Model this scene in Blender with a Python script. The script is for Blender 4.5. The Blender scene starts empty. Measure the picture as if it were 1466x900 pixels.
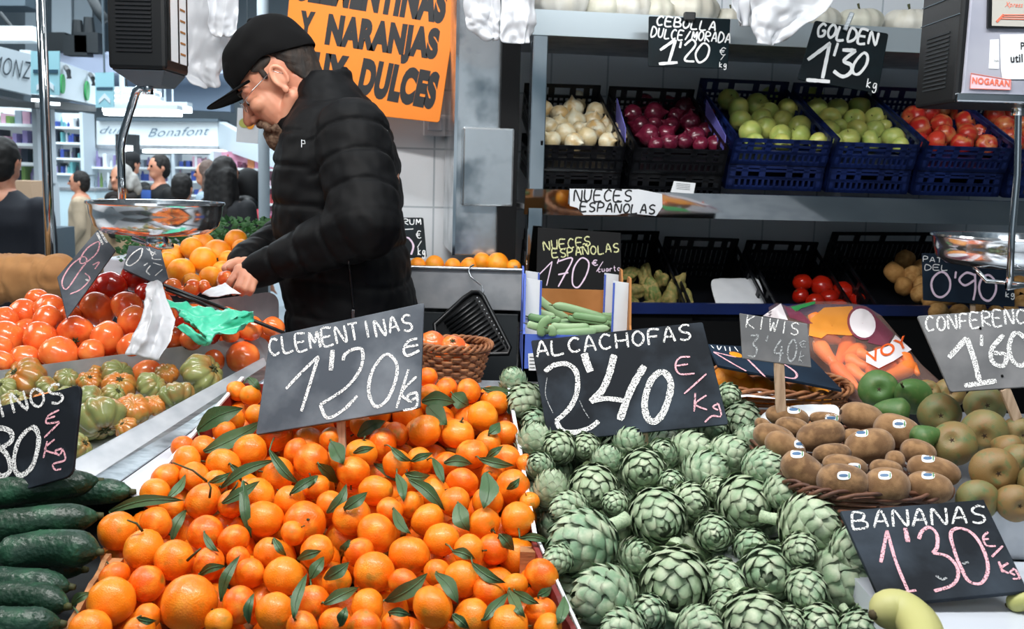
import bpy, bmesh, math, random
import numpy as np
from mathutils import Vector as V, Matrix, Quaternion, noise
R = math.radians
sc = bpy.context.scene
COL = sc.collection
random.seed(7)
rng = np.random.default_rng(11)

# ------------------------------------------------------------------ camera, light, exposure
FPX = 1466 * 35 / 36.0
PITCH, ROLL, EYE = 8.0, 1.6, 1.6
ROT = (Matrix.Rotation(R(90 - PITCH), 4, 'X') @ Matrix.Rotation(R(ROLL), 4, 'Z')).to_3x3()
CAM = V((0, 0, EYE))
cam = bpy.data.cameras.new('camera')
cam.sensor_width = 36; cam.lens = 35; cam.clip_start = 0.05; cam.clip_end = 200
cam.dof.use_dof = True; cam.dof.focus_distance = 1.75; cam.dof.aperture_fstop = 10.0
camo = bpy.data.objects.new('camera', cam); COL.objects.link(camo)
camo.matrix_world = Matrix.Translation(CAM) @ ROT.to_4x4()
sc.camera = camo
sc.view_settings.view_transform = 'Standard'
sc.view_settings.look = 'None'
sc.view_settings.gamma = 1.0
sc.view_settings.use_curve_mapping = False
sc.view_settings.exposure = 0.0

world = bpy.data.worlds.new('hall_light'); sc.world = world
world.use_nodes = True
wb = world.node_tree.nodes['Background']
wb.inputs[0].default_value = (0.62, 0.80, 0.92, 1); wb.inputs[1].default_value = 0.09

def area(name, loc, aim, size, power, col=(1, 1, 1), shape='RECTANGLE', sy=None, spread=None):
    l = bpy.data.lights.new(name, 'AREA'); l.energy = power; l.color = col
    l.shape = shape; l.size = size
    if shape == 'RECTANGLE': l.size_y = sy or size
    if spread: l.spread = R(spread)
    o = bpy.data.objects.new(name, l); COL.objects.link(o)
    o.location = loc
    o.rotation_euler = (V(aim) - V(loc)).to_track_quat('-Z', 'Y').to_euler()
    return o
area('stall_strip_light', (-0.35, 1.0, 2.75), (-0.2, 1.75, 1.1), 1.4, 38, (1, .97, .94), sy=.12)
area('stall_strip_light', (0.9, 1.15, 2.75), (0.8, 1.9, 1.15), 1.0, 18, (.95, .985, 1), sy=.12)
area('aisle_area_light', (-0.5, -1.4, 3.3), (0.2, 2.2, 1.3), 2.2, 15, (.95, .98, 1), sy=.8)
area('back_wall_fill', (-0.35, 2.15, 2.8), (-0.3, 3.2, 1.5), 1.0, 13, (.96, .985, 1), sy=.12)  # added fill, brightens the tiled back wall and steel column
area('aisle_area_light', (0.3, -1.9, 3.4), (0.3, -4.6, 1.2), 3.0, 110, (.95, .98, 1), sy=.6)  # added lamp, lights the front wall so chrome and mirrors reflect something bright
area('aisle_area_light', (-3.2, 2.2, 3.2), (-0.6, 2.4, 1.5), 1.4, 38, (1, .97, .93), sy=1.0)
area('hall_roof_light', (-4.2, 9.5, 4.6), (-4.2, 9.6, 0), 7, 620, (.84, .94, 1), sy=5)
area('hall_roof_light', (-2.6, 5.2, 4.4), (-3.2, 8.5, 1.2), 2.5, 190, (.88, .96, 1), sy=2)

# ------------------------------------------------------------------ pixel rays to places
def ray(px, py):
    return ROT @ V(((px - 733) / FPX, -(py - 450) / FPX, -1.0))
def at(px, py, Y):
    d = ray(px, py); return CAM + d * (Y / d.y)
def on_plane(px, py, o, n):
    d = ray(px, py); return CAM + d * ((V(o) - CAM).dot(n) / d.dot(n))
def on_slope(px, py, z0, y0, b):          # plane z = z0 + b (y - y0)
    return on_plane(px, py, V((0, y0, z0)), V((0, -b, 1)))
def to_px(p):
    q = ROT.transposed() @ (V(p) - CAM)
    return 733 + FPX * q.x / -q.z, 450 - FPX * q.y / -q.z, -q.z
def mpp(p):                                # metres per pixel there
    return to_px(p)[2] / FPX

# ------------------------------------------------------------------ objects
BENCH = bpy.data.scenes.new('bench')          # empty work scene for applying modifiers quickly; removed at the end
WM = {}
def reg(o, m=None):
    WM[o.name] = m or Matrix.Identity(4)
def tag(o, label=None, cat=None, group=None, kind=None):
    if label: o['label'] = label
    if cat: o['category'] = cat
    if group: o['group'] = group
    if kind: o['kind'] = kind
    return o
def thing(name, label, cat, loc=(0, 0, 0), rot=None, group=None):
    o = bpy.data.objects.new(name, None); COL.objects.link(o)
    o.empty_display_size = 0.05
    m = Matrix.Translation(V(loc))
    if rot is not None: m = m @ rot.to_4x4()
    o.matrix_world = m; reg(o, m)
    return tag(o, label, cat, group)

class MB:
    def __init__(s): s.v = []; s.f = []; s.mi = []; s.n = 0; s.a = []
    def add(s, vs, fs, mi=0):
        vs = [tuple(v) for v in vs]
        s.v += vs; s.f += [tuple(i + s.n for i in f) for f in fs]
        s.mi += [mi] * len(fs); s.n += len(vs); return s
    def box(s, c, size, rot=None, mi=0):
        c = V(c); h = V(size) / 2
        vs = []
        for z in (-1, 1):
            for y in (-1, 1):
                for x in (-1, 1):
                    p = V((x * h.x, y * h.y, z * h.z))
                    if rot is not None: p = rot @ p
                    vs.append(c + p)
        return s.add(vs, [(0, 2, 3, 1), (4, 5, 7, 6), (0, 1, 5, 4), (2, 6, 7, 3), (0, 4, 6, 2), (1, 3, 7, 5)], mi)
    def bar(s, p, q, w, h, up=V((0, 0, 1)), mi=0):
        p, q = V(p), V(q); d = (q - p)
        x = d.normalized(); y = V(up).cross(x)
        if y.length < 1e-5: y = V((0, 1, 0)).cross(x)
        y.normalize(); z = x.cross(y)
        m = Matrix((x, y, z)).transposed()
        return s.box((p + q) / 2, (d.length, w, h), m, mi)
    def tube(s, pts, r, n=8, closed=False, caps=True, mi=0, flat=1.0, up=None):
        pts = [V(p) for p in pts]; k = len(pts)
        rs = r if isinstance(r, (list, tuple)) else [r] * k
        ref = V(up) if up is not None else None
        vs = []; prevn = None
        for i, p in enumerate(pts):
            if closed: t = pts[(i + 1) % k] - pts[i - 1]
            else: t = pts[min(i + 1, k - 1)] - pts[max(i - 1, 0)]
            t = t.normalized() if t.length > 1e-9 else V((0, 0, 1))
            if ref is not None: a = ref - t * ref.dot(t)
            elif prevn is None:
                a = V((0, 0, 1)) - t * t.z
                if a.length < .1: a = V((1, 0, 0)) - t * t.x
            else: a = prevn - t * prevn.dot(t)
            a.normalize(); prevn = a; b = t.cross(a)
            for j in range(n):
                th = 2 * math.pi * j / n
                vs.append(p + (a * math.cos(th) * flat + b * math.sin(th)) * rs[i])
        fs = []
        m = k if closed else k - 1
        for i in range(m):
            for j in range(n):
                a0 = i * n + j; a1 = i * n + (j + 1) % n; i2 = (i + 1) % k
                fs.append((a0, a1, i2 * n + (j + 1) % n, i2 * n + j))
        if caps and not closed:
            fs.append(tuple(reversed(range(n)))); fs.append(tuple((k - 1) * n + j for j in range(n)))
        return s.add(vs, fs, mi)
    def lathe(s, prof, n=32, m=None, mi=0, sx=1, sy=1):
        vs = []; fs = []
        for (r, z) in prof:
            for j in range(n):
                a = 2 * math.pi * j / n
                p = V((r * math.cos(a) * sx, r * math.sin(a) * sy, z))
                vs.append(m @ p if m is not None else p)
        for i in range(len(prof) - 1):
            for j in range(n):
                fs.append((i * n + j, i * n + (j + 1) % n, (i + 1) * n + (j + 1) % n, (i + 1) * n + j))
        return s.add(vs, fs, mi)
    def ball(s, c, r, n=12, k=8, m=None, mi=0):
        rr = r if hasattr(r, '__len__') else (r, r, r)
        vs = []; fs = []
        for i in range(k + 1):
            th = math.pi * i / k
            for j in range(n):
                a = 2 * math.pi * j / n
                p = V((rr[0] * math.sin(th) * math.cos(a), rr[1] * math.sin(th) * math.sin(a), rr[2] * math.cos(th)))
                vs.append(V(c) + (m @ p if m is not None else p))
        for i in range(k):
            for j in range(n):
                fs.append((i * n + j, (i + 1) * n + j, (i + 1) * n + (j + 1) % n, i * n + (j + 1) % n))
        return s.add(vs, fs, mi)
    def capsule(s, p, q, r0, r1, n=14):
        p, q = V(p), V(q); s.ball(p, r0, n, 10); s.ball(q, r1, n, 10)
        return s.tube([p, q], [r0, r1], n)
    def prism(s, poly, off, mi=0):
        k = len(poly); off = V(off)
        vs = [V(p) for p in poly] + [V(p) + off for p in poly]
        fs = [tuple(range(k)), tuple(reversed(range(k, 2 * k)))]
        for i in range(k):
            j = (i + 1) % k; fs.append((i, i + k, j + k, j))
        return s.add(vs, fs, mi)
    def grid(s, rows, mi=0):
        a = len(rows); b = len(rows[0])
        fs = [(i * b + j, i * b + j + 1, (i + 1) * b + j + 1, (i + 1) * b + j) for i in range(a - 1) for j in range(b - 1)]
        return s.add([p for r in rows for p in r], fs, mi)
    def mesh(s, name, mats, smooth=False, inv=None, fix=True):
        me = bpy.data.meshes.new(name)
        vs = s.v if inv is None else [tuple(inv @ V(v)) for v in s.v]
        me.from_pydata(vs, [], s.f)
        for m in (mats if isinstance(mats, (list, tuple)) else [mats]): me.materials.append(m)
        if any(s.mi): me.polygons.foreach_set('material_index', s.mi)
        if fix:
            bm = bmesh.new(); bm.from_mesh(me)
            bmesh.ops.remove_doubles(bm, verts=bm.verts, dist=1e-6)
            bmesh.ops.recalc_face_normals(bm, faces=bm.faces)
            bm.to_mesh(me); bm.free()
        me.polygons.foreach_set('use_smooth', [smooth] * len(me.polygons))
        me.update(); return me
    def build(s, name, mats, parent=None, smooth=False, bevel=0, auto=None, local=False, fix=True):
        """link as one mesh object; world coordinates become the parent's own (or the object's base)"""
        if parent is not None:
            m = Matrix.Identity(4) if local else WM[parent.name]
            me = s.mesh(name, mats, smooth, m.inverted(), fix)
            o = bpy.data.objects.new(name, me); COL.objects.link(o); o.parent = parent
            reg(o, m)
        else:
            a = np.array(s.v); lo, hi = a.min(0), a.max(0)
            base = V(((lo[0] + hi[0]) / 2, (lo[1] + hi[1]) / 2, lo[2]))
            if local: base = V((0, 0, 0))
            m = Matrix.Translation(base)
            me = s.mesh(name, mats, smooth, m.inverted(), fix)
            o = bpy.data.objects.new(name, me); COL.objects.link(o); o.matrix_world = m; reg(o, m)
        if bevel:
            b = o.modifiers.new('edge', 'BEVEL'); b.width = bevel; b.segments = 2; b.limit_method = 'ANGLE'; b.angle_limit = R(40)
        if auto and smooth:
            try: me.set_sharp_from_angle(angle=R(auto))
            except Exception: pass
        return o

def link_mesh(name, me, parent=None, m=None):
    o = bpy.data.objects.new(name, me); COL.objects.link(o)
    if parent is not None: o.parent = parent
    if m is not None: o.matrix_local = m
    reg(o, m if (m is not None and parent is None) else (WM[parent.name] if parent is not None else None))
    return o
def bake(o, mods):
    """apply temporary modifiers to a mesh object's data"""
    for t, kw in mods:
        md = o.modifiers.new('m', t)
        for k, v in kw.items(): setattr(md, k, v)
    wm = o.matrix_world.copy(); par = o.parent
    COL.objects.unlink(o); o.parent = None; BENCH.collection.objects.link(o)
    vl = BENCH.view_layers[0]; vl.update(); dg = vl.depsgraph
    me = bpy.data.meshes.new_from_object(o.evaluated_get(dg))
    BENCH.collection.objects.unlink(o); COL.objects.link(o); o.parent = par
    if par is None: o.matrix_world = wm
    o.modifiers.clear(); o.data = me
    return o
def warp(me, fn):
    """push every vertex along its normal by fn(co)"""
    cs = [v.co.copy() for v in me.vertices]; ns = [v.normal.copy() for v in me.vertices]
    out = []
    for c, n in zip(cs, ns): out.extend(c + n * fn(c))
    me.vertices.foreach_set('co', out); me.update()
def blend(o, vox, it=6, fac=.5):
    bake(o, [('REMESH', dict(mode='VOXEL', voxel_size=vox)), ('SMOOTH', dict(iterations=it, factor=fac))])
    o.data.polygons.foreach_set('use_smooth', [True] * len(o.data.polygons)); return o
def dup(root, m, label=None, group=None):
    r = root.copy(); COL.objects.link(r); r.matrix_world = m; reg(r, m)
    if label: r['label'] = label
    if group: r['group'] = group
    for ch in root.children:
        c = ch.copy(); COL.objects.link(c); c.parent = r; reg(c, m)
        for g in ch.children:
            d = g.copy(); COL.objects.link(d); d.parent = c; reg(d, m)
    return r

# ------------------------------------------------------------------ materials
def lin(c):
    if isinstance(c, str):
        c = c.lstrip('#'); c = tuple(int(c[i:i + 2], 16) / 255 for i in (0, 2, 4))
    return tuple((x / 12.92 if x <= .04045 else ((x + .055) / 1.055) ** 2.4) for x in c) + (1,)
def mat(name, col, rough=.5, metal=0, col2=None, cscale=8, cpos=(.4, .65), bump=0, bscale=60, rnd=0, rcol=None, spec=.5,
        coat=0, trans=0, alpha=1, emit=0, sss=0, detail=3, stretch=None, wave=None, ior=None, col3=None, c3scale=3, c3pos=(.6, .7), attr=None, acol=None, sheen=0, rsize=None):
    m = bpy.data.materials.new(name); m.use_nodes = True
    nt = m.node_tree; N = nt.nodes; L = nt.links
    b = N['Principled BSDF']
    b.inputs['Roughness'].default_value = rough; b.inputs['Metallic'].default_value = metal
    b.inputs['Specular IOR Level'].default_value = spec
    b.inputs['Coat Weight'].default_value = coat; b.inputs['Coat Roughness'].default_value = .12
    b.inputs['Transmission Weight'].default_value = trans; b.inputs['Alpha'].default_value = alpha
    if ior: b.inputs['IOR'].default_value = ior
    if sss:
        b.inputs['Subsurface Weight'].default_value = sss; b.inputs['Subsurface Scale'].default_value = .01
        b.inputs['Subsurface Radius'].default_value = (1, .4, .25)
    if sheen: b.inputs['Sheen Weight'].default_value = sheen
    tc = N.new('ShaderNodeTexCoord'); mp = N.new('ShaderNodeMapping'); L.new(tc.outputs['Object'], mp.inputs[0])
    if stretch: mp.inputs['Scale'].default_value = stretch
    oi = N.new('ShaderNodeObjectInfo')
    off = N.new('ShaderNodeVectorMath'); off.operation = 'SCALE'; off.inputs['Scale'].default_value = 37.0 if rnd or rcol else 0
    cx = N.new('ShaderNodeCombineXYZ')
    for i in range(3): L.new(oi.outputs['Random'], cx.inputs[i])
    L.new(cx.outputs[0], off.inputs[0]); L.new(off.outputs[0], mp.inputs['Location'])
    def ramp(src, p, k='MAPR'):
        r = N.new('ShaderNodeMapRange'); r.inputs['From Min'].default_value = p[0]; r.inputs['From Max'].default_value = p[1]
        L.new(src, r.inputs['Value']); return r.outputs[0]
    def ns(scale, det=detail):
        t = N.new('ShaderNodeTexNoise'); t.inputs['Scale'].default_value = scale; t.inputs['Detail'].default_value = det
        L.new(mp.outputs[0], t.inputs['Vector']); return t.outputs['Fac']
    def mix(fac, a, c):
        x = N.new('ShaderNodeMix'); x.data_type = 'RGBA'
        if hasattr(fac, 'links'): L.new(fac, x.inputs['Factor'])
        else: x.inputs['Factor'].default_value = fac
        for s, sock in ((a, x.inputs[6]), (c, x.inputs[7])):
            if hasattr(s, 'links'): L.new(s, sock)
            else: sock.default_value = s
        return x.outputs[2]
    c = lin(col)
    if rcol: c = mix(ramp(oi.outputs['Random'], (0, 1)), c, lin(rcol))
    if col2: c = mix(ramp(ns(cscale), cpos), c, lin(col2))
    if col3: c = mix(ramp(ns(c3scale, 2), c3pos), c, lin(col3))
    if attr:
        an = N.new('ShaderNodeAttribute'); an.attribute_name = attr
        c = mix(an.outputs['Fac'], c, lin(acol))
    if rnd:
        h = N.new('ShaderNodeHueSaturation')
        r = N.new('ShaderNodeMapRange'); r.inputs['To Min'].default_value = 1 - rnd; r.inputs['To Max'].default_value = 1 + rnd * .6
        L.new(oi.outputs['Random'], r.inputs['Value']); L.new(r.outputs[0], h.inputs['Value'])
        if hasattr(c, 'links'): L.new(c, h.inputs['Color'])
        else: h.inputs['Color'].default_value = c
        c = h.outputs[0]
    if hasattr(c, 'links'): L.new(c, b.inputs['Base Color'])
    else: b.inputs['Base Color'].default_value = c
    if emit:
        if hasattr(c, 'links'): L.new(c, b.inputs['Emission Color'])
        else: b.inputs['Emission Color'].default_value = c
        b.inputs['Emission Strength'].default_value = emit
    if bump:
        bn = N.new('ShaderNodeBump'); bn.inputs['Strength'].default_value = min(1, bump); bn.inputs['Distance'].default_value = .002
        L.new(ns(bscale, 2), bn.inputs['Height']); L.new(bn.outputs[0], b.inputs['Normal'])
    return m
def chalk(name, col, cover=.47, scale=520):
    m = bpy.data.materials.new(name); m.use_nodes = True; nt = m.node_tree; N = nt.nodes; L = nt.links
    b = N['Principled BSDF']; b.inputs['Base Color'].default_value = lin(col); b.inputs['Roughness'].default_value = .95
    b.inputs['Specular IOR Level'].default_value = .1
    tc = N.new('ShaderNodeTexCoord'); t = N.new('ShaderNodeTexNoise'); t.inputs['Scale'].default_value = scale; t.inputs['Detail'].default_value = 2
    L.new(tc.outputs['Object'], t.inputs['Vector'])
    r = N.new('ShaderNodeMapRange'); r.inputs['From Min'].default_value = cover - .09; r.inputs['From Max'].default_value = cover + .05
    L.new(t.outputs['Fac'], r.inputs['Value']); L.new(r.outputs[0], b.inputs['Alpha'])
    return m

M = {}
M['steel'] = mat('brushed_steel', '#c2c8cc', .32, 1, '#9aa2a8', 30, stretch=(1, 1, 14), bump=.05, bscale=90)
M['steel_soft'] = mat('dull_steel', '#c9ccd0', .48, .85, '#b2b7bd', 18, bump=.04, bscale=60)
M['pan'] = mat('scale_pan_steel', '#dde2e6', .13, .95)
M['satin'] = mat('satin_steel', '#c4d0d6', .28, .55)
M['mirror'] = mat('polished_steel', '#d2d8dc', .05, 1, bump=.1, bscale=7)
M['chrome'] = mat('chrome', '#dfe3e6', .07, 1)
M['scuffed'] = mat('swirled_steel', '#d4dade', .2, .8, '#8a959c', 9, cpos=(.42, .6), bump=.5, bscale=16, detail=4)
M['white_counter'] = mat('pale_counter', '#ccd2dc', .3, .1, '#cfd6e0', 5)
M['black'] = mat('black_plastic', '#0c0e10', .38, bump=.05, bscale=200)
M['blackmatte'] = mat('black_painted_metal', '#090a0c', .65, spec=.2)
M['darkpl'] = mat('dark_crate_plastic', '#0b0d12', .42)
M['bluepl'] = mat('navy_crate_plastic', '#12245a', .38, col2='#0e1b45', cscale=5)
M['slate'] = mat('slate_board', '#10161d', .7, col2='#39434e', cscale=11, cpos=(.42, .8), spec=.2, bump=.05, bscale=90, detail=5)
M['slate_dusty'] = mat('dusty_slate_board', '#454b53', .75, col2='#757b82', cscale=10, cpos=(.4, .75), spec=.2, bump=.06, bscale=80, detail=5)
M['slate_pale'] = mat('chalk_rubbed_slate_board', '#636466', .78, col2='#858586', cscale=9, spec=.3, detail=6)
M['slate_blue'] = mat('blue_black_board', '#0f1b29', .6, col2='#1c2e40', cscale=7, spec=.25)
M['slate_teal'] = mat('dark_teal_board', '#040f14', .6, col2='#0a1c22', cscale=9, spec=.2)
M['chalk'] = chalk('white_chalk', '#f0f0ee')
M['chalk_thin'] = chalk('faint_white_chalk', '#b9bdbf', .5)
M['chalk_pink'] = chalk('pink_chalk', '#f0b6c0', .43)
M['chalk_yellow'] = chalk('yellow_chalk', '#dcdca6', .42)
M['chalk_solid'] = mat('white_paint_marker', '#eef0f0', .8)
M['chalk_lilac'] = mat('pale_lilac_marker', '#e6cfe2', .8)
M['ink'] = mat('black_ink', '#14161a', .6)
M['wood'] = mat('pale_stick_wood', '#cdb296', .7, col2='#b2957a', cscale=20, stretch=(8, 8, 1))
M['cratewood'] = mat('thin_crate_wood', '#b98253', .75, col2='#8f5f3a', cscale=22, stretch=(1, 1, 7), bump=.2, bscale=60)
M['card'] = mat('brown_cardboard', '#a8703c', .85, col2='#98632f', cscale=12)
M['card_white'] = mat('white_cardboard', '#e2e6ea', .7, col2='#cfd5db', cscale=6)
M['card_blue'] = mat('blue_printed_cardboard', '#4a66c0', .6, col2='#3d57ae', cscale=8)
M['card_red'] = mat('dark_red_printed_cardboard', '#8c2a22', .6, col2='#5e1a1a', cscale=9)
M['paper'] = mat('white_paper', '#e9ecf0', .8, col2='#dde2e8', cscale=8, bump=.3, bscale=25)
M['bag'] = mat('white_plastic_bag', '#d2d5da', .32, trans=.15, bump=.3, bscale=22, sss=0)
M['bag_teal'] = mat('turquoise_plastic_bag', '#3fb894', .3, col2='#62d0ae', cscale=7, bump=.25, bscale=25)
M['wicker'] = mat('brown_wicker', '#a06a42', .6, col2='#7a4a2c', cscale=40, bump=.2, bscale=120)
M['wicker_dark'] = mat('dark_brown_wicker', '#6d4631', .6, col2='#4a2e22', cscale=40, bump=.2, bscale=120)
M['clem'] = mat('clementine_peel', '#f98a14', .34, rcol='#ee6204', col2='#faa02c', cscale=1.3, cpos=(.45, .8), col3='#98812a', c3scale=1.0, c3pos=(.6, .8), bump=.35, bscale=16, spec=.45, coat=.15)
M['orange'] = mat('orange_peel', '#f79410', .4, rcol='#f2820c', col2='#fba82e', cscale=1.5, bump=.35, bscale=18)
M['leaf'] = mat('citrus_leaf', '#2f4c2a', .34, rcol='#587453', col2='#4a6c44', cscale=25, bump=.2, bscale=70)
M['stem'] = mat('green_twig', '#4a4d26', .7, col2='#33371c', cscale=60)
M['arti'] = mat('artichoke_bract', '#98ae8c', .5, rcol='#7ea080', col2='#bcc7aa', cscale=2.2, cpos=(.4, .7), bump=.12, bscale=22, attr='tip', acol='#4a3e30')
M['artistem'] = mat('artichoke_stem', '#b4c4a4', .6, col2='#93aa8a', cscale=14)
M['kiwi'] = mat('kiwi_skin', '#86613a', .8, rcol='#6b4b2a', col2='#a07a50', cscale=2.2, bump=.5, bscale=40, detail=6, sheen=.25)
M['kiwi_end'] = mat('kiwi_stem_end', '#3a2718', .9)
M['pear'] = mat('russet_pear_skin', '#6f7548', .5, rcol='#876c40', col2='#84663c', cscale=1.6, cpos=(.42, .68), col3='#566e43', c3scale=2.5, c3pos=(.55, .75), bump=.25, bscale=30, detail=6)
M['pear_green'] = mat('green_pear_skin', '#466a34', .42, col2='#6a7a48', cscale=2, cpos=(.5, .75), bump=.25, bscale=30, detail=6)
M['calyx'] = mat('dry_calyx', '#3a2a1c', .9)
M['tom'] = mat('tomato_skin', '#ee6a30', .22, rcol='#e65220', col2='#f4843e', cscale=1.1, coat=.4)
M['tom_red'] = mat('dark_red_tomato_skin', '#a81a0c', .18, rcol='#be260f', coat=.5)
M['heir'] = mat('green_heirloom_skin', '#76804e', .3, rcol='#8b9058', col2='#a8703a', cscale=1.0, cpos=(.5, .75), coat=.25)
M['heir_orange'] = mat('orange_heirloom_skin', '#c9772f', .28, rcol='#b8702f', col2='#8a8444', cscale=1.1, cpos=(.45, .7), coat=.25)
M['cuke'] = mat('cucumber_skin', '#12301f', .4, rcol='#1a3a2c', col2='#2c5a40', cscale=30, cpos=(.5, .75), bump=.9, bscale=130)
M['onion'] = mat('white_onion_skin', '#cfbd92', .32, rcol='#c4a26a', col2='#dcd8c0', cscale=1.4, stretch=(1, 1, .3))
M['redonion'] = mat('red_onion_skin', '#4e1024', .25, rcol='#6a1830', col2='#8c3a50', cscale=2.2, cpos=(.5, .8), stretch=(1, 1, .3), coat=.3)
M['golden'] = mat('golden_apple_skin', '#b9c46c', .35, rcol='#c3bc62', col2='#a4b85e', cscale=1, bump=.05, bscale=60)
M['redapple'] = mat('red_apple_skin', '#c23b2a', .3, rcol='#b3221f', col2='#dc9a5c', cscale=1.4, cpos=(.45, .75), stretch=(1, 1, .4))
M['potato'] = mat('potato_skin', '#c99e62', .75, rcol='#b98a4e', col2='#a9793f', cscale=2.2, bump=.3, bscale=15)
M['ginger'] = mat('ginger_root_skin', '#7d7440', .7, rcol='#5f7436', col2='#a08a52', cscale=3, bump=.3, bscale=12)
M['bean'] = mat('flat_bean_skin', '#7d9d70', .45, rcol='#a3ba92', col2='#658c5c', cscale=9, bump=.1, bscale=40)
M['squash'] = mat('pale_squash_skin', '#d9d6cc', .5, rcol='#c9c8b4', col2='#cfcabb', cscale=2, bump=.1, bscale=30)
M['carrot'] = mat('carrot_skin', '#ee6a1c', .45, rcol='#e65a14', col2='#f58a3c', cscale=5, bump=.15, bscale=40)
M['banana'] = mat('banana_peel', '#a3a85c', .5, rcol='#aeb068', col2='#c2bc86', cscale=3, bump=.05)
M['banana_tip'] = mat('banana_tip', '#4a4028', .8)
M['herb'] = mat('leafy_greens', '#23502a', .5, col2='#3b7038', cscale=30)
M['purple'] = mat('purple_liner_paper', '#6a68b8', .6, col2='#5a58a8', cscale=9)
M['sticker'] = mat('white_sticker', '#eceff2', .4)
M['sticker_blue'] = mat('sticker_blue_print', '#4a6c90', .5)
M['sticker_green'] = mat('sticker_green_print', '#4c8a50', .5)
M['signorange'] = mat('orange_sign_board', '#f08414', .55, col2='#ee7d10', cscale=3)
M['skin'] = mat('skin', '#d99a7c', .5, col2='#c97f64', cscale=14, cpos=(.45, .75), bump=.12, bscale=150, sss=.12)
M['hair'] = mat('brown_hair', '#17110d', .7, col2='#33261d', cscale=60, stretch=(1, 1, .2), bump=.6, bscale=160)
M['beard'] = mat('grey_brown_beard', '#4b3222', .8, col2='#7a6350', cscale=90, bump=.8, bscale=260)
M['cap'] = mat('black_cap_cloth', '#040405', .9, spec=.2, bump=.12, bscale=240)
M['jacket'] = mat('black_puffer_nylon', '#07080a', .62, col2='#0c0d0f', cscale=10, bump=.35, bscale=22, spec=.14)
M['zip'] = mat('grey_zip', '#6a6c70', .3, .9)
M['denim'] = mat('dark_trousers', '#141a26', .8)
M['tan'] = mat('tan_coat_cloth', '#b4824f', .8, col2='#a37243', cscale=12, bump=.35, bscale=18)
# ------------------------------------------------------------------ setting: hall, stall walls
def slab_obj(name, origin, ex, x0, x1, z0, z1, th, m):
    """upright wall slab: runs along ex, thickness away from the viewer; object axes follow the wall"""
    ex = V(ex).normalized(); ez = V((0, 0, 1)); ey = ez.cross(ex)
    mb = MB(); mb.box(((x0 + x1) / 2, th / 2, (z0 + z1) / 2), (x1 - x0, th, z1 - z0))
    me = mb.mesh(name, m)
    o = bpy.data.objects.new(name, me); COL.objects.link(o)
    o.matrix_world = Matrix.Translation(V(origin)) @ Matrix((ex, ey, ez)).transposed().to_4x4()
    reg(o, o.matrix_world.copy()); return o
def tile_mat(name, c1, c2, size=.183, rough=.25, gap=.006):
    m = bpy.data.materials.new(name); m.use_nodes = True; nt = m.node_tree; N = nt.nodes; L = nt.links
    b = N['Principled BSDF']; b.inputs['Roughness'].default_value = rough
    tc = N.new('ShaderNodeTexCoord'); sp = N.new('ShaderNodeSeparateXYZ'); cb = N.new('ShaderNodeCombineXYZ')
    L.new(tc.outputs['Object'], sp.inputs[0]); L.new(sp.outputs[0], cb.inputs[0]); L.new(sp.outputs[2], cb.inputs[1])
    t = N.new('ShaderNodeTexBrick'); t.offset = 0; t.inputs['Scale'].default_value = 1
    t.inputs['Brick Width'].default_value = size; t.inputs['Row Height'].default_value = size
    t.inputs['Mortar Size'].default_value = gap / 2; t.inputs['Color1'].default_value = lin(c1); t.inputs['Color2'].default_value = lin(c1)
    t.inputs['Mortar'].default_value = lin(c2)
    L.new(cb.outputs[0], t.inputs['Vector']); L.new(t.outputs['Color'], b.inputs['Base Color'])
    return m
def structure(o): return tag(o, kind='structure')
M['tile'] = tile_mat('white_wall_tile', '#e4e8ec', '#b4bcc2')
M['hallfloor'] = mat('hall_floor_stone', '#8d9498', .35, col2='#7a8288', cscale=3)
M['hallwall'] = mat('hall_plaster', '#aebac2', .7, col2='#98a6b0', cscale=1)
M['hallceil'] = mat('hall_roof_panel', '#b4bfc6', .7)
M['fascia'] = mat('pale_fascia_panel', '#ccd8e0', .5)
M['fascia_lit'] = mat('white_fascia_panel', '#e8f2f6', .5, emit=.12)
M['glow'] = mat('fluorescent_tube', '#f2fbff', .4, emit=5)
M['greyblue'] = mat('grey_blue_metal', '#54626c', .5)
M['darkgrey'] = mat('dark_grey_metal', '#22282c', .6)
M['greendot'] = mat('green_emblem', '#1f9a4c', .5)
M['banner'] = mat('pale_teal_banner', '#8fc0cc', .6)
M['banner_dark'] = mat('banner_dark_print', '#25485c', .6)
M['letter_dark'] = mat('dark_fascia_letters', '#1d2e3c', .5)
M['letter_blue'] = mat('blue_grey_fascia_letters', '#35607a', .5)
M['pinkish'] = mat('meat_case_goods', '#b06a86', .6, col2='#d9b4c6', cscale=5)

f = MB(); f.box((-2, 9, -.05), (24, 26, .1)); structure(f.build('floor', M['hallfloor']))
f = MB(); f.box((-2, 9, 5.3), (24, 26, .1)); structure(f.build('ceiling', M['hallceil']))
structure(slab_obj('wall_back', (-2, 19, 0), (1, 0, 0), -11, 11, 0, 5.25, .2, M['hallwall']))
structure(slab_obj('wall_left', (-13, 9, 0), (0, 1, 0), -12, 12, 0, 5.25, .2, M['hallwall']))

structure(slab_obj('wall_front', (2, -4.9, 0), (-1, 0, 0), -9, 13, 0, 5.25, .2, mat('opposite_stall_wall', '#c9d2d8', .6, col2='#6f8490', cscale=.9, cpos=(.45, .6))))
# stall's own back wall, turned 8 degrees
A8 = R(8); E1 = V((math.cos(A8), math.sin(A8), 0)); EN = V((-math.sin(A8), math.cos(A8), 0))
S0 = at(757, 270, 2.7); S0.z = 0
def sh(px, py, back=0): return on_plane(px, py, S0 + EN * back, EN)
def sl(x, back, z): return S0 + E1 * x + EN * back + V((0, 0, z))
ROT8 = Matrix((E1, EN, V((0, 0, 1)))).transposed()
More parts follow.
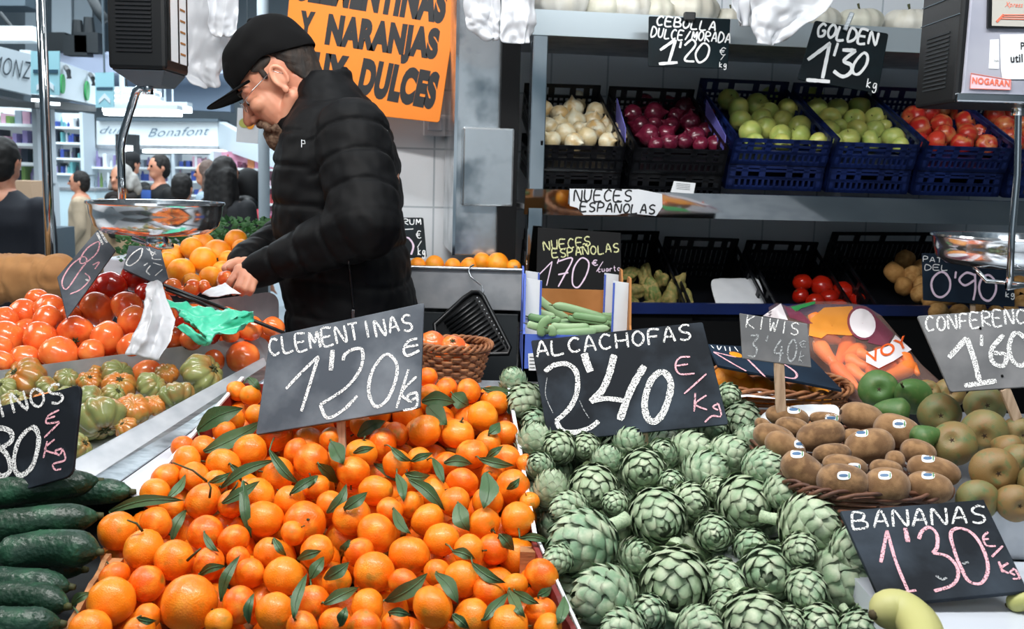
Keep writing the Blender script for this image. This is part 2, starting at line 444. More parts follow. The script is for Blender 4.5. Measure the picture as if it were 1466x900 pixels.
# tile grid is phased so that one joint falls where the photo shows it
jx = (sh(622, 213, .52) - S0).dot(E1); jz = sh(612, 213, .52).z
org = sl(jx, .52, jz)
w = slab_obj('wall_right', org, E1, -.36, 2.7, -jz, 3.1 - jz, .12, M['tile']); structure(w)

# ------------------------------------------------------------------ produce rack
rack = thing('produce_rack', 'stainless steel produce rack with two mirror fronted shelves of crates', 'shelf rack', sl(.75, .25, 0), ROT8)
def lip(z0, z1, y, mi, th=.012, x0=-.01, x1=1.62):
    b = MB(); b.box(sl((x0 + x1) / 2, y, (z0 + z1) / 2), (x1 - x0, th, z1 - z0), ROT8); return b
b = MB(); b.box(sl(.805, .0, 1.529), (1.63, .006, .07), ROT8 @ Matrix.Rotation(R(10), 3, 'X')); b.build('mirror_front', M['mirror'], rack)
b = MB(); b.box(sl(.805, .25, 1.515), (1.63, .485, .012), ROT8); b.build('shelf_deck', M['steel_soft'], rack)
b = lip(1.965, 2.030, -.004, 0); b.build('shelf_front', M['satin'], rack)
b = MB(); b.box(sl(.805, .25, 1.985), (1.63, .485, .012), ROT8); b.build('shelf_deck', M['steel_soft'], rack)
b = MB(); b.box(sl(.805, .25, 2.018), (1.63, .485, .01), ROT8); b.build('shelf_liner', M['white_counter'], rack)
b = lip(1.225, 1.255, .02, 0, .02); b.build('shelf_front', M['bluepl'], rack)
b = lip(.2, 1.225, .03, 0, .01); b.build('kick_panel', M['blackmatte'], rack)
b = MB(); b.box(sl(.805, .27, 1.2), (1.63, .45, .012), ROT8); b.build('shelf_deck', M['darkgrey'], rack)
for x in (.012, 1.6):
    b = MB(); b.box(sl(x + .008, .02, 1.0), (.042, .04, 1.98), ROT8); b.build('post', M['mirror'], rack, bevel=.003)
b = MB(); b.box(sl(-.05, .1, 1.1), (.05, .1, 2.2), ROT8); o = b.build('black_bar', M['blackmatte']); tag(o, 'narrow black bar filling the gap between steel column and produce rack', 'post')  # plain black bar filling the gap beside the rack

# steel column with its switch box
colm = thing('steel_column', 'swirled stainless steel column behind the vendor', 'column', sl(-.2, .25, 0))
xa = (sh(651, 200, .08) - S0).dot(E1); xb = (sh(735, 200, .08) - S0).dot(E1); zb = sh(690, 366, .08).z
b = MB(); b.box(sl((xa + xb) / 2, .28, (zb + 2.6) / 2), (xb - xa, .4, 2.6 - zb), ROT8); b.build('casing', M['scuffed'], colm, bevel=.004)
b = MB()
for x in (xa + .002, xb - .002): b.box(sl(x, .078, (zb + 2.6) / 2), (.008, .008, 2.6 - zb), ROT8)
b.build('edge_strip', M['chrome'], colm)
p0 = sh(663, 181, .05); p1 = sh(734, 296, .05)
x0 = (p0 - S0).dot(E1); x1 = (p1 - S0).dot(E1)
b = MB(); b.box(sl((x0 + x1) / 2, .062, (p0.z + p1.z) / 2), (x1 - x0, .03, p0.z - p1.z), ROT8); b.build('cover_plate', M['scuffed'], colm, bevel=.006)

# light switch on the tiles
sw = sh(622, 180, .51)
lt = thing('light_switch', 'white double light switch on the tiles below the orange sign', 'light switch', sw)
b = MB(); b.box(sw - EN * .01, (.07, .03, .065), ROT8); b.build('switch_plate', M['paper'], lt, bevel=.004)
b = MB(); b.box(sw - EN * .028 + V((0, 0, .004)), (.045, .01, .04), ROT8); b.build('rocker', M['white_counter'], lt, bevel=.003)

# narrow ledge trough with the oranges behind the vendor
L0 = at(560, 381, 2.58); L1 = at(749, 384, 2.62); LB0 = at(560, 366, 2.95); LB1 = at(722, 368, 2.95)
tr = thing('steel_trough', 'grey steel trough under the tiled wall holding oranges', 'trough', (L0 + L1) / 2 - V((0, 0, .12)))
zt = (L0.z + L1.z) / 2
def trbox(c, s, name, m, bev=.002):
    b = MB(); b.box(c, s); return b.build(name, m, tr, bevel=bev)
lx = at(588, 381, 2.6).x; cx = (lx + L1.x) / 2; wx = L1.x - lx
trbox((cx, 2.6, zt - .055), (wx, .012, .11), 'front_panel', M['steel_soft'])
trbox((cx, 2.594, zt - .002), (wx, .02, .008), 'rim', M['steel'])
trbox((L1.x - .02, 2.72, zt - .055), (.01, .25, .11), 'end_panel', M['steel_soft'])
trbox((cx, 2.72, zt - .095), (wx, .25, .012), 'floor_panel', M['steel_soft'])
trbox((cx, 2.7, zt - .62), (wx - .02, .2, 1.0), 'cupboard', M['darkgrey'])

# ------------------------------------------------------------------ the stall counter
CZ, CY, CB = 1.03, 1.2, .32        # slope of the front heaps (through the fruit centres)
def cz(y, d=0): return CZ + CB * (y - CY) - d
counter = thing('market_counter', 'sloping market counter carrying the fruit and vegetable heaps', 'counter', (-.2, 1.5, 0))
def bed(name, x0, x1, y0, y1, z0, z1, th, m):
    b = MB(); b.prism([V((x0, y0, z0)), V((x1, y0, z0)), V((x1, y1, z1)), V((x0, y1, z1))], (0, 0, -th)); return b.build(name, m, counter)
D = .125
bed('display_bed', -.86, .46, .84, 1.83, cz(.84, D), cz(1.83, D), .03, M['darkgrey'])
bed('flat_top', .462, 1.5, .8, 1.33, 1.085, 1.085, .03, M['white_counter'])
bed('raised_top', .3, 1.5, 1.335, 2.1, 1.065, 1.12, .02, M['steel_soft'])
bed('left_bed', -1.75, -.28, 1.835, 2.15, 1.075, 1.12, .03, M['steel_soft']); bed('left_bed', -1.75, -.64, 2.152, 2.48, 1.12, 1.17, .03, M['steel_soft'])
bed('back_strip', -.275, .295, 1.835, 2.15, 1.13, 1.15, .02, M['steel_soft'])
b = MB(); b.box((-.1, 1.3, .42), (2.9, .9, .84)); b.build('cabinet_body', M['darkgrey'], counter)
b = MB(); b.box((-1.2, 2.1, .52), (1.1, .5, 1.04)); b.build('cabinet_body', M['darkgrey'], counter)
b = MB(); b.box((.62, 1.95, .52), (1.7, .35, 1.02)); b.build('cabinet_body', M['darkgrey'], counter)
# ------------------------------------------------------------------ fruit meshes and heaps
def uvmesh(name, fn, m, nu=24, nv=16, smooth=True):
    """closed round mesh: fn(theta from top, phi) -> point"""
    mb = MB(); vs = []; fs = []
    for i in range(nv + 1):
        th = math.pi * i / nv
        for j in range(nu): vs.append(fn(th, 2 * math.pi * j / nu))
    for i in range(nv):
        for j in range(nu): fs.append((i * nu + j, (i + 1) * nu + j, (i + 1) * nu + (j + 1) % nu, i * nu + (j + 1) % nu))
    mb.add(vs, fs); return mb.mesh(name, m, smooth)
def fruitfn(squash=.9, dimple=.1, dw=.2, low=.05, ribs=0, ribd=0, seed=0, lump=.02, taper=0):
    def fn(th, ph):
        x, y, z = math.sin(th) * math.cos(ph), math.sin(th) * math.sin(ph), math.cos(th)
        rr = 1 + lump * noise.noise(V((x * 1.6 + seed * 9, y * 1.6, z * 1.6)))
        if ribs: rr *= 1 - ribd * (abs(math.cos(ribs * ph / 2 + .5 * noise.noise(V((seed, ph, 0))))) ** 6) * math.sin(th) ** .5
        rho = math.sin(th); w = 1 + taper * z
        zz = z * squash
        if z > 0: zz -= dimple * math.exp(-(rho / dw) ** 2)
        else: zz += low * math.exp(-(rho / dw) ** 2)
        return (x * rr * w, y * rr * w, zz * rr)
    return fn
CLEM = [uvmesh('clementine', fruitfn(s, .09, .16, .04, seed=i, lump=.05), M['clem']) for i, s in enumerate((.86, .9, .95))]
ORNG = [uvmesh('orange', fruitfn(.97, .05, .14, .03, seed=5, lump=.03), M['orange'])]
TOM = [uvmesh('tomato', fruitfn(s, .14, .2, .02, ribs=5, ribd=.03, seed=i, lump=.05), M['tom']) for i, s in enumerate((.86, .9))]
TOMR = [uvmesh('tomato', fruitfn(.9, .14, .2, .02, ribs=5, ribd=.03, seed=4, lump=.05), M['tom_red'])]
HEIR = [uvmesh('heirloom_tomato', fruitfn(.72, .2, .3, .08, ribs=n, ribd=.12, seed=i, lump=.12), M['heir'], 56, 18) for i, n in enumerate((9, 11))]
HEIO = [uvmesh('heirloom_tomato', fruitfn(.74, .2, .3, .08, ribs=n, ribd=.1, seed=i + 7, lump=.14), M['heir_orange'], 56, 18) for i, n in enumerate((8, 10))]
APPL = lambda m: [uvmesh('apple', fruitfn(.9, .22, .3, .14, seed=3, lump=.04, taper=.08), m)]
GOLD = APPL(M['golden']); REDA = APPL(M['redapple'])
def onionfn(seed):
    def fn(th, ph):
        x, y, z = math.sin(th) * math.cos(ph), math.sin(th) * math.sin(ph), math.cos(th)
        zz = z * .88 + .42 * math.exp(-((th) / .22) ** 2) - .05 * math.exp(-((math.pi - th) / .2) ** 2)
        k = 1 - .35 * math.exp(-(th / .35) ** 2)
        l = 1 + .04 * noise.noise(V((x + seed, y, z)))
        return (x * k * l, y * k * l, zz * l)
    return fn
ONIW = [uvmesh('onion', onionfn(1), M['onion'], 20, 20)]; ONIR = [uvmesh('onion', onionfn(2), M['redonion'], 20, 20)]
def lumpfn(sx, sy, sz, seed, amp=.12):
    def fn(th, ph):
        p = V((math.sin(th) * math.cos(ph), math.sin(th) * math.sin(ph), math.cos(th)))
        k = 1 + amp * noise.noise(p * 1.5 + V((seed * 3.1, 0, 0)))
        return (p.x * sx * k, p.y * sy * k, p.z * sz * k)
    return fn
POT = [uvmesh('potato', lumpfn(1.15, .9, .85, i), M['potato']) for i in range(2)]
def kiwifn(th, ph):
    e = .86
    x, y, z = math.sin(th) * math.cos(ph), math.sin(th) * math.sin(ph), math.cos(th)
    k = (abs(math.sin(th)) ** 2.4 + abs(math.cos(th)) ** 2.4) ** (-1 / 2.4)      # a little barrel shaped
    return (x * k * .74, y * k * .72, z * k + .02 * math.exp(-(math.sin(th) / .12) ** 2) * (1 if z > 0 else -1))
KIWI = uvmesh('kiwi', kiwifn, M['kiwi'], 28, 22)
def pearfn(seed):
    def fn(th, ph):          # calyx end at +z, neck at -z
        t = th / math.pi
        r = math.sin(th) ** .9 * (1 - .62 * max(0, (t - .42) / .58) ** 1.1)
        z = math.cos(th) * 1.0
        z = z * .92 if z > 0 else z * 1.45
        if t < .25: z -= .2 * math.exp(-(math.sin(th) / .24) ** 2)
        k = 1 + .05 * noise.noise(V((math.cos(ph), math.sin(ph), z * .8)) + V((seed * 5, 0, 0)))
        return (r * k * math.cos(ph), r * k * math.sin(ph), z)
    return fn
PEAR = [uvmesh('pear', pearfn(i), M['pear'], 28, 22) for i in range(2)]
PEARG = [uvmesh('pear', pearfn(4), M['pear_green'], 28, 22)]

# small parts shared by copies
mb = MB(); mb.tube([(0, 0, 0), (.01, .02, .12), (.06, .03, .3)], [.06, .045, .06], 6)
for k in range(5):
    a = k * 1.257; mb.bar((0, 0, .0), (.2 * math.cos(a), .2 * math.sin(a), .01), .09, .02)
STALK = mb.mesh('stalk', M['stem'], True)
mb = MB()
for k in range(6):
    a = k * 1.047; mb.tube([(0, 0, .02), (.16 * math.cos(a), .16 * math.sin(a), .05), (.34 * math.cos(a + .2), .34 * math.sin(a + .2), -.03)], [.05, .05, .01], 5)
mb.tube([(0, 0, 0), (.02, 0, .14)], [.06, .05], 6)
CALYX = mb.mesh('calyx', M['stem'], True)
mb = MB(); mb.ball((0, 0, 0), (.1, .1, .05), 8, 5)
for k in range(5):
    a = k * 1.257; mb.tube([(0, 0, 0), (.12 * math.cos(a), .12 * math.sin(a), .05)], [.04, .015], 5)
EYE = mb.mesh('calyx', M['calyx'], True)
mb = MB(); mb.tube([(0, 0, 0), (.02, .02, .3), (.1, .03, .55)], [.07, .055, .08], 7)
PSTEM = mb.mesh('stem', M['stem'], True)
mb = MB(); mb.tube([(0, 0, 0), (.02, .01, .2)], [.04, .03], 6); ASTEM = mb.mesh('stem', M['calyx'], True)

def aim_rot(axis, spin=0):
    return V(axis).normalized().to_track_quat('Z', 'Y').to_matrix() @ Matrix.Rotation(spin, 3, 'Z')
def view_axis(p, dx, dy, toward):
    """unit direction given as seen in the photo: right, down, towards the lens"""
    f = (V(p) - CAM).normalized(); r = ROT @ V((1, 0, 0)); r = (r - f * r.dot(f)).normalized(); u = r.cross(f)
    return (r * dx - u * dy - f * toward).normalized()
def place_heap(items, z0, y0, b, iters=160, keep=.12, tol=.03, lift=0):
    """items px,py,r_px -> centres and radii on the heap slope, pushed apart until they only touch"""
    C = []; Rr = []; D = []
    for it in items:
        c = on_slope(it[0], it[1], z0, y0, b); C.append(c); Rr.append(it[2] * mpp(c)); D.append((c - CAM).normalized())
    C = np.array([tuple(c) for c in C]); Rr = np.array(Rr); D = np.array([tuple(d) for d in D]); C0 = C.copy()
    n = len(C)
    for _ in range(iters):
        df = C[:, None] - C[None]; d = np.linalg.norm(df, axis=2) + np.eye(n)
        ov = (Rr[:, None] + Rr[None]) * (1 - tol) - d; np.fill_diagonal(ov, -1)
        ov = np.maximum(ov, 0)
        u = df / d[:, :, None]
        # occluded fruit sits deeper: favour the sight line
        C += .5 * (u * ov[:, :, None]).sum(1) * .6
        off = C - C0; along = (off * D).sum(1)[:, None] * D; lat = off - along
        C = C0 + along * (1 - keep * .15) + lat * (1 - keep)
    return [V(c) for c in C], [float(r) for r in Rr]
def fillers(C, Rr, poly, z0, y0, b, r, drop, minpx=30, step=2.02, jit=.12, rows=1):
    """a second layer below, wherever it shows between the upper fruit"""
    P = [on_slope(x, y, z0, y0, b) for x, y in poly]
    xs = [p.x for p in P]; ys = [p.y for p in P]
    def inside(x, y):
        c = False; k = len(P)
        for i in range(k):
            a, q = P[i], P[i - 1]
            if (a.y > y) != (q.y > y) and x < (q.x - a.x) * (y - a.y) / (q.y - a.y) + a.x: c = not c
        return c
    N = V((0, -b, 1)).normalized(); cand = []
    j = 0; y = min(ys)
    while y < max(ys):
        x = min(xs) + (r if j % 2 else 0)
        while x < max(xs):
            xx = x + rng.uniform(-jit, jit) * r; yy = y + rng.uniform(-jit, jit) * r
            if inside(xx, yy): cand.append(V((xx, yy, z0 + b * (yy - y0))) - N * drop)
            x += r * step
        y += r * step * .87; j += 1
    ok = []
    for c in cand:
        for _ in range(14):
            w = max(((Rr[i] + r) * .97 - (c - C[i]).length for i in range(len(C))), default=-1)
            if w <= 0: break
            c = c - N * max(.003, w * .6)
        if all((c - C[i]).length > (Rr[i] + r) * .9 for i in range(len(C))) and all((c - o).length > 1.75 * r for o in ok): ok.append(c)
    # what of it can be seen
    allc = list(C) + ok; allr = list(Rr) + [r] * len(ok)
    vis = visible(allc, allr)
    return [c for i, c in enumerate(ok) if vis[len(C) + i] * 9 >= minpx]
def visible(C, Rr, step=3):
    px = [to_px(c) for c in C]; buf = {}
    for i, (x, y, d) in enumerate(px):
        rp = Rr[i] / d * FPX
        for gx in range(int((x - rp) // step), int((x + rp) // step) + 1):
            for gy in range(int((y - rp) // step), int((y + rp) // step) + 1):
                q = ((gx * step - x) ** 2 + (gy * step - y) ** 2) / rp ** 2
                if q < 1 and -5 < gx * step < 1471 and gy * step < 903:
                    dd = d - Rr[i] * math.sqrt(1 - q)
                    if (gx, gy) not in buf or buf[(gx, gy)][0] > dd: buf[(gx, gy)] = (dd, i)
    cnt = [0] * len(C)
    for d, i in buf.values(): cnt[i] += 1
    visible.buf = buf; return cnt
def fruit(name, meshes, c, r, label, cat, group, axis=None, spin=None, parts=()):
    if axis is None: axis = V(rng.normal(size=3))
    if spin is None: spin = rng.uniform(0, 6.28)
    me = meshes[int(rng.integers(len(meshes)))] if isinstance(meshes, list) else meshes
    m = Matrix.Translation(c) @ aim_rot(axis, spin).to_4x4() @ Matrix.Diagonal((r, r, r, 1))
    o = link_mesh(name, me, None, m); o.matrix_world = m; reg(o, m)
    tag(o, label, cat, group)
    for pn, pm, z in parts:
        q = link_mesh(pn, pm, o); q.matrix_parent_inverse = Matrix.Identity(4); q.location = (0, 0, z); reg(q, m)
    return o
def region(x, y, table, default):
    for (x0, y0, x1, y1, s) in table:
        if x0 <= x < x1 and y0 <= y < y1: return s
    return default

# ---- clementines -------------------------------------------------
CL = [(168,760,28),(224,748,24),(206,786,29),(249,802,29),(292,716,27),(294,762,26),(335,772,23),(378,742,29),(302,806,25),(270,864,41),(162,859,34),
(208,836,26),(164,824,22),(212,882,19),(130,900,30),(198,906,26),(358,820,22),(342,866,28),(394,876,29),(406,825,29),(386,792,23),(436,748,31),(240,684,22),
(222,706,22),(268,660,23),(280,682,22),(319,666,25),(357,646,25),(394,622,25),(288,640,18),(398,680,26),(368,708,26),(334,720,22),(414,716,22),(444,632,24),
(449,660,26),(452,697,20),(340,560,16),(358,566,16),(336,600,17),(322,618,17),(366,594,16),(264,640,17),(454,790,25),(448,862,25),(314,890,20),(436,898,25),
(608,617,25),(656,621,24),(691,596,23),(711,577,18),(722,622,20),(698,636,21),(676,650,24),(726,658,22),(734,696,25),(741,743,25),(693,750,24),(660,692,24),
(698,718,23),(624,708,24),(650,718,22),(612,744,25),(632,772,26),(586,794,30),(538,764,30),(504,740,28),(538,702,25),(546,636,24),(520,648,23),(570,664,21),
(600,660,21),(506,674,24),(470,628,17),(568,622,19),(518,610,19),(612,540,15),(640,558,18),(670,560,19),(616,564,17),(704,786,23),(674,788,24),(536,818,30),
(656,830,27),(620,868,31),(702,846,24),(736,838,20),(774,825,27),(774,876,24),(676,884,28),(728,896,30),(482,832,22),(526,868,26),(524,898,26),(576,834,22),
(628,820,20),(478,894,26),(784,898,22),(588,722,20),(516,790,22),(564,896,22),(752,664,15),(758,718,15),(306,690,18),(246,726,18),(420,762,18),(472,722,20),(560,730,20),(338,800,18),(640,664,18),(632,850,16),(590,690,18),(476,660,18),(424,646,20),(540,596,16),(496,600,15),(706,676,18),(430,604,16)]
cc, cr = place_heap(CL, CZ, CY, CB)
cr = [min(r, .034) if i != 9 else r for i, r in enumerate(cr)]
CPOLY = [(100, 905), (165, 745), (340, 545), (735, 545), (765, 770), (815, 905)]
cf = fillers(cc, cr, CPOLY, CZ, CY, CB, .029, .034)
CREG = [(0, 560, 300, 740, 'orange clementine at the back left of the heap beside the white counter strip'), (300, 530, 480, 660, 'orange clementine in front of the left end of the CLEMENTINAS board'),
        (480, 530, 640, 680, 'orange clementine under the right end of the CLEMENTINAS board'), (640, 530, 900, 700, 'orange clementine at the back right of the heap beside the artichokes'),
        (0, 740, 240, 960, 'orange clementine at the left edge of the heap by the cucumbers'), (240, 660, 460, 820, 'orange clementine in the left middle of the leafy heap'),
        (460, 660, 660, 820, 'orange clementine in the centre of the leafy heap'), (660, 700, 900, 780, 'orange clementine against the white cardboard side by the artichokes'),
        (240, 820, 460, 960, 'orange clementine in the front row beside the biggest fruit'), (460, 820, 690, 960, 'orange clementine in the front centre of the leafy heap')]
CSPEC = {9: 'biggest clementine of all at the front of the leafy heap', 10: 'clementine with a green tinged top near the wooden crate side', 21: 'clementine with a dull green patch in the upper middle of the heap',
         0: 'outermost clementine on the left beside the spiny cucumbers', 79 + 8: 'lone clementine in the dark front crate corner by the artichokes', 76: 'single clementine showing right of the CLEMENTINAS board by the wicker basket'}
CLO = []
for i, (c, r) in enumerate(zip(cc, cr)):
    px, py = CL[i][0], CL[i][1]
    lab = CSPEC.get(i) or region(px, py, CREG, 'orange clementine in the front right crate of the leafy heap')
    ax = view_axis(c, rng.normal() * .8, rng.normal() * .8 - .3, rng.uniform(-.6, 1))
    st = (('stalk', STALK, .8),) if i % 3 == 0 else ()
    CLO.append(fruit('clementine', CLEM, c, r, lab, 'clementine', 'clementines in the leafy heap', ax, parts=st))
for c in cf:
    x, y, _ = to_px(c)
    fruit('clementine', CLEM, c, .029, 'clementine half hidden under others, ' + region(x, y, [(0, 0, 460, 720, 'at the back left of the heap'), (460, 0, 900, 720, 'at the back right of the heap'), (0, 720, 460, 990, 'at the front left of the heap')], 'at the front right of the heap'), 'clementine', 'clementines in the lower layer')

# ---- leaves lying over them (each a part of the clementine it grows on) ----
visible(cc + cf, cr + [.029] * len(cf)); CBUF = dict(visible.buf)
def clem_depth(x, y):
    b = CBUF.get((int(round(x / 3)), int(round(y / 3))))
    return b[0] if b else to_px(on_slope(x, y, CZ, CY, CB))[2]
def at_depth(x, y, d):
    r = ray(x, y); f = ROT @ V((0, 0, -1)); return CAM + r * (d / r.dot(f))
def leaf_mb(p0, p1, wpx, curl=.25, fold=.25, lift=.004, k=9):
    x0, y0 = p0; x1, y1 = p1; ds = []
    for i in range(k):
        t = i / (k - 1); x = x0 + (x1 - x0) * t; y = y0 + (y1 - y0) * t
        ds.append(clem_depth(x, y))
    # a stiff leaf bridges over the fruit
    a = min(ds); b0 = min(ds[:4]); b1 = min(ds[-4:])
    L = math.hypot(x1 - x0, y1 - y0); nx, ny = -(y1 - y0) / L, (x1 - x0) / L
    bend = rng.uniform(-.12, .12) * L
    rows = []
    w2 = wpx * .62
    for i in range(k):
        t = i / (k - 1); s = math.sin(math.pi * min(1, t * .96 + .04)) ** .8 * (1 - .25 * t)
        d = (b0 + (b1 - b0) * t) - lift - .01 * math.sin(math.pi * t) * curl * 4
        d = min(d, min(ds[max(0, i - 1):i + 2]) - lift)
        x = x0 + (x1 - x0) * t + nx * bend * math.sin(math.pi * t); y = y0 + (y1 - y0) * t + ny * bend * math.sin(math.pi * t)
        row = []
        for c in (-1, -.5, 0, .5, 1):
            wv = 1 + .1 * math.sin(9 * t + c * 2)
            row.append(at_depth(x + nx * w2 * c * s * wv, y + ny * w2 * c * s * wv, d - abs(c) * fold * w2 * s * .0011 + .0015 * math.sin(t * 7 + c)))
        rows.append(row)
    mb = MB(); mb.grid(rows)
    th = (V(rows[0][2]) - CAM).normalized() * .0007
    mb.grid([[V(p) + th for p in r] for r in rows])
    # midrib
    mb.tube([V(r[2]) - th for r in rows], [.0011 * (1 - .7 * i / k) for i in range(k)], 5)
    return mb, rows
LEAVES = [(156,732,264,716,15),(240,712,266,678,12),(246,772,268,728,15),(282,616,348,584,25),(292,646,376,602,22),(316,698,396,658,14),(318,720,372,688,15),(348,688,360,770,14),(316,860,344,794,14),
(386,644,430,694,13),(416,706,456,680,13),(292,762,314,790,10),(284,824,324,810,12),(102,866,130,848,13),(356,540,374,558,12),(420,884,440,820,14),(426,800,460,788,13),(196,884,224,888,10),(380,576,436,596,13),(356,892,364,848,12),
(604,574,652,576,20),(612,580,640,608,25),(648,564,672,580,22),(692,556,736,560,13),(474,632,492,664,22),(512,624,552,602,18),(536,664,568,690,13),(568,678,578,718,14),(586,686,636,730,17),(580,678,616,680,14),(620,656,636,692,12),
(636,662,676,664,15),(686,656,736,666,13),(696,656,720,638,10),(696,676,692,728,25),(656,720,672,760,23),(564,728,588,764,14),(648,788,680,800,14),(676,806,724,834,15),(692,888,728,848,15),(728,844,752,884,15),(736,846,772,864,13),
(800,892,808,852,16),(716,764,736,788,16),(624,820,656,864,19),(552,860,612,820,21),(464,864,514,840,17),(444,828,464,796,16),(464,828,500,804,18),(488,796,500,772,14),(468,734,496,692,15),(456,664,484,692,16),(492,728,526,704,16),(440,698,456,680,12),
(744,770,788,776,11),(556,876,588,880,12),(488,896,496,868,14),(648,880,672,900,13),(330,664,346,690,10),(700,620,716,604,14),(588,660,620,648,10),(506,648,536,640,10),(726,700,744,684,10),(770,852,790,840,12),(300,690,330,676,10),(560,640,590,660,11),(392,770,410,796,11)]
pts = [to_px(c)[:2] for c in cc]
for (x0, y0, x1, y1, w) in LEAVES:
    mb, rows = leaf_mb((x0, y0), (x1, y1), w)
    j = min(range(len(pts)), key=lambda i: (pts[i][0] - x0) ** 2 + (pts[i][1] - y0) ** 2)
    par = CLO[j]
    # its twig runs back to the fruit
    p = V(rows[0][2]); q = cc[j] + (p - cc[j]).normalized() * cr[j] * .97
    mb.tube([q, (p + q) / 2 + V((0, 0, .002)), p], [.0016, .0013, .0011], 5)
    mb.build('leaf', M['leaf'], par, smooth=True, fix=False)
# bare twigs
for (x0, y0, x1, y1, j) in [(248, 662, 298, 690, 4), (298, 690, 300, 712, 4), (182, 744, 204, 760, 0), (288, 784, 268, 802, 3), (340, 690, 330, 706, 6)]:
    d = min(clem_depth(x0, y0), clem_depth(x1, y1)) - .004
    mb = MB(); mb.tube([at_depth(x0, y0, d), at_depth((x0 + x1) / 2 + 3, (y0 + y1) / 2 - 3, d - .003), at_depth(x1, y1, clem_depth(x1, y1) - .001)], [.0012, .0016, .002], 5)
    mb.build('twig', M['stem'], CLO[j], smooth=True)

# ---- crates of the clementines
def edge_panel(p, q, h, th, m, name, par, up=.0, bev=0):
    """upright panel whose top edge runs p -> q"""
    p, q = V(p), V(q); d = (q - p); n = V((0, 0, 1)).cross(d).normalized()
    mb = MB(); mb.prism([p + V((0, 0, up)), q + V((0, 0, up)), q + V((0, 0, -h)), p + V((0, 0, -h))], n * th); return mb.build(name, m, par, bevel=bev)
def cpt(x, y, d=.0):
    return on_slope(x, y, CZ + d, CY, CB)
bx = thing('cardboard_crate', 'white and red cardboard crate holding the back of the clementine heap', 'crate', cpt(520, 650, -.1))
a, b_, c_, d_ = cpt(346, 541), cpt(205, 702), cpt(730, 556), cpt(768, 768)
M['card_rw'] = M['card_red']
for p, q, s in ((a, b_, 1), (c_, d_, -1)):
    n = V((0, 0, 1)).cross(q - p).normalized()
    pan = MB(); pan.prism([p, q, q + V((0, 0, -.095)), p + V((0, 0, -.1))], n * .004 * s); pan.build('side_panel', M['card_red'], bx)
    e = MB(); e.bar(p + V((0, 0, .001)) + n * .002 * s, q + V((0, 0, .001)) + n * .002 * s, .006, .004); e.build('white_edge', M['card_white'], bx)
edge_panel(a, c_, .1, .004, M['card_red'], 'back_panel', bx, -.01)
mb = MB(); mb.prism([a - V((0, 0, .102)), b_ - V((0, 0, .102)), d_ - V((0, 0, .102)), c_ - V((0, 0, .102))], (0, 0, -.004)); mb.build('base', M['card'], bx)
bx = thing('wooden_crate', 'thin wooden crate holding the front of the clementine heap', 'crate', cpt(460, 860, -.1))
a, b_, c_, d_ = cpt(152, 792), cpt(84, 912), cpt(768, 776), cpt(830, 912)
for p, q, s, m in ((a, b_, 1, M['cratewood']), (c_, d_, -1, M['card_red'])):
    n = V((0, 0, 1)).cross(q - p).normalized()
    top = [p.lerp(q, t) + V((0, 0, .006 * noise.noise(V((t * 6, s, 0))))) for t in [i / 10 for i in range(11)]]
    pan = MB(); pan.prism(top + [q + V((0, 0, -.085)), p + V((0, 0, -.085))], n * .007 * s); pan.build('side_panel', m, bx)
e = MB(); e.bar(c_ + V((.003, 0, .002)), d_ + V((.003, 0, .002)), .004, .003); e.build('top_edge', M['card_white'], bx)
for p in (a, c_):
    e = MB(); e.box(p + V((.012 if p.x < 0 else -.012, -.008, -.05)), (.022, .022, .085)); e.build('corner_post', M['cratewood'], bx)
mb = MB(); mb.prism([a - V((0, 0, .088)), b_ - V((0, 0, .088)), d_ - V((0, 0, .088)), c_ - V((0, 0, .088))], (0, 0, -.004)); mb.build('base', M['cratewood'], bx)
# ------------------------------------------------------------------ artichokes
def artichoke_mesh(seed, n=74, openness=.0, sx=1.0, sz=1.05):
    rs = np.random.default_rng(seed); mb = MB(); tipw = []
    def surf(th, ph, off):
        k = 1 + off
        z = math.cos(th) * sz; r = math.sin(th) * sx
        if z < 0: r *= 1 - .1 * z * z
        return V((r * math.cos(ph) * k, r * math.sin(ph) * k, z * k))
    # core
    cv = MB(); mb.ball((0, 0, -.02), (.86 * sx, .86 * sx, .9 * sz), 16, 10); mb.ball((0, 0, .86 * sz), (.2, .2, .16), 12, 8); tipw += [0.25] * mb.n
    GA = 2.39996
    for i in range(n):
        t = i / (n - 1)
        th_tip = math.pi * (.80 * (1 - t) ** .92) + .02 + rs.uniform(-.02, .03)     # where its tip ends (0 = top)
        ln = .42 + .36 * (1 - t)                                                    # angular length
        th_base = min(math.pi * .97, th_tip + ln)
        ph = i * GA + rs.uniform(-.08, .08)
        w = (.60 - .30 * t) * rs.uniform(.9, 1.1)
        lift = .11 + .05 * openness + .06 * rs.uniform(0, 1)
        rows = []; K = 7
        for a in range(K):
            s = a / (K - 1)
            th = th_base + (th_tip - th_base) * s
            prof = (math.sin(math.pi * (.2 + .62 * s)) ** .9) * (1 - .25 * max(0, s - .6) / .4) if s < .999 else .5
            row = []
            for c in (-1, -.55, 0, .55, 1):
                half = w * prof
                dph = c * half / max(.3, math.sin(max(.12, th)) )
                dph = max(-1.3, min(1.3, dph))
                off = -.02 + lift * s * (1 - .62 * c * c) + .03 * (1 - c * c) + (.03 * s ** 4)
                tt = th + .17 * c * c * s * s                      # rounded tip
                row.append(surf(tt, ph + dph, off)); tipw.append(max(0, (s - .72) / .28) ** 2 * .6 + (.22 if abs(c) == 1 else 0) * s)
            rows.append(row)
        mb.grid(rows)
    me = mb.mesh('artichoke', M['arti'], True, fix=False)
    bm = bmesh.new(); bm.from_mesh(me); bm.free()
    at_ = me.attributes.new('tip', 'FLOAT', 'POINT'); at_.data.foreach_set('value', tipw[:len(me.vertices)])
    return me
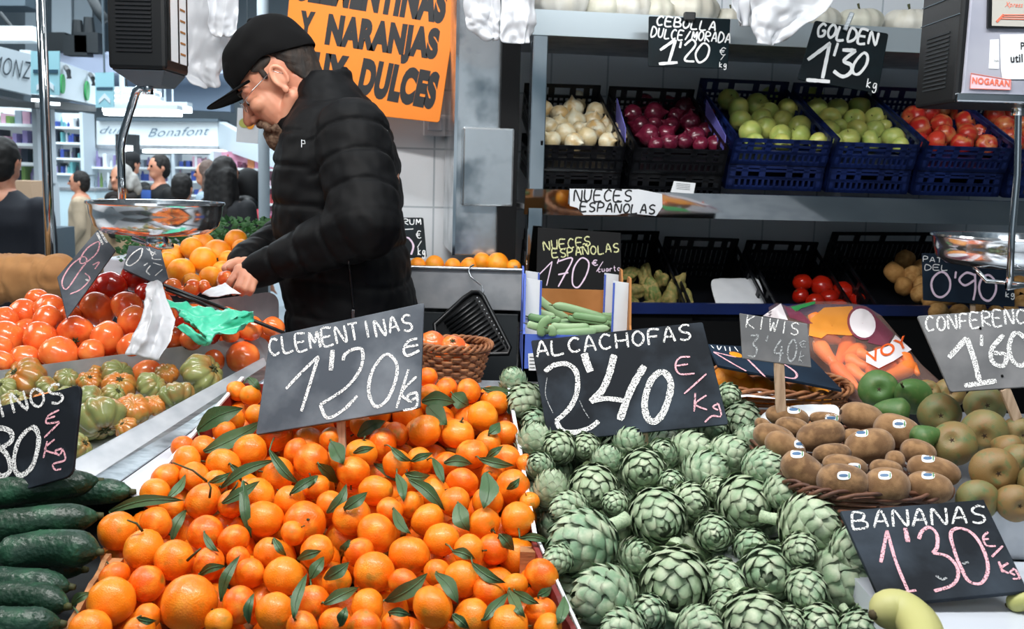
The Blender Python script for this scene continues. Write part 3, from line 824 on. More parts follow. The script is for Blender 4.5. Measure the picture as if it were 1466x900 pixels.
ART = [artichoke_mesh(3), artichoke_mesh(5, 66, .7), artichoke_mesh(8, 80, .3, .95, 1.13), artichoke_mesh(12, 70, 1.1, 1.0, .98)]
mb = MB()
mb.tube([(0, 0, .1), (.02, 0, -.3), (.06, .02, -.62), (.1, .02, -.95)], [.34, .24, .22, .25], 10)
AST = mb.mesh('stem', M['artistem'], True)
mb = MB()
for k in range(3):
    a = k * 2.2; rows = []
    for i in range(6):
        s = i / 5; w = .16 * math.sin(math.pi * (.15 + .8 * s)); r = .2 + .35 * s; z = -.55 + .5 * s
        rows.append([V((math.cos(a + c * w / r) * r, math.sin(a + c * w / r) * r, z - abs(c) * .03)) for c in (-1, 0, 1)])
    mb.grid(rows)
ALF = mb.mesh('stem_leaf', M['artistem'], True)
# px, py, r, tip direction (right, down, towards), stem shown
AR = [(850,699,36,0,.35,1,0),(922,674,34,.1,.1,1,0),(941,737,42,.3,.5,1,0),(969,830,48,-.1,.75,.8,0),(1066,718,43,.25,.3,1,0),(1105,823,45,-.1,.05,1,0),(1021,763,29,.2,.2,1,0),
(914,799,27,.3,-.4,.6,0),(834,777,49,-.75,.45,.35,1),(867,854,45,-1,.05,.3,0),(1032,834,34,.2,.8,.5,0),(1009,680,34,.9,-.5,.3,0),(1041,652,30,.8,-.3,.4,0),(985,647,30,.8,-.3,.1,1),
(789,702,27,.1,-1,.3,0),(768,634,28,.2,-.8,.2,1),(753,575,27,-.7,.5,.6,0),(1063,600,26,.2,.8,.6,0),(1090,668,26,1,.2,.3,0),(985,718,28,.6,.2,.6,0),(869,660,23,.3,-.6,.3,0),
(1042,566,18,.4,.3,.6,0),(1076,783,27,.3,.3,.7,0),(1080,888,43,.3,.7,.5,0),(1000,898,32,.9,.4,.2,1),(893,902,32,-.8,.3,.4,0),(815,727,26,-.8,.3,.4,0),(1156,750,42,1,.15,.35,0),
(1205,827,50,.75,.5,.45,0),(1098,668,30,1,.1,.3,0),(1122,704,28,1,.3,.3,0),(1219,788,33,.9,.2,.2,0),(1172,716,28,.8,-.2,.3,0),(1172,894,32,-.2,.4,.8,0),(1257,890,36,.8,.5,.3,0),(1254,854,20,.8,.2,.3,0),
(735,546,20,-.2,-.7,.3,0),(800,640,24,-.3,.2,.6,1),(1068,632,22,.5,-.7,.2,1),(900,634,24,.5,-.5,.4,0),(948,652,24,.2,-.4,.7,0),(1020,610,22,.4,.2,.5,0),(1026,700,20,.4,.2,.6,0),(960,690,20,.1,.2,.8,0),
(880,720,20,-.3,.3,.8,0),(1145,786,24,.4,.5,.6,0),(1150,840,30,.2,.6,.5,0),(930,876,26,-.3,.5,.7,0),(1040,866,24,.1,.6,.6,0),(1130,890,24,.3,.4,.7,0),(800,800,22,-.6,.4,.5,0),(1230,900,28,.3,.6,.5,0),(772,668,22,-.2,-.2,.7,0),(768,606,22,-.4,.2,.7,0),(838,640,22,0,.2,.8,0)]
ac, ar = place_heap([(a[0], a[1], a[2]) for a in AR], CZ + .004, CY, CB, keep=.2, tol=.12)
for i_, a_ in enumerate(AR):
    if a_[0] > 1085 and 640 < a_[1] < 800:
        k_ = .95; ac[i_] = CAM + (ac[i_] - CAM) * k_; ar[i_] *= k_
APOLY = [(735, 540), (1060, 560), (1100, 640), (1160, 700), (1262, 880), (1262, 905), (850, 905), (775, 760)]
af = fillers(ac, [r * .95 for r in ar], APOLY, CZ, CY, CB, .038, .05, minpx=60)
AREG = [(700, 500, 830, 720, 'green artichoke at the back left of the heap beside the clementines'), (830, 500, 1110, 690, 'green artichoke under the ALCACHOFAS board'), (1110, 500, 1300, 740, 'green artichoke at the right edge below the kiwis'),
        (770, 690, 900, 950, 'green artichoke at the left edge of the heap next to the clementine crate'), (900, 690, 1060, 790, 'green artichoke in the middle of the heap'), (1060, 690, 1300, 800, 'green artichoke at the right of the heap by the BANANAS board')]
ASPEC = {0: 'round open artichoke facing forward at the left, below the ALCACHOFAS board', 1: 'artichoke facing forward right under the wooden stick of the ALCACHOFAS board', 3: 'large round artichoke in the front middle with dark open tip', 4: 'open artichoke with spread rosette right of the heap middle',
         5: 'round artichoke showing a tight rosette at the front right', 8: 'big pale artichoke lying on its side with thick stem, at the left', 9: 'long leafed artichoke pointing left beside the clementine crate', 27: 'artichoke lying with its tip to the right, left of the BANANAS board',
         28: 'largest artichoke, glossy green, at the bottom right beside the banana', 13: 'artichoke lying with its cut stem towards the left below the board', 24: 'artichoke at the bottom edge with long pale blue stem', 16: 'artichoke with purplish open tip left of the ALCACHOFAS board'}
for i, (c, r) in enumerate(zip(ac, ar)):
    a = AR[i]; lab = ASPEC.get(i) or region(a[0], a[1], AREG, 'green artichoke in the front rows of the heap')
    o = fruit('artichoke', ART[i % 4], c, r * .93, lab, 'artichoke', 'artichokes in the sloping heap', view_axis(c, a[3], a[4], a[5]))
    if a[6] or i % 4 == 3:
        q = link_mesh('stem', AST, o); q.location = (0, 0, -.82)
    if a[6]:
        q = link_mesh('stem_leaf', ALF, o); q.location = (0, 0, -.5)
for c in af:
    x, y, _ = to_px(c)
    fruit('artichoke', ART[int(rng.integers(4))], c, .036, 'artichoke half hidden beneath others, ' + region(x, y, [(0, 0, 990, 720, 'at the back left of the heap'), (990, 0, 1400, 720, 'at the back right of the heap'), (0, 720, 990, 990, 'at the front left of the heap')], 'at the front right of the heap'), 'artichoke', 'artichokes in the lower layer', view_axis(c, rng.normal(), rng.normal(), .6))
# ------------------------------------------------------------------ tomatoes, heirlooms, oranges at the left
TZ, TY, TB = 1.225, 1.95, .45
TM = [(37,446,20,0),(69,443,21,0),(135,443,25,0),(180,439,22,0),(190,459,22,0),(153,484,24,0),(107,476,24,0),(71,460,21,0),(59,484,24,0),(36,475,21,0),(12,485,25,0),(84,507,27,0),(32,515,24,0),(11,458,18,0),
(188,496,20,0),(131,503,18,0),(249,484,17,0),(5,520,18,0),(156,411,22,1),(192,397,21,1),(207,418,13,1),(210,420,12,1),(360,470,18,0),(390,468,16,0),(272,487,15,0),(124,421,19,1),(100,452,18,0),(222,470,18,0),(232,448,18,0),(268,462,16,1),(300,478,15,1),(330,476,14,0),(0,500,20,0),(52,430,16,0)]
tc, tr_ = place_heap([t[:3] for t in TM], TZ, TY, TB); tr_ = [r * 1.06 for r in tr_]
TPOLY = [(-30, 530), (-20, 440), (110, 415), (240, 405), (410, 455), (400, 480), (200, 508)]
tf = fillers(tc, tr_, TPOLY, TZ, TY, TB, .035, .045, minpx=60)
TREG = [(0, 400, 110, 470, 'orange red tomato at the back left behind the heap front'), (0, 470, 75, 560, 'orange red tomato at the far left end of the tomato tray'), (75, 470, 300, 560, 'orange red tomato in the front row above the heirloom tray'),
        (110, 425, 240, 475, 'orange red tomato below the tilted pink chalk board')]
for i, (c, r) in enumerate(zip(tc, tr_)):
    x, y = TM[i][:2]
    lab = {11: 'biggest front tomato, resting on the steel edge of the tray', 19: 'dark red tomato on top of the heap under the scale pan', 18: 'dark red tomato beside the topmost one, behind the tilted board',
           22: 'tomato at the right end of the tray under the turquoise bag', 23: 'last tomato at the right end of the tray in the steel corner', 16: 'tomato between the white bag and turquoise bag'}.get(i)
    red = TM[i][3]
    lab = lab or ('dark red tomato at the back of the heap under the scale pan' if red else region(x, y, TREG, 'orange red tomato in the tray near the turquoise bag'))
    fruit('tomato', TOMR if red else TOM, c, r, lab, 'tomato', 'round tomatoes in the steel tray', view_axis(c, rng.normal() * .6, .3, rng.uniform(-.8, .6)), parts=(('calyx', CALYX, .75),) if i % 3 == 0 else ())
for c in tf: fruit('tomato', TOM, c, .035, 'tomato mostly hidden under the front tomatoes of the tray', 'tomato', 'tomatoes in the lower layer')

HZ, HY, HB = 1.156, 1.72, .2
HM = [(36,542,29,1),(96,542,16,0),(128,547,16,1),(169,537,22,0),(171,553,22,1),(217,553,21,0),(251,569,25,0),(238,535,16,1),(290,537,31,0),(192,585,23,1),(142,599,34,0),(133,573,22,0),(162,565,16,0),(219,580,15,1),(181,612,15,1),(139,535,12,1),(7,556,16,0),(68,553,15,0),(112,640,20,0),(100,570,18,0),(20,575,18,0),(64,580,20,1)]
hc, hr = place_heap([t[:3] for t in HM], HZ, HY, HB, tol=.16); hr = [r * 1.12 for r in hr]
for i, (c, r) in enumerate(zip(hc, hr)):
    lab = {0: 'orange ribbed heirloom tomato at the left end against the tray edge', 8: 'green ribbed heirloom tomato alone at the right end of its tray', 10: 'largest green and orange ribbed heirloom tomato beside the cucumber board',
           9: 'smooth orange heirloom tomato right of the largest one', 6: 'green ribbed heirloom tomato lying nearest the tray side, right of centre', 5: 'green ribbed heirloom tomato with small orange one behind it', 7: 'small orange heirloom tomato behind the green pair', 3: 'green ribbed heirloom tomato at the back under the steel divider'}.get(i)
    lab = lab or ('orange' if HM[i][3] else 'green') + ' ribbed heirloom tomato in the ' + ('left' if HM[i][0] < 110 else 'middle' if HM[i][0] < 175 else 'right') + ' part of the steel tray'
    fruit('heirloom_tomato', HEIO if HM[i][3] else HEIR, c, r, lab, 'tomato', 'ribbed heirloom tomatoes', view_axis(c, rng.normal() * .5, .7 if i in (10, 6) else -.5, .5), parts=(('calyx', CALYX, .55),) if i % 2 == 0 else ())

OM = [(260,389,20),(292,373,20),(290,350,18),(310,364,22),(338,345,17),(327,373,15),(300,397,16),(252,364,17),(345,356,14),(272,357,16),(318,388,15),(276,404,14),(240,374,14)]
oc, orr = place_heap(OM, 1.375, 2.35, .4)
for i, (c, r) in enumerate(zip(oc, orr)):
    lab = {4: 'topmost orange near the vendor sleeve', 0: 'front left orange behind the tipped grey board', 1: 'front middle orange of the pile under the scale pan', 3: 'large orange in the upper middle of the small pile'}.get(i, 'bright orange in the small pile by the vendor hands')
    fruit('orange', ORNG, c, r, lab, 'orange', 'oranges in the small pile', parts=(('calyx', EYE, .95),) if i % 2 else ())
for i, (x, y, r) in enumerate([(275, 413, 14), (247, 411, 13), (293, 411, 11), (262, 418, 10)]):
    c = at(x, y, 2.17); fruit('tomato', TOM, c, r * mpp(c), ['small plum tomato in front of the oranges, by the black tray rim', 'small tomato at the left end of the small row under the oranges', 'small tomato at the right end of the small row under the oranges', 'lowest small tomato by the black tray rim'][i], 'tomato', 'small tomatoes before the oranges', parts=(('calyx', CALYX, .75),))
# oranges in the trough behind the vendor
for i, (x, y, r) in enumerate([(598,376,12),(622,375,14),(648,377,12),(672,377,13),(712,374,17),(735,378,11),(690,370,13)]):
    c = at(x, y + 4, 2.72); fruit('orange', ORNG, c, r * mpp(c), 'orange in the steel trough, ' + ['right behind the vendor back', 'second from the vendor back', 'third from the vendor back', 'below the black hook', 'under the steel column, the brightest', 'at the right end', 'behind the others at the column foot'][i], 'orange', 'oranges in the steel trough')

# trays of bent steel
def steel_plate(pts, th, name, par, m=None):
    p = [V(q) for q in pts]; n = (p[1] - p[0]).cross(p[2] - p[0]).normalized()
    if n.dot(p[0] - CAM) < 0: n = -n
    mb = MB(); mb.prism(p, n * th); return mb.build(name, m or M['steel_soft'], par)
def rounded(p, q, h, rad=.03, k=6):
    """plate outline: top edge p->q, hanging h, far top corner rounded"""
    p, q = V(p), V(q); d = (q - p).normalized(); out = [p, q - d * rad]
    for i in range(1, k + 1):
        a = math.pi / 2 * i / k
        out.append(q - d * rad + d * rad * math.sin(a) - V((0, 0, rad * (1 - math.cos(a)))))
    return out + [q - V((0, 0, h)), p - V((0, 0, h))]
ht = thing('steel_display_tray', 'grey steel tray with heirloom tomatoes, its long side facing the clementines', 'tray', at(150, 640, 1.7))
p0, p1 = at(-60, 538, 1.83), at(386, 479, 2.06)
steel_plate(rounded(p0, p1, .12), .003, 'back_divider', ht)
q0, q1 = at(102, 662, 1.5), at(378, 512, 1.985)
f0, f1 = at(122, 690, 1.478), at(382, 522, 1.965)
steel_plate([q0, q1, f1, f0], .003, 'side_lip', ht)
g0, g1 = at(165, 692, 1.47), at(395, 530, 1.95)
steel_plate([f0, f1, g1, g0], .003, 'side_flange', ht, M['steel'])
b0 = q0 + V((-.62, .02, -.06)); b1 = q1 + V((-.62, -.12, -.06))
steel_plate([b0, q0 - V((.0, 0, .06)), q1 - V((0, 0, .06)), b1], .003, 'tray_floor', ht)
steel_plate([q0, q1, q1 - V((.004, 0, .065)), q0 - V((.004, 0, .065))], .003, 'side_wall', ht)
ws = thing('counter_strip', 'bright white counter strip between heirloom tray and clementine crate', 'counter strip', at(250, 650, 1.65))
h0, h1 = at(205, 706, 1.435), at(400, 540, 1.93)
steel_plate([g0 - V((0, 0, .004)), g1 - V((0, 0, .004)), h1 - V((0, 0, .012)), h0 - V((0, 0, .012))], .003, 'strip_top', ws, M['white_counter'])
tt = thing('steel_divider_tray', 'steel tray of round tomatoes with rounded upright end plate', 'tray', at(200, 500, 2.05))
p0, p1 = at(225, 440, 2.16), at(399, 416, 2.28)
steel_plate(rounded(p0, p1, .12), .003, 'end_plate', tt)
steel_plate([at(-60, 520, 2.0), at(400, 500, 2.1), at(400, 470, 2.3), at(-60, 460, 2.45)], .003, 'tray_floor', tt)
# thin black rods of the tray's bag holder
bh = thing('bag_holder', 'pair of thin black rods carrying the white and turquoise bags', 'bag holder', at(300, 450, 2.05))
for (a, b_) in (((235, 408), (408, 477)), ((238, 414), (330, 452))):
    mb = MB(); mb.tube([at(*a, 2.06), at((a[0] + b_[0]) / 2, (a[1] + b_[1]) / 2 - 1, 2.03), at(*b_, 2.0)], .004, 8); mb.build('rod', M['black'], bh, smooth=True)
# crumpled bags
def cloth(rows, m, name, label, cat, th=.0012, amp=.004, seed=0, sub=2, crisp=False):
    """sheet through rows of points, wrinkled, with real thickness"""
    mb = MB(); mb.grid(rows)
    o = mb.build(name, m, None, smooth=True)
    bake(o, [('SUBSURF', dict(levels=3 if crisp else sub, render_levels=3, subdivision_type='SIMPLE' if crisp else 'CATMULL_CLARK'))])
    me = o.data; me.calc_loop_triangles()
    def fn(c):
        p = c * 26 + V((seed * 7, 0, 0))
        return amp * (noise.noise(p) + 1.6 * abs(noise.noise(p * 1.7 + V((3, 3, 3)))) + .8 * abs(noise.noise(p * 3.3)) - .7)
    warp(me, fn)
    bake(o, [('SOLIDIFY', dict(thickness=th))] + ([] if crisp else [('SUBSURF', dict(levels=1, render_levels=1))]))
    me = o.data; me.polygons.foreach_set('use_smooth', [True] * len(me.polygons))
    return tag(o, label, cat)
Yb = 1.93
def prow(pts, Y, dy=None): return [at(x, y, Y + (dy[i] if dy else 0)) for i, (x, y) in enumerate(pts)]
cloth([prow([(210,404),(218,402),(226,401),(232,405)], 1.97), prow([(207,425),(217,424),(228,424),(238,428)], 1.94, [0,-.015,.01,0]), prow([(203,450),(217,452),(233,452),(251,457)], 1.90, [0,-.02,.01,0]),
       prow([(190,480),(207,486),(222,488),(243,487)], 1.87, [0,-.015,.015,0]), prow([(178,508),(192,507),(214,513),(226,515)], 1.85, [0, -.01, .01, 0])], M['bag'], 'white_paper_bag', 'crumpled white bag hanging over the front of the tomato tray', 'bag', amp=.0035, seed=1, crisp=True)
cloth([prow([(238,428),(268,437),(300,441),(322,443)], 1.98), prow([(248,437),(272,450),(300,452),(340,444)], 1.95, [0,-.02,0,0]), prow([(262,455),(280,466),(308,464),(362,446)], 1.93, [0,-.03,-.01,0]), prow([(280,474),(292,480),(316,474),(364,458)], 1.92, [0,-.03,0,.02]),
       prow([(290,494),(298,495),(312,482),(350,464)], 1.9)], M['bag_teal'], 'turquoise_plastic_bag', 'crumpled turquoise plastic bag lying on the steel tray', 'bag', amp=.008, seed=2, crisp=True)
cloth([prow([(252,468),(262,462),(276,470)], 1.9), prow([(268,480),(282,478),(290,482)], 1.89), prow([(284,494),(294,494),(298,490)], 1.895)], M['bag_teal'], 'turquoise_bag_strip', 'loose turquoise strip of plastic under the turquoise bag', 'bag', amp=.003, seed=4, crisp=True)
cloth([prow([(288,420),(312,408),(322,404)], 2.14), prow([(300,424),(322,416),(332,412)], 2.12), prow([(316,424),(334,420),(345,420)], 2.11)], M['paper'], 'white_paper_sheet', 'white paper bag under the tomato held by the vendor', 'paper bag', amp=.003, seed=3, crisp=True)

# ---- cucumbers
def cucumber(p, q, r, label, seed):
    p, q = V(p), V(q); k = 26; pts = []; rs = []
    d = q - p; side = d.cross(V((0, 0, 1))).normalized()
    for i in range(k):
        t = i / (k - 1)
        pts.append(p + d * t + side * (.012 * math.sin(math.pi * t) * (1 if seed % 2 else -1)) + V((0, 0, .006 * math.sin(math.pi * t))))
        e = min(1, (math.sin(math.pi * min(.5, t * 2.6)) ** .6 if t < .3 else 1), (math.sin(math.pi * min(.5, (1 - t) * 2.2)) ** .6 if t > .7 else 1))
        rs.append(max(.004, r * e))
    mb = MB(); mb.tube(pts, rs, 20)
    o = mb.build('cucumber', M['cuke'], None, smooth=True)
    bake(o, [('SUBSURF', dict(levels=2, render_levels=2))])
    warp(o.data, lambda c: .0022 * max(0, noise.noise(c * 210 + V((seed * 5, 0, 0))) - .2) + .001 * noise.noise(c * 26))
    o.data.polygons.foreach_set('use_smooth', [True] * len(o.data.polygons))
    tag(o, label, 'cucumber', 'dark spiny cucumbers')
    s = MB(); s.tube([q - (q - p).normalized() * .003, q + (q - p).normalized() * .006], [.006, .004], 8); s.build('stem_end', M['stem'], o, smooth=True)
    return o
cz_ = lambda x, y, up: on_slope(x, y, CZ + up, CY, CB)
CU = [((-60,716),(143,688),.0215,.02,'dark cucumber lying just under the PEPINOS board'),((20,726),(189,704),.020,.0,'cucumber with its end showing behind the top one, beside the white strip'),((-75,764),(142,738),.0225,.012,'dark glossy cucumber, second from the top of the pile'),
      ((-10,800),(142,790),.0255,.012,'plump warty cucumber in the middle of the pile, the palest one'),((-60,832),(101,840),.0215,.0,'cucumber directly below the plump warty one'),((-60,864),(97,868),.021,.004,'second cucumber from the bottom of the pile'),((-60,893),(88,893),.021,.008,'bottom cucumber nearest the wooden crate'),
      ((-60,748),(110,715),.02,-.02,'cucumber hidden in the lower layer beneath the two top ones'),((-60,800),(120,815),.02,-.035,'cucumber in the lower layer of the pile below the plump one')]
for i, (a, b_, r, up, lab) in enumerate(CU): cucumber(cz_(*a, up), cz_(*b_, up), r, lab, i + 1)

# ------------------------------------------------------------------ kiwis and pears at the right
KZ, KY, KB = 1.18, 1.33, .1
s6 = lambda x, y: (1000 + x / 3.146, 500 + y / 3.146)
KW = [(650,598,115,83,10,655,568),(850,615,98,85,5,840,567),(1040,620,100,70,12,1035,565),(470,545,105,78,38,445,470),(390,440,95,62,30,460,425),(1060,545,115,65,15,1035,490),(660,525,100,52,10,700,530),(600,470,85,48,-5,0,0),(845,540,72,45,10,0,0),
(770,435,112,78,-12,735,375),(550,388,108,70,-14,0,0),(895,368,105,75,22,905,335),(735,305,100,66,15,0,0),(340,398,95,62,20,0,0),(420,350,75,46,10,0,0),(400,302,97,48,10,430,270),(570,312,70,32,5,600,308),(288,335,36,26,20,0,0),(990,462,78,56,20,0,0),(885,500,42,46,0,0,0),(695,395,52,40,0,0,0)]
items = []
for k in KW:
    x, y = s6(k[0], k[1]); items.append((x, y, k[3] / 3.146))
kc, kr = place_heap(items, KZ, KY, KB, tol=.15, keep=.25)
KLAB = ['brown kiwi with white sticker, leftmost of the front row above the BANANAS board','brown kiwi with white sticker, middle of the front row','brown kiwi with white sticker, right end of the front row','kiwi pointing down at the left corner, sticker on its upper end','kiwi with a sticker at its right end, second from the left edge','stickered kiwi lying behind the right end of the front row','kiwi half hidden behind the leftmost front kiwi','kiwi without sticker behind the left corner one','small visible kiwi behind the middle of the front row',
'large fuzzy kiwi in the centre, dark stem end toward the front','ridged kiwi with a lengthwise crease, left of centre','kiwi with white sticker at the right of the second row beside the pears','kiwi at the back with round dark stem end, below the green pear','plain kiwi at the left edge of the basket by the artichokes','plain kiwi in the back left behind the ridged one','back left kiwi with a sticker near the white paper','back kiwi peeping over, sticker at the right, by the white paper','kiwi end showing at the far left back corner','kiwi beside the green brown pear at the right','small bit of kiwi between the centre and the right front','kiwi under the central one']
for i, (c, r) in enumerate(zip(kc, kr)):
    k = KW[i]; a = R(k[4]); hl = k[2] / 3.146 * mpp(c)
    ax = view_axis(c, math.cos(a), math.sin(a), -.25 if i not in (9, 12) else .35)
    if i in (9, 12): ax = -view_axis(c, math.cos(a), math.sin(a), -.45)
    q = aim_rot(ax, rng.uniform(0, 6))
    m = Matrix.Translation(c) @ q.to_4x4() @ Matrix.Diagonal((r / .74, r / .74, hl, 1))
    o = link_mesh('kiwi', KIWI, None, m); o.matrix_world = m; reg(o, m)
    tag(o, KLAB[i], 'kiwi', 'kiwis in the wicker basket')
    mb = MB(); mb.ball((0, 0, 1.0), (.14, .14, .035), 10, 6); mb.build('stem_end', M['kiwi_end'], o, smooth=True, local=True)
    if k[5]:
        # sticker hugging the skin: oval label with a dark band
        sx, sy = s6(k[5], k[6]); im = m.inverted(); d = ray(sx, sy)
        lo = im @ CAM; ld = (im.to_3x3() @ d)
        def hit(px_, py_):
            dd = im.to_3x3() @ ray(px_, py_); t0 = None
            tt_ = -lo.dot(dd) / dd.dot(dd); p = lo + dd * tt_
            lo_, hi_ = tt_ * .8, tt_
            f = lambda t: (lambda p: (abs((p.x ** 2 + p.y ** 2) ** .5 / .73) ** 2.4 + abs(p.z) ** 2.4) - 1)(lo + dd * t)
            if f(hi_) > 0: return None
            for _ in range(40):
                mid = (lo_ + hi_) / 2
                if f(mid) > 0: lo_ = mid
                else: hi_ = mid
            return (lo + dd * lo_)
        def patch(w, h, off, sup, name, mm, par, dx=0):
            mb = MB(); ring = [] ; ctr = hit(sx + dx, sy)
            if ctr is None: return None
            rows = []
            for u in (0.02, .4, .75, 1.0):
                row = []
                for j in range(17):
                    t = 2 * math.pi * j / 16
                    ex = abs(math.cos(t)) ** sup * (1 if math.cos(t) > 0 else -1); ey = abs(math.sin(t)) ** sup * (1 if math.sin(t) > 0 else -1)
                    hh = hit(sx + dx + u * w * ex, sy + u * h * ey)
                    if hh is None: hh = ctr
                    row.append(m @ (hh * (1 + off)))
                rows.append(row)
            mb.grid(rows); return mb.build(name, mm, par, smooth=True)
        st = patch(9.6, 6.2, .012, .7, 'sticker', M['sticker'], o)
        if st:
            patch(6.4, 2.3, .02, .8, 'sticker_emblem', M['sticker_blue'], st, -.8)
            patch(1.0, 4.2, .02, 1, 'sticker_mark', M['sticker_green'], st, 7.2)

PR = [(1257,557,29,1,.1,.0,1),(1308,567,27,1,.2,.2,-.6),(1345,592,31,0,.1,.15,1),(1358,562,23,0,.1,0,1),(1410,580,30,0,.2,0,1),(1362,634,34,0,-.1,-.25,1),(1410,618,34,0,0,.3,1),(1423,674,35,0,.3,.2,1),(1400,716,31,0,.3,.3,1),(1453,720,28,0,.4,.3,1),(1458,620,25,0,.3,.2,.8),(1462,660,26,0,.4,.2,.6),(1287,590,22,1,1,.2,0),(1447,643,22,0,.5,.2,.5),(1322,628,20,1,-.6,.2,.3),(1490,690,30,0,.4,0,.6),(1330,560,18,0,.4,-.2,.6)]
pc, pr = place_heap([p[:3] for p in PR], KZ + .01, KY, KB, tol=.1, keep=.2)
for i_, k_ in ((8, 1.05), (9, 1.04)): pc[i_] = CAM + (pc[i_] - CAM) * k_; pr[i_] *= k_
PLAB = ['glossy green pear in front of the carrot bag','green pear with stem pointing up, in front of the carrot bag','tan pear facing forward with dark calyx, above the right kiwis','dark brown pear in shade under the CONFERENCIA board','tan pear with calyx showing, right under the CONFERENCIA board','green brown pear above the right end kiwi','russet tan pear in the middle of the pear heap','round russet and green pear at the right, calyx low','greenish pear at the bottom, behind the corner of the BANANAS board','green brown pear at the bottom right corner of the heap','tan pear at the right edge, upper','pale green pear at the right edge, middle','small green pear lying behind the stickered kiwi','pear mostly hidden at the right between larger ones','green pear peeping between kiwi and tan pear','pear at the right edge beyond the last whole one','small pear in the back row beside the stick']
for i, (c, r) in enumerate(zip(pc, pr)):
    p = PR[i]
    ax = view_axis(c, p[4], p[5], p[6])
    parts = [('calyx', EYE, .70)]
    if i in (1, 8): parts.append(('stem', PSTEM, -1.4))
    o = fruit('pear', PEARG if p[3] else PEAR, c - ax * r * .18, r, PLAB[i], 'pear', 'pears in the right heap', ax, parts=parts)
    if i in (1, 8):
        for ch in o.children:
            if ch.name.startswith('stem'): ch.rotation_euler = (math.pi, 0, 0)

# ---- wicker baskets
def basket(name, label, c, sx, sy, h, lean, rows, m, ex=.75, rot=0, thick=.0032, bot=.8, tilt=None):
    """woven basket: rim centre c, half sizes sx, sy, depth h"""
    root = thing(name, label, 'basket', V(c) - V((0, 0, h)))
    Q = Matrix.Rotation(rot, 3, 'Z')
    if tilt is not None: Q = tilt @ Q
    def loop(t, k, out=0):
        a = 2 * math.pi * t; e = ex
        x = abs(math.cos(a)) ** e * (1 if math.cos(a) > 0 else -1); y = abs(math.sin(a)) ** e * (1 if math.sin(a) > 0 else -1)
        s = 1 - (1 - bot) * k
        return V(c) + Q @ V((x * (sx * s + out), y * (sy * s + out), -h * k))
    n = 96; W = MB()
    for r_ in range(rows):
        k = .06 + .94 * r_ / (rows - 1)
        W.tube([loop(i / n, k, .0035 * math.sin(i * math.pi * 2 * 12 / n + (r_ % 2) * math.pi)) for i in range(n)], thick * .85, 6, closed=True)
    for i in range(24): W.tube([loop(i / 24, 0), loop(i / 24, .5), loop(i / 24, 1)], thick * .7, 6)
    W.build('woven_wall', m, root, smooth=True)
    B = MB()
    for ph in range(3):
        B.tube([loop(i / n, 0, .006 * math.cos(i * 2 * math.pi * 10 / n + ph * 2.09)) + V((0, 0, .006 * math.sin(i * 2 * math.pi * 10 / n + ph * 2.09))) for i in range(n)], thick, 6, closed=True)
    B.build('rim', m, root, smooth=True)
    F = MB(); F.prism([loop(i / 40, 1) for i in range(40)], (0, 0, .004)); F.build('base', m, root)
    return root
kcz = 1.165
p_l, p_r = on_slope(1190, 722, kcz, 1.33, .1), on_slope(1372, 706, kcz, 1.33, .1)
p_b = on_slope(1060, 600, kcz, 1.33, .1)
basket('wicker_basket', 'dark wicker basket full of stickered kiwis beside the artichokes', V((.520, 1.525, 1.172)), .118, .19, .07, 0, 8, M['wicker_dark'], .42, R(0))
b2 = basket('wicker_basket', 'brown wicker basket of tomatoes behind the clementines board', at(650, 492, 2.02), .074, .07, .075, 0, 10, M['wicker'], .95, 0, .0034, .72)
for i, (x, y, r) in enumerate([(618, 488, 20), (648, 494, 20), (632, 500, 18), (664, 498, 12)]):
    c = at(x, y + 4, 2.02); fruit('tomato', TOM, c, r * mpp(c), ['tomato at the left in the brown wicker basket', 'tomato at the right in the brown wicker basket', 'tomato at the front in the brown wicker basket', 'small tomato at the right end of the brown wicker basket'][i], 'tomato', 'tomatoes in the wicker basket', view_axis(c, 0, -.5, .6), parts=(('calyx', CALYX, .75),) if i == 1 else ())
basket('wicker_basket', 'wide wicker basket of oranges under the lying price board', at(1098, 545, 1.93), .155, .12, .085, 0, 9, M['wicker'], .8, R(-6), .0034, .85)
for i, (x, y) in enumerate([(1040, 545), (1062, 556), (1088, 560), (1114, 566), (1142, 570), (1050, 525), (1168, 572)]):
    c = at(x, y, 1.9); fruit('orange', ORNG, c, .03, 'orange in the wide wicker basket under the lying board, ' + ['leftmost', 'second from the left', 'behind the kiwi board stick', 'right of the kiwi board stick', 'second from the right', 'at the back left', 'rightmost'][i], 'orange', 'oranges in the wide basket')
for nm, lab, ptsl, sd in (('white_paper_sheet', 'white paper lining at the back of the kiwi basket', [[(1084,598),(1100,584),(1150,578),(1200,578)], [(1080,602),(1110,592),(1150,588),(1205,590)], [(1085,612),(1110,604),(1150,600),(1200,602)]], 5),):
    cloth([prow(r_, 1.68 - .02 * i) for i, r_ in enumerate(ptsl)], M['paper'], nm, lab, 'paper', amp=.003, seed=sd)
cloth([prow([(1046,560),(1080,556),(1110,560),(1150,566)], 1.84), prow([(1050,568),(1080,566),(1110,570),(1150,574)], 1.8)], M['paper'], 'white_paper_sheet', 'white paper strip on the front rim of the wide wicker basket', 'paper', amp=.003, seed=6)

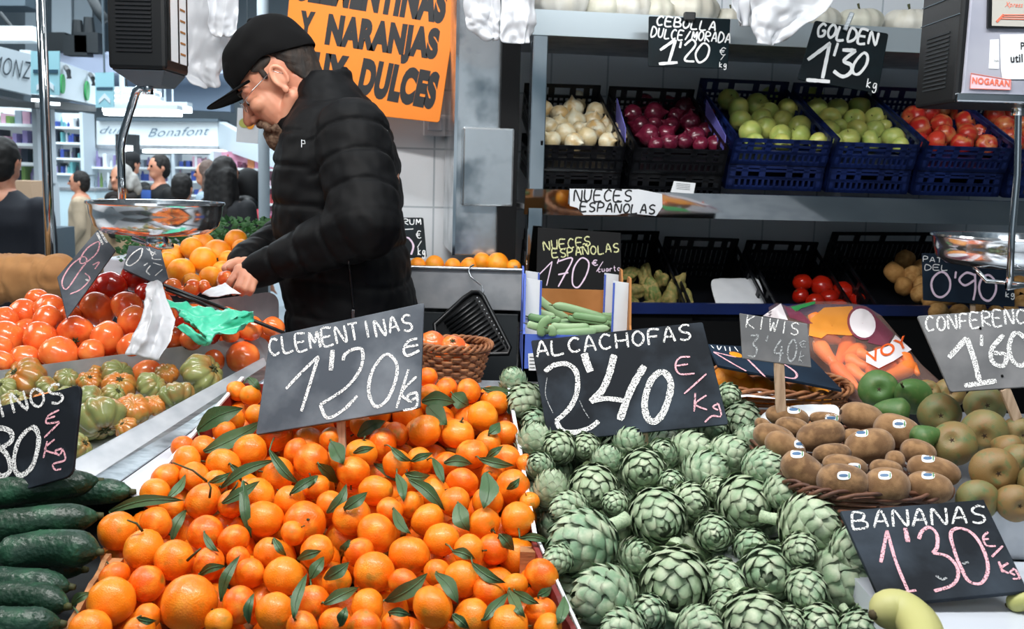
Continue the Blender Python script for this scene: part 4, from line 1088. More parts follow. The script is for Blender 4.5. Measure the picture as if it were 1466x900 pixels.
# ---- banana and the white counter's odds and ends
def banana(pts, r, label):
    pts = [V(p) for p in pts]; P = []
    k = 24
    for i in range(k):          # Catmull-Rom
        t = i / (k - 1) * (len(pts) - 1); j = min(int(t), len(pts) - 2); u = t - j
        a, b_, c, d = pts[max(0, j - 1)], pts[j], pts[j + 1], pts[min(len(pts) - 1, j + 2)]
        P.append(.5 * ((2 * b_) + (c - a) * u + (2 * a - 5 * b_ + 4 * c - d) * u * u + (3 * b_ - a - 3 * c + d) * u ** 3))
    rs = [r * max(.22, min(1, math.sin(math.pi * min(.5, .06 + 2.6 * i / k)) , math.sin(math.pi * min(.5, .05 + 2.4 * (k - 1 - i) / k)))) for i in range(k)]
    root = MB(); root.tube(P, rs, 5 * 3)
    o = root.build('banana', M['banana'], None, smooth=True); tag(o, label, 'banana')
    for e, nx in ((P[0], P[1]), (P[-1], P[-2])):
        mb = MB(); mb.tube([e + (nx - e) * .5, e + (e - nx) * .9], [r * .3, r * .22], 8); mb.build('tip', M['banana_tip'], o, smooth=True)
    return o
wz = lambda x, y, up: on_plane(x, y, V((0, 0, 1.085 + up)), V((0, 0, 1)))
banana([wz(1250, 880, .03), wz(1283, 872, .034), wz(1312, 890, .03), wz(1326, 925, .025), wz(1320, 970, .02)], .023, 'green yellow banana at the lower right corner of the artichokes')
banana([wz(1442, 866, .004), wz(1470, 858, .016), wz(1520, 850, .02), wz(1570, 856, .015)], .012, 'green banana tip entering at the right edge on the white counter')
# steel box edge and pear tray at the right
pt = thing('pear_tray', 'pale steel tray carrying the pear heap above the white counter', 'tray', V((.8, 1.5, 1.09)))
mb = MB(); mb.box((.98, 1.345, 1.12), (.66, .012, .07)); mb.build('front_lip', M['steel_soft'], pt)
mb = MB(); mb.box((.98, 1.62, 1.1), (.62, .5, .01)); mb.build('floor_panel', M['steel_soft'], pt)
# ------------------------------------------------------------------ price boards and lettering
GL = {
'A': [[(0,0),(.5,1),(1,0)],[(.2,.36),(.8,.36)]], 'B': [[(0,0),(0,1),(.7,.95),(.8,.75),(.6,.55),(0,.52)],[(.6,.54),(1,.35),(.9,.08),(0,0)]],
'C': [[(.95,.85),(.5,1),(.08,.7),(.05,.3),(.4,0),(.95,.12)]], 'D': [[(0,0),(.05,1),(.7,.9),(1,.5),(.7,.1),(0,0)]], 'E': [[(1,1),(0,1),(0,0),(1,0)],[(0,.52),(.8,.52)]],
'F': [[(1,1),(.1,1),(0,0)],[(.05,.55),(.8,.55)]], 'G': [[(.95,.85),(.5,1),(.05,.6),(.3,.03),(.9,.1),(.95,.45),(.55,.45)]], 'H': [[(0,0),(0,1)],[(1,0),(1,1)],[(0,.5),(1,.5)]],
'I': [[(.5,0),(.5,1)]], 'K': [[(0,0),(0,1)],[(.9,1),(.05,.48),(1,0)]], 'L': [[(0,1),(0,0),(.95,.02)]], 'M': [[(0,0),(.1,1),(.5,.35),(.9,1),(1,0)]], 'N': [[(0,0),(.05,1),(.95,0),(1,1)]],
'O': [[(.5,1),(.1,.75),(.05,.3),(.45,0),(.9,.25),(.95,.7),(.5,1)]], 'P': [[(0,0),(.05,1),(.8,.95),(.9,.65),(.6,.5),(.03,.46)]], 'R': [[(0,0),(.05,1),(.8,.95),(.85,.65),(.05,.5),(.95,0)]],
'S': [[(.95,.9),(.5,1),(.08,.8),(.25,.56),(.8,.42),(.9,.15),(.5,0),(.05,.1)]], 'T': [[(0,1),(1,1)],[(.5,1),(.48,0)]], 'U': [[(0,1),(.05,.25),(.45,0),(.85,.2),(.95,1)]], 'W': [[(0,1),(.25,0),(.5,.7),(.75,0),(1,1)]],
'Z': [[(0,1),(1,1),(0,0),(1,0)]], '3': [[(.1,.95),(.9,1),(.45,.58),(.9,.4),(.7,.02),(.05,.06)]], '4': [[(.6,1),(.05,.4),(1,.4)],[(.75,.7),(.7,0)]], '0': [[(.5,1),(.1,.7),(.1,.25),(.5,0),(.9,.3),(.85,.75),(.5,1)]],
"'": [[(.5,1),(.4,.75)]], '/': [[(.9,1),(.1,0)]], 'k': [[(.1,0),(.1,1)],[(.8,.65),(.15,.32),(.85,0)]], 'g': [[(.8,.6),(.3,.6),(.15,.25),(.5,.1),(.8,.5)],[(.82,.62),(.85,-.2),(.4,-.4),(.1,-.2)]],
'c': [[(.9,.5),(.4,.6),(.1,.3),(.4,0),(.9,.1)]], 'u': [[(.05,.6),(.1,.1),(.5,0),(.85,.2),(.9,.6)],[(.9,.6),(.95,0)]], 'a': [[(.85,.5),(.3,.55),(.1,.2),(.5,0),(.85,.4)],[(.87,.6),(.95,0)]], 'r': [[(.1,.6),(.15,0)],[(.15,.35),(.5,.6),(.9,.55)]],
't': [[(.4,1),(.4,.1),(.8,0)],[(.05,.65),(.8,.65)]], 'o': [[(.5,.6),(.1,.35),(.4,0),(.85,.2),(.8,.5),(.5,.6)]], '€': [[(.95,.9),(.5,1),(.15,.5),(.45,.02),(.95,.1)],[(0,.6),(.75,.62)],[(0,.4),(.7,.42)]], '-': [[(0,.5),(1,.5)]], ' ': []}
GL['Ñ'] = GL['N'] + [[(.1,1.22),(.4,1.32),(.7,1.2),(.95,1.3)]]
def smooth_line(p, n=6):
    if len(p) < 3: 
        return [(p[0][0] + (p[-1][0] - p[0][0]) * i / 8, p[0][1] + (p[-1][1] - p[0][1]) * i / 8) for i in range(9)]
    out = []
    cl = p[0] == p[-1]; q = [p[-2] if cl else p[0]] + list(p) + [p[1] if cl else p[-1]]
    for i in range(1, len(q) - 2):
        a, b, c, d = q[i - 1], q[i], q[i + 1], q[i + 2]
        for k in range(n):
            u = k / n
            out.append(tuple(.5 * (2 * b[j] + (c[j] - a[j]) * u + (2 * a[j] - 5 * b[j] + 4 * c[j] - d[j]) * u * u + (3 * b[j] - a[j] - 3 * c[j] + d[j]) * u ** 3) for j in (0, 1)))
    out.append(tuple(p[-1])); return out
class Board:
    """flat board through three corner points; px gives places on its face"""
    def __init__(s, name, label, cat, tl, tr, br, bl, ytl, ytr, ybl, m, th=.006, group='chalk price boards', rad=0, extra=None):
        s.P = at(*tl, ytl); a = at(*tr, ytr); b = at(*bl, ybl)
        s.n = (a - s.P).cross(b - s.P).normalized()
        if s.n.dot(CAM - s.P) < 0: s.n = -s.n
        poly = [s.p(*q) for q in (extra or (tl, tr, br, bl))]
        if rad:
            out = []
            for i in range(len(poly)):
                a0, b0, c0 = poly[i - 1], poly[i], poly[(i + 1) % len(poly)]
                u, v = (a0 - b0).normalized() * rad, (c0 - b0).normalized() * rad
                for k in range(5):
                    t = k / 4; out.append(b0 + u * (1 - t) ** 2 + v * t ** 2)
            poly = out
        base = min((s.p(*q) for q in (tl, tr, br, bl)), key=lambda v: v.z)
        s.root = thing(name, label, cat, base, None, group)
        mb = MB(); mb.prism(poly, -s.n * th); mb.build('panel', m, s.root, bevel=.0012)
        s.k = 0
    def p(s, x, y, up=0):
        return on_plane(x, y, s.P + (s.n * up if up else V((0, 0, 0))), s.n)
    def strokes(s, lines, wpx, m, name='lettering', T=None, jit=.18):
        """lines of photo points -> one raised chalk mark"""
        if name == 'chalk_smudge' and len(lines) > 1:
            for l_ in lines: s.strokes([l_], wpx, m, name, T, jit)
            return
        mb = MB(); s.k += 1
        for ln in lines:
            ln = smooth_line([(T(*q) if T else q) for q in ln])
            P = [s.p(*q, .0006 + .0001 * s.k) for q in ln]
            L = []; Rr = []
            for i in range(len(P)):
                d = (P[min(i + 1, len(P) - 1)] - P[max(i - 1, 0)])
                if d.length < 1e-7: d = V((1, 0, 0))
                sd = s.n.cross(d.normalized()); w = wpx * .44 * mpp(P[i]) * (1 + jit * noise.noise(P[i] * 90) + rng.uniform(-jit, jit) * .4)
                if i in (0, len(P) - 1): w *= .8
                L.append(P[i] + sd * w); Rr.append(P[i] - sd * w)
            mb.grid([L, Rr])
        return mb.build(name, m, s.root, fix=False)
    def text(s, txt, p0, p1, h, wpx, m, T=None, gap=.28, slant=0, wob=.05, name='lettering'):
        if T: 
            k = abs(T(1, 0)[0] - T(0, 0)[0]); p0 = T(*p0); p1 = T(*p1); h *= k; wpx *= k
        n = len(txt); dx, dy = p1[0] - p0[0], p1[1] - p0[1]; L = math.hypot(dx, dy); ux, uy = dx / L, dy / L
        adv = L / (n - gap); w = adv * (1 - gap); lines = []
        for i, ch in enumerate(txt):
            hh = h * (1 + rng.uniform(-wob, wob)); o = i * adv + rng.uniform(-wob, wob) * w; yo = rng.uniform(-wob, wob) * h
            for st in GL[ch]:
                lines.append([(p0[0] + ux * (o + x * w) + (uy) * (y * hh + yo) + slant * y * hh * ux, p0[1] + uy * (o + x * w) - ux * (y * hh + yo) + slant * y * hh * uy) for x, y in st])
        return s.strokes(lines, wpx, m, name)
    def stick(s, p, q, w=.02, back=.006, m=None, dq=0):
        a = s.p(*p, -back - .004); b = at(*q, a.y + dq)
        mb = MB(); mb.bar(a, b, w, .007, s.n); mb.build('stick', m or M['wood'], s.root, bevel=.001); return mb
def TT(sc_, ox, oy): return lambda x, y: (ox + x / sc_, oy + y / sc_)

# clementines board
t = TT(3.962, 350, 420)
B = Board('price_board', 'grey chalk board CLEMENTINAS 1\'20 € k stuck in the clementine heap', 'price board', (386.6,480.6), (607,433), (601.6,583), (366,622), 1.67, 1.67, 1.575, M['slate_dusty'], rad=.004)
B.text('CLEMENTINAS', (150,352), (955,206), 92, 15, M['chalk'], t)
B.strokes([[(235,540),(330,440),(420,355)],[(420,355),(375,500),(322,668)],[(560,380),(570,345),(620,315),(668,322),(660,420),(580,530),(430,630)],[(430,630),(470,705),(560,660),(640,580)]], 5.2, M['chalk'], T=t)
B.strokes([[(800,345),(725,440),(705,560),(745,640),(810,600),(860,480),(860,390),(800,345)]], 5.4, M['chalk'], T=t)
B.strokes([[(500,320),(490,435)]], 7.5, M['chalk'], T=t)
B.strokes([[(930,430),(862,650)],[(975,470),(890,565),(950,615)],[(978,560),(930,575),(932,610),(972,590)],[(978,560),(975,640),(900,662)],[(980,255),(930,270),(903,320),(925,352),(992,322)],[(903,305),(985,292)]], 4.2, M['chalk'], T=t)
B.stick((488,595),(490,650), .014)
# artichokes board
t = TT(4.737, 760, 460)
B = Board('price_board', 'big dark chalk board ALCACHOFAS 2\'40 € kg above the artichokes', 'price board', (760,487), (1006,460.5), (1043,607), (785,632), 1.69, 1.69, 1.60, M['slate'], rad=.004)
B.text('ALCACHOFAS', (45,238), (1090,124), 100, 17, M['chalk'], t)
B.strokes([[(95,340),(160,295),(250,290),(310,350),(312,480),(260,590),(170,675)],[(170,675),(215,740),(300,750),(400,720),(460,675)]], 8.0, M['chalk'], T=t)
B.strokes([[(362,215),(380,280),(405,340)],[(565,225),(530,360),(480,470),(405,545)],[(770,300),(680,460),(602,668)]], 11.5, M['chalk'], T=t)
B.strokes([[(405,545),(500,522),(640,537)]], 8.0, M['chalk'], T=t)
B.strokes([[(890,340),(815,400),(772,540),(785,640),(830,680),(890,630),(940,500),(945,400),(890,340)]], 10.5, M['chalk'], T=t)
B.strokes([[(1080,240),(1010,245),(980,300),(1010,355),(1110,352)],[(980,302),(1065,288)],[(1190,355),(1040,490)],[(1115,485),(1108,610)],[(1190,500),(1115,560),(1195,598)],[(1270,555),(1235,580),(1270,600)],[(1270,555),(1290,640),(1230,640),(1180,682)]], 2.8, M['chalk_pink'], T=t)
B.strokes([[(330,535),(360,600),(395,655)],[(110,380),(100,500),(150,620)]], 1.2, M['chalk_thin'], T=t, name='chalk_smudge')
B.stick((920,615),(922,660), .017)
# kiwis board
t = TT(2.813, 1000, 280)
B = Board('price_board', 'small pale grey chalk board KIWIS 3\'40 on a wooden stick', 'price board', (1059,448), (1156,463), (1162,526), (1063,513), 1.64, 1.64, 1.62, M['slate_pale'], .004)
B.text('KIWIS', (190,532), (402,562), 50, 6, M['chalk'], t)
B.text("3'40", (195,648), (392,672), 92, 8, M['chalk_thin'], t); B.text('€', (403,608), (434,612), 26, 4, M['chalk_thin'], t); B.text('k', (402,668), (424,672), 48, 5, M['chalk_thin'], t)
B.stick((1115,518),(1118,590), .0165, 0)
# conference pears board
B = Board('price_board', 'grey chalk board CONFERENCIA 1\'60 over the pears, cut by the right frame edge', 'price board', (1313,452), (1500,438.5), (1522,550), (1361,561), 1.62, 1.60, 1.56, M['slate_pale'], rad=.004)
B.text('CONFERENCIA', (918,548), (1405,506), 58, 9, M['chalk'], t)
B.strokes([[(1008,652),(1080,572)],[(1080,572),(1110,660),(1132,750)],[(1070,765),(1200,745)]], 8.4, M['chalk'], T=t); B.strokes([[(1140,560),(1140,605)]], 5, M['chalk'], T=t)
B.strokes([[(1228,560),(1180,620),(1187,672),(1228,684),(1238,642),(1190,632)],[(1280,550),(1250,610),(1270,670),(1310,680),(1340,610),(1280,550)]], 7, M['chalk'], T=t)
for x, y in ((1135,533),(1223,725)):
    mb = MB(); mb.ball(B.p(*t(x, y), .0012), .0022, 8, 6); mb.build('nail_head', M['blackmatte'], B.root, smooth=True)
B.stick((1438,556),(1456,600), .016, 0)
# bananas board
t = TT(4.5, 1180, 700)
B = Board('price_board', 'dark chalk board BANANAS 1\'30 € kg leaning on the white counter', 'price board', (1203,731), (1408.5,714.5), (1472,845.5), (1264,866), 1.275, 1.285, 1.15, M['slate'], .007)
B.text('BANANAS', (190,258), (1045,212), 108, 18, M['chalk'], t)
B.strokes([[(365,470),(405,265)],[(405,265),(460,460),(540,655)],[(610,320),(630,270),(680,245),(725,290),(727,370),(700,410)],[(700,410),(790,430),(850,490),(862,560),(820,620),(710,655)],[(870,250),(815,285),(840,400),(880,500),(930,590),(1010,605),(1055,520),(1030,400),(960,290),(870,250)]], 5.6, M['chalk_pink'], T=t)
B.strokes([[(522,250),(540,340)]], 7, M['chalk_pink'], T=t); B.strokes([[(525,660),(592,650)]], 4, M['chalk_pink'], T=t)
B.strokes([[(1055,275),(1025,310),(1045,362),(1105,365)],[(1025,322),(1060,320)],[(1150,365),(1080,435)],[(1125,465),(1150,535)],[(1185,475),(1140,510),(1190,542)],[(1225,510),(1200,535),(1230,552)],[(1230,515),(1258,570),(1215,577)]], 3.6, M['chalk_pink'], T=t)
B.strokes([[(720,555),(760,580),(790,570)],[(890,480),(930,470)]], 4, M['chalk_thin'], T=t, name='chalk_smudge')
# onions board
t = TT(3, 740, 0)
B = Board('price_board', 'dark board CEBOLLA DULCE/MORADA 1\'20 clipped to the top shelf edge', 'price board', (929,23), (1046,27), (1042,98), (928,95), 2.66, 2.69, 2.64, M['slate_teal'], .004, rad=.004)
B.text('CEBOLLA', (598,106), (850,134), 38, 8, M['chalk_solid'], t, slant=.1); B.text('DULCE/MORADA', (575,158), (914,186), 40, 7.5, M['chalk_solid'], t, slant=.1)
B.strokes([[(615,215),(680,170)],[(682,170),(652,270)],[(610,274),(690,268)]], 4.6, M['chalk_solid'], T=t)
B.strokes([[(706,178),(700,206)],[(720,195),(752,170),(766,195),(720,255),(762,264)],[(800,186),(768,230),(782,268),(815,248),(826,205),(800,186)]], 3.4, M['chalk_solid'], T=t)
B.text('€', (868,234), (896,236), 30, 4, M['chalk_solid'], t); B.text('/', (872,258), (892,258), 20, 3, M['chalk_solid'], t); B.text('kg', (868,288), (900,290), 24, 3.4, M['chalk_solid'], t)
mb = MB(); mb.box(B.p(987, 24, .005), (.03, .02, .022)); mb.build('clip', M['black'], B.root, bevel=.003)
# golden board
t = TT(4.729, 1020, 0)
B = Board('price_board', 'dark tilted board GOLDEN 1\'30 kg clipped to the top shelf edge', 'price board', (1167,29), (1272.5,48), (1257,133.5), (1141.5,113.5), 2.68, 2.70, 2.66, M['slate_teal'], .004, rad=.007)
B.text('GOLDEN', (700,245), (1105,302), 88, 20, M['chalk_solid'], t, slant=.12)
B.strokes([[(645,405),(800,290)],[(795,290),(745,530)],[(635,540),(795,552)],[(880,338),(972,342)],[(972,342),(890,410),(938,440),(935,490),(880,518),(820,480)]], 6, M['chalk_solid'], T=t)
B.strokes([[(850,290),(822,380)],[(1020,360),(960,430),(952,490),(990,500),(1040,440),(1050,380),(1020,360)]], 4.6, M['chalk_solid'], T=t)
B.text('kg', (1040,590), (1112,604), 60, 8, M['chalk_solid'], t)
mb = MB(); mb.bar(B.p(1209, 44, .004), B.p(1220, 18, .012), .012, .012); mb.build('clip', M['steel'], B.root, bevel=.002)
# walnuts board
t = TT(3.462, 740, 260)
B = Board('price_board', 'black board NUECES ESPAÑOLAS 1\'70 €/cuarto leaning in the lower rack', 'price board', (770,325), (889,333), (890,425), (767,420), 2.66, 2.67, 2.62, M['blackmatte'], .004)
B.text('NUECES', (135,340), (366,318), 46, 7, M['chalk_yellow'], t); B.text('ESPAÑOLAS', (178,376), (506,348), 42, 7, M['chalk_yellow'], t)
B.strokes([[(110,460),(175,395)],[(175,395),(147,515)],[(208,382),(200,406)]], 1.6, M['chalk_lilac'], T=t)
B.strokes([[(205,395),(275,380),(232,470),(205,520)],[(205,460),(255,450)],[(320,378),(282,430),(276,505),(305,522),(345,460),(356,400),(320,378)]], 2.4, M['chalk_lilac'], T=t)
B.text('€', (374,418), (404,414), 26, 5, M['chalk_lilac'], t); B.text('/', (392,446), (438,442), 48, 4, M['chalk_lilac'], t); B.text('cuarto', (402,448), (512,440), 26, 4, M['chalk_lilac'], t)
# country potatoes board
t = TT(6, 1240, 310)
B = Board('price_board', 'blue black board PAT DEL 0\'90 kg half behind the right scale pan', 'price board', (1320,362), (1451,366), (1453,439), (1322,429.5), 2.755, 2.775, 2.735, M['slate_blue'], .004)
B.text('PAT', (490,388), (650,394), 44, 8, M['chalk_solid'], t); B.text('DEL', (508,456), (700,462), 44, 8, M['chalk_solid'], t)
B.strokes([[(640,475),(580,520),(560,590),(590,670),(650,690),(710,640),(722,560),(690,495),(640,475)],[(772,470),(764,530)],[(930,500),(860,482),(800,540),(850,590),(930,545)],[(935,490),(938,620),(920,718)],[(1050,500),(990,540),(970,620),(1000,700),(1060,720),(1110,650),(1110,560),(1050,500)]], 3.6, M['chalk_lilac'], T=t)
B.text('kg', (1195,690), (1278,692), 46, 8, M['chalk_solid'], t)
B.stick((1392,428),(1394,475), .014)
# board lying on the wide basket
t = TT(2.813, 1000, 280)
B = Board('price_board', 'blue black board lying almost flat on the wide wicker basket, pink 1\'70', 'price board', (1013,492), (1150,500), (1206,557.5), (1028,522), 1.93, 1.97, 1.83, M['slate_blue'], .006)
B.strokes([[(62,630),(125,668),(192,706)],[(60,628),(150,650)],[(195,655),(230,690),(268,728)],[(250,660),(330,672),(392,712),(385,735),(330,726)]], 3.8, M['chalk_pink'], T=t)
B.strokes([[(50,602),(62,614)],[(75,604),(82,620),(92,606)],[(105,606),(110,624)],[(125,608),(128,626)],[(145,608),(160,628)]], 1.6, M['chalk_solid'], T=t)
# cucumbers board
t = TT(2.8125, 0, 400)
B = Board('price_board', 'dark rounded chalk board PEPINOS 80 € kg leaning on the cucumbers, left edge', 'price board', (-75,602), (116,549), (103,681), (-88,736), 1.47, 1.43, 1.41, M['slate'], .006, rad=.014)
B.text('PEPINOS', (-235,612), (262,488), 76, 13, M['chalk'], t)
B.strokes([[(-10,600),(40,610),(45,650),(-10,690),(-30,740),(0,790),(40,770),(30,710),(-20,650),(-10,600)],[(122,598),(75,650),(55,740),(80,788),(130,750),(155,660),(148,608),(122,598)]], 8.5, M['chalk'], T=t)
B.strokes([[(238,525),(195,548),(188,578),(238,572)],[(185,562),(222,550)],[(240,575),(178,636)],[(190,650),(175,718)],[(220,643),(180,682),(228,702)],[(250,680),(222,690),(240,706),(252,682)],[(252,682),(262,725),(215,742),(222,765),(246,762)]], 3.2, M['chalk_pink'], T=t)
# tilted boards over the tomatoes
t = TT(3.4625, 0, 200)
B = Board('price_board', 'grey chalk board standing on its corner in the tomatoes, pink figures', 'price board', (140,328), (166,358), (96,455), (82,396), 2.12, 2.10, 2.0, M['slate_dusty'], .006)
B.strokes([[(330,740),(308,700),(350,625),(410,580),(430,600),(395,650),(330,740)],[(345,765),(400,740),(445,690),(420,660)],[(395,600),(430,540),(490,505),(480,560),(420,610),(395,600)],[(460,620),(492,606),(470,640)]], 2.2, M['chalk_pink'], T=t)
B.strokes([[(480,460),(510,520)],[(495,450),(530,510)],[(425,690),(440,700)]], 4, M['chalk'], T=t, name='chalk_smudge')
t = TT(3.752, 130, 300)
B = Board('price_board', 'small grey chalk board tipped over between the red tomatoes and oranges', 'price board', (184,351), (229,353), (242,400), (176,384), 2.26, 2.26, 2.2, M['slate_dusty'], .006, extra=[(184,351),(229,353),(241,398),(228,408),(176,384)])
B.strokes([[(275,208),(225,235),(190,285),(212,300),(262,262),(275,208)],[(285,300),(308,285)],[(320,300),(300,330),(318,350)]], 2.4, M['chalk'], T=t)
B.strokes([[(300,210),(350,240)],[(312,205),(330,250)],[(345,225),(330,262),(378,268)],[(335,285),(382,300)],[(345,355),(385,320)]], 1.8, M['chalk'], T=t)
t = TT(3.333, 560, 290)
B = Board('price_board', 'small dark board with euro per kg behind the vendor back, on the tiles', 'price board', (560,311), (606,311), (611,367), (556,370), 2.82, 2.82, 2.74, M['slate_teal'], .005, rad=.006)
B.text('RUM', (60,106), (142,104), 26, 5, M['chalk_solid'], t); B.strokes([[(62,128),(106,125)]], 1.8, M['chalk_solid'], T=t)
B.strokes([[(60,165),(85,170),(106,205),(95,248)]], 3, M['chalk_lilac'], T=t); B.text('€', (120,172), (146,170), 34, 5, M['chalk_solid'], t); B.text('/', (122,214), (150,212), 30, 4, M['chalk_solid'], t); B.text('kg', (128,250), (164,250), 36, 5, M['chalk_solid'], t)

# white paper sign on the mirror front
t = TT(3.462, 740, 260)
B = Board('paper_sign', 'torn white paper sign NUECES ESPAÑOLAS taped on the mirror front of the shelf', 'paper sign', t(262,35), t(720,60), t(690,170), t(262,120), sh(816,270,-.014).y, sh(948,278,-.014).y, sh(816,295,-.014).y, M['paper'], .0012, None, extra=[t(*q) for q in ((262,35),(605,38),(720,60),(722,125),(690,170),(540,155),(495,165),(330,165),(300,130),(262,120))])
B.text('NUECES', (283,96), (566,96), 56, 9, M['ink'], t, slant=.1, wob=.03); B.text('ESPAÑOLAS', (314,146), (682,160), 46, 9, M['ink'], t, slant=.1, wob=.03)

# printed lettering
def glyphs(txt, bold=.03, shear=0, extr=0):
    cu = bpy.data.curves.new('txt', 'FONT'); cu.body = txt; cu.size = 1; cu.offset = bold; cu.shear = shear; cu.resolution_u = 4; cu.space_character = 1.08
    o = bpy.data.objects.new('txt', cu); COL.objects.link(o)
    dg = bpy.context.evaluated_depsgraph_get(); me = bpy.data.meshes.new_from_object(o.evaluated_get(dg))
    vs = [v.co.copy() for v in me.vertices]; fs = [tuple(p.vertices) for p in me.polygons]
    bpy.data.objects.remove(o); bpy.data.curves.remove(cu); bpy.data.meshes.remove(me)
    x0 = min(v.x for v in vs); x1 = max(v.x for v in vs)
    return [((v.x - x0) / (x1 - x0), v.y / .729) for v in vs], fs
def printed(B, txt, p0, p1, h, m, bold=.03, shear=0, slant=0, up=.0007, name='lettering'):
    vs, fs = glyphs(txt, bold, shear); dx, dy = p1[0] - p0[0], p1[1] - p0[1]; L = math.hypot(dx, dy); ux, uy = dx / L, dy / L
    mb = MB(); mb.add([B.p(p0[0] + dx * x + uy * y * h + slant * y, p0[1] + dy * x - ux * y * h, up) for x, y in vs], fs)
    return mb.build(name, m, B.root, fix=False)
t = TT(1.9158, 280, 0)
B = Board('orange_sign', 'orange sign CLEMENTINAS Y NARANJAS MUY DULCES hanging behind the vendor', 'sign', (420,-62), (662,-45), (629,175.5), (399,150), 2.98, 2.98, 2.98, M['signorange'], .006, None, rad=.01)
printed(B, 'CLEMENTINAS', t(262,-12), t(682,56), 50, M['ink'], .075, slant=.5)
printed(B, 'Y', t(279,105), t(319,110), 39, M['ink'], .075, slant=.5); printed(B, 'NARANJAS', t(354,114), t(662,156), 39, M['ink'], .075, slant=.5)
printed(B, 'MUY', t(262,226), t(408,247), 47, M['ink'], .075, slant=.5); printed(B, 'DULCES', t(442,250), t(654,292), 47, M['ink'], .075, slant=.5)
mb = MB(); mb.box(B.p(540, 20, -.08), (.03, .14, .03)); mb.build('wall_bracket', M['greyblue'], B.root)
# ------------------------------------------------------------------ crates and their produce on the rack
def crate(name, label, fl, fr, H, depth, tilt, m, back=.0, group='plastic crates', bw=.0032):
    """ventilated crate: fl, fr are its front top corners; it rises away from the viewer by tilt"""
    fl, fr = V(fl), V(fr); X = (fr - fl); w = X.length; X.normalize()
    Yd = V((-X.y, X.x, 0)).normalized(); Y = (Yd * math.cos(tilt) + V((0, 0, 1)) * math.sin(tilt)).normalized(); Z = X.cross(Y).normalized()
    Q = Matrix((X, Y, Z)).transposed()
    root = thing(name, label, 'crate', fl - Z * H + X * w / 2 + Y * depth / 2, Q, group)
    L = lambda x, y, z: (x - w / 2, y - depth / 2, z + H)
    def wall(kind):
        mb = MB(); t = .006
        ln = w if kind in ('f', 'b') else depth
        def bx(u0, u1, z0, z1):
            if kind == 'f': mb.box(L((u0 + u1) / 2, t / 2, (z0 + z1) / 2), (u1 - u0, t, z1 - z0))
            if kind == 'b': mb.box(L((u0 + u1) / 2, depth - t / 2, (z0 + z1) / 2), (u1 - u0, t, z1 - z0))
            if kind == 'l': mb.box(L(t / 2, (u0 + u1) / 2, (z0 + z1) / 2), (t, u1 - u0, z1 - z0))
            if kind == 'r': mb.box(L(w - t / 2, (u0 + u1) / 2, (z0 + z1) / 2), (t, u1 - u0, z1 - z0))
        top = 0 if kind in 'fb' else .012
        hb = .035 if kind == 'b' else 0
        top += hb
        bx(0, ln, top - .010, top); bx(0, ln, top - .042, top - .034); bx(0, ln, -H, -H + .012)
        for u in (0, .18, .36, .64, .82, 1):                     # hand slots
            c = ln * u; bx(max(0, c - .009), min(ln, c + .009), top - .04, top)
        n = max(6, int(ln / .017))
        for i in range(n + 1):                                   # fine grid
            c = .004 + (ln - .008) * i / n; bx(c - bw, c + bw, -H, top - .04)
        for z in (-H + .035, -H + .055): bx(0, ln, z - .003, z + .003)
        for e in (0.012, ln - .012): bx(e - .012, e + .012, -H, top)
        return mb
    for k, nm in (('f', 'front_panel'), ('b', 'back_panel'), ('l', 'side_panel'), ('r', 'side_panel')): wall(k).build(nm, m, root, local=True)
    mb = MB(); mb.box(L(w / 2, depth / 2, -H + .004), (w, depth, .006)); mb.build('base', m, root, local=True)
    return root, (fl, X, Y, Z, w)
TILT = R(25)
def upper(x0, x1, y, yr, m, lab, lab2):
    fl, fr = sh(x0, y, .0), sh(x1, yr, .0)
    r, fr_ = crate('crate', lab, fl, fr, .075, .38, TILT, m, group='upper crates of the middle shelf')
    X, Y, Z = fr_[1:4]; off = -Z * .0775 + Y * .004
    crate('crate', lab2, fl + off, fr + off, .072, .34, TILT * .55, m, group='lower crates of the middle shelf')
    return fr_
def fill_crate(fr, pts, name, meshes, cat, group, labs, rise=-.026, tol=.06, parts=(), axis=None, r_=None):
    fl, X, Y, Z, w = fr; items = []; C = []; Rr = []
    for i, (x, y, r) in enumerate(pts):
        c = on_plane(x, y, fl + Z * rise, Z); C.append(c); Rr.append(r * mpp(c))
    A = np.array([tuple(c) for c in C]); rr = np.array(Rr); n = len(A); A0 = A.copy()
    for _ in range(80):
        df = A[:, None] - A[None]; d = np.linalg.norm(df, axis=2) + np.eye(n); ov = np.maximum((rr[:, None] + rr[None]) * (1 - tol) - d, 0); np.fill_diagonal(ov, 0)
        A += .3 * (df / d[:, :, None] * ov[:, :, None]).sum(1); A = A0 + (A - A0) * .93
    for i, c in enumerate(A):
        c = V(c); ax = axis(c) if axis else None
        fruit(name, meshes, c, float(rr[i]), labs(i, *pts[i][:2]) if callable(labs) else labs, cat, group, ax, parts=parts)
oni = [(782,158,15),(798,163,15),(820,156,16),(828,145,16),(853,162,16),(820,174,17),(847,172,14),(787,182,16),(810,192,17),(850,185,15),(875,187,13),(840,197,16),(790,201,14),(870,203,14),(886,198,13),(822,204,15),(866,180,12),(804,176,12),(836,184,11)]
red = [(937,162,17),(980,155,18),(922,148,15),(906,163,14),(918,182,16),(928,192,17),(957,180,14),(953,191,14),(988,175,16),(1010,188,14),(995,197,16),(978,202,13),(957,204,14),(1020,206,14),(962,150,13),(1003,160,15),(968,166,13),(942,206,12),(940,178,12),(1006,205,12)]
g1 = [(1043,143,16),(1057,156,17),(1085,151,17),(1060,173,16),(1090,170,16),(1074,188,17),(1103,187,17),(1127,157,16),(1121,172,15),(1145,182,17),(1112,190,16),(1143,195,16),(1104,138,15),(1170,202,14),(1080,204,14),(1120,204,14),(1100,160,14)]
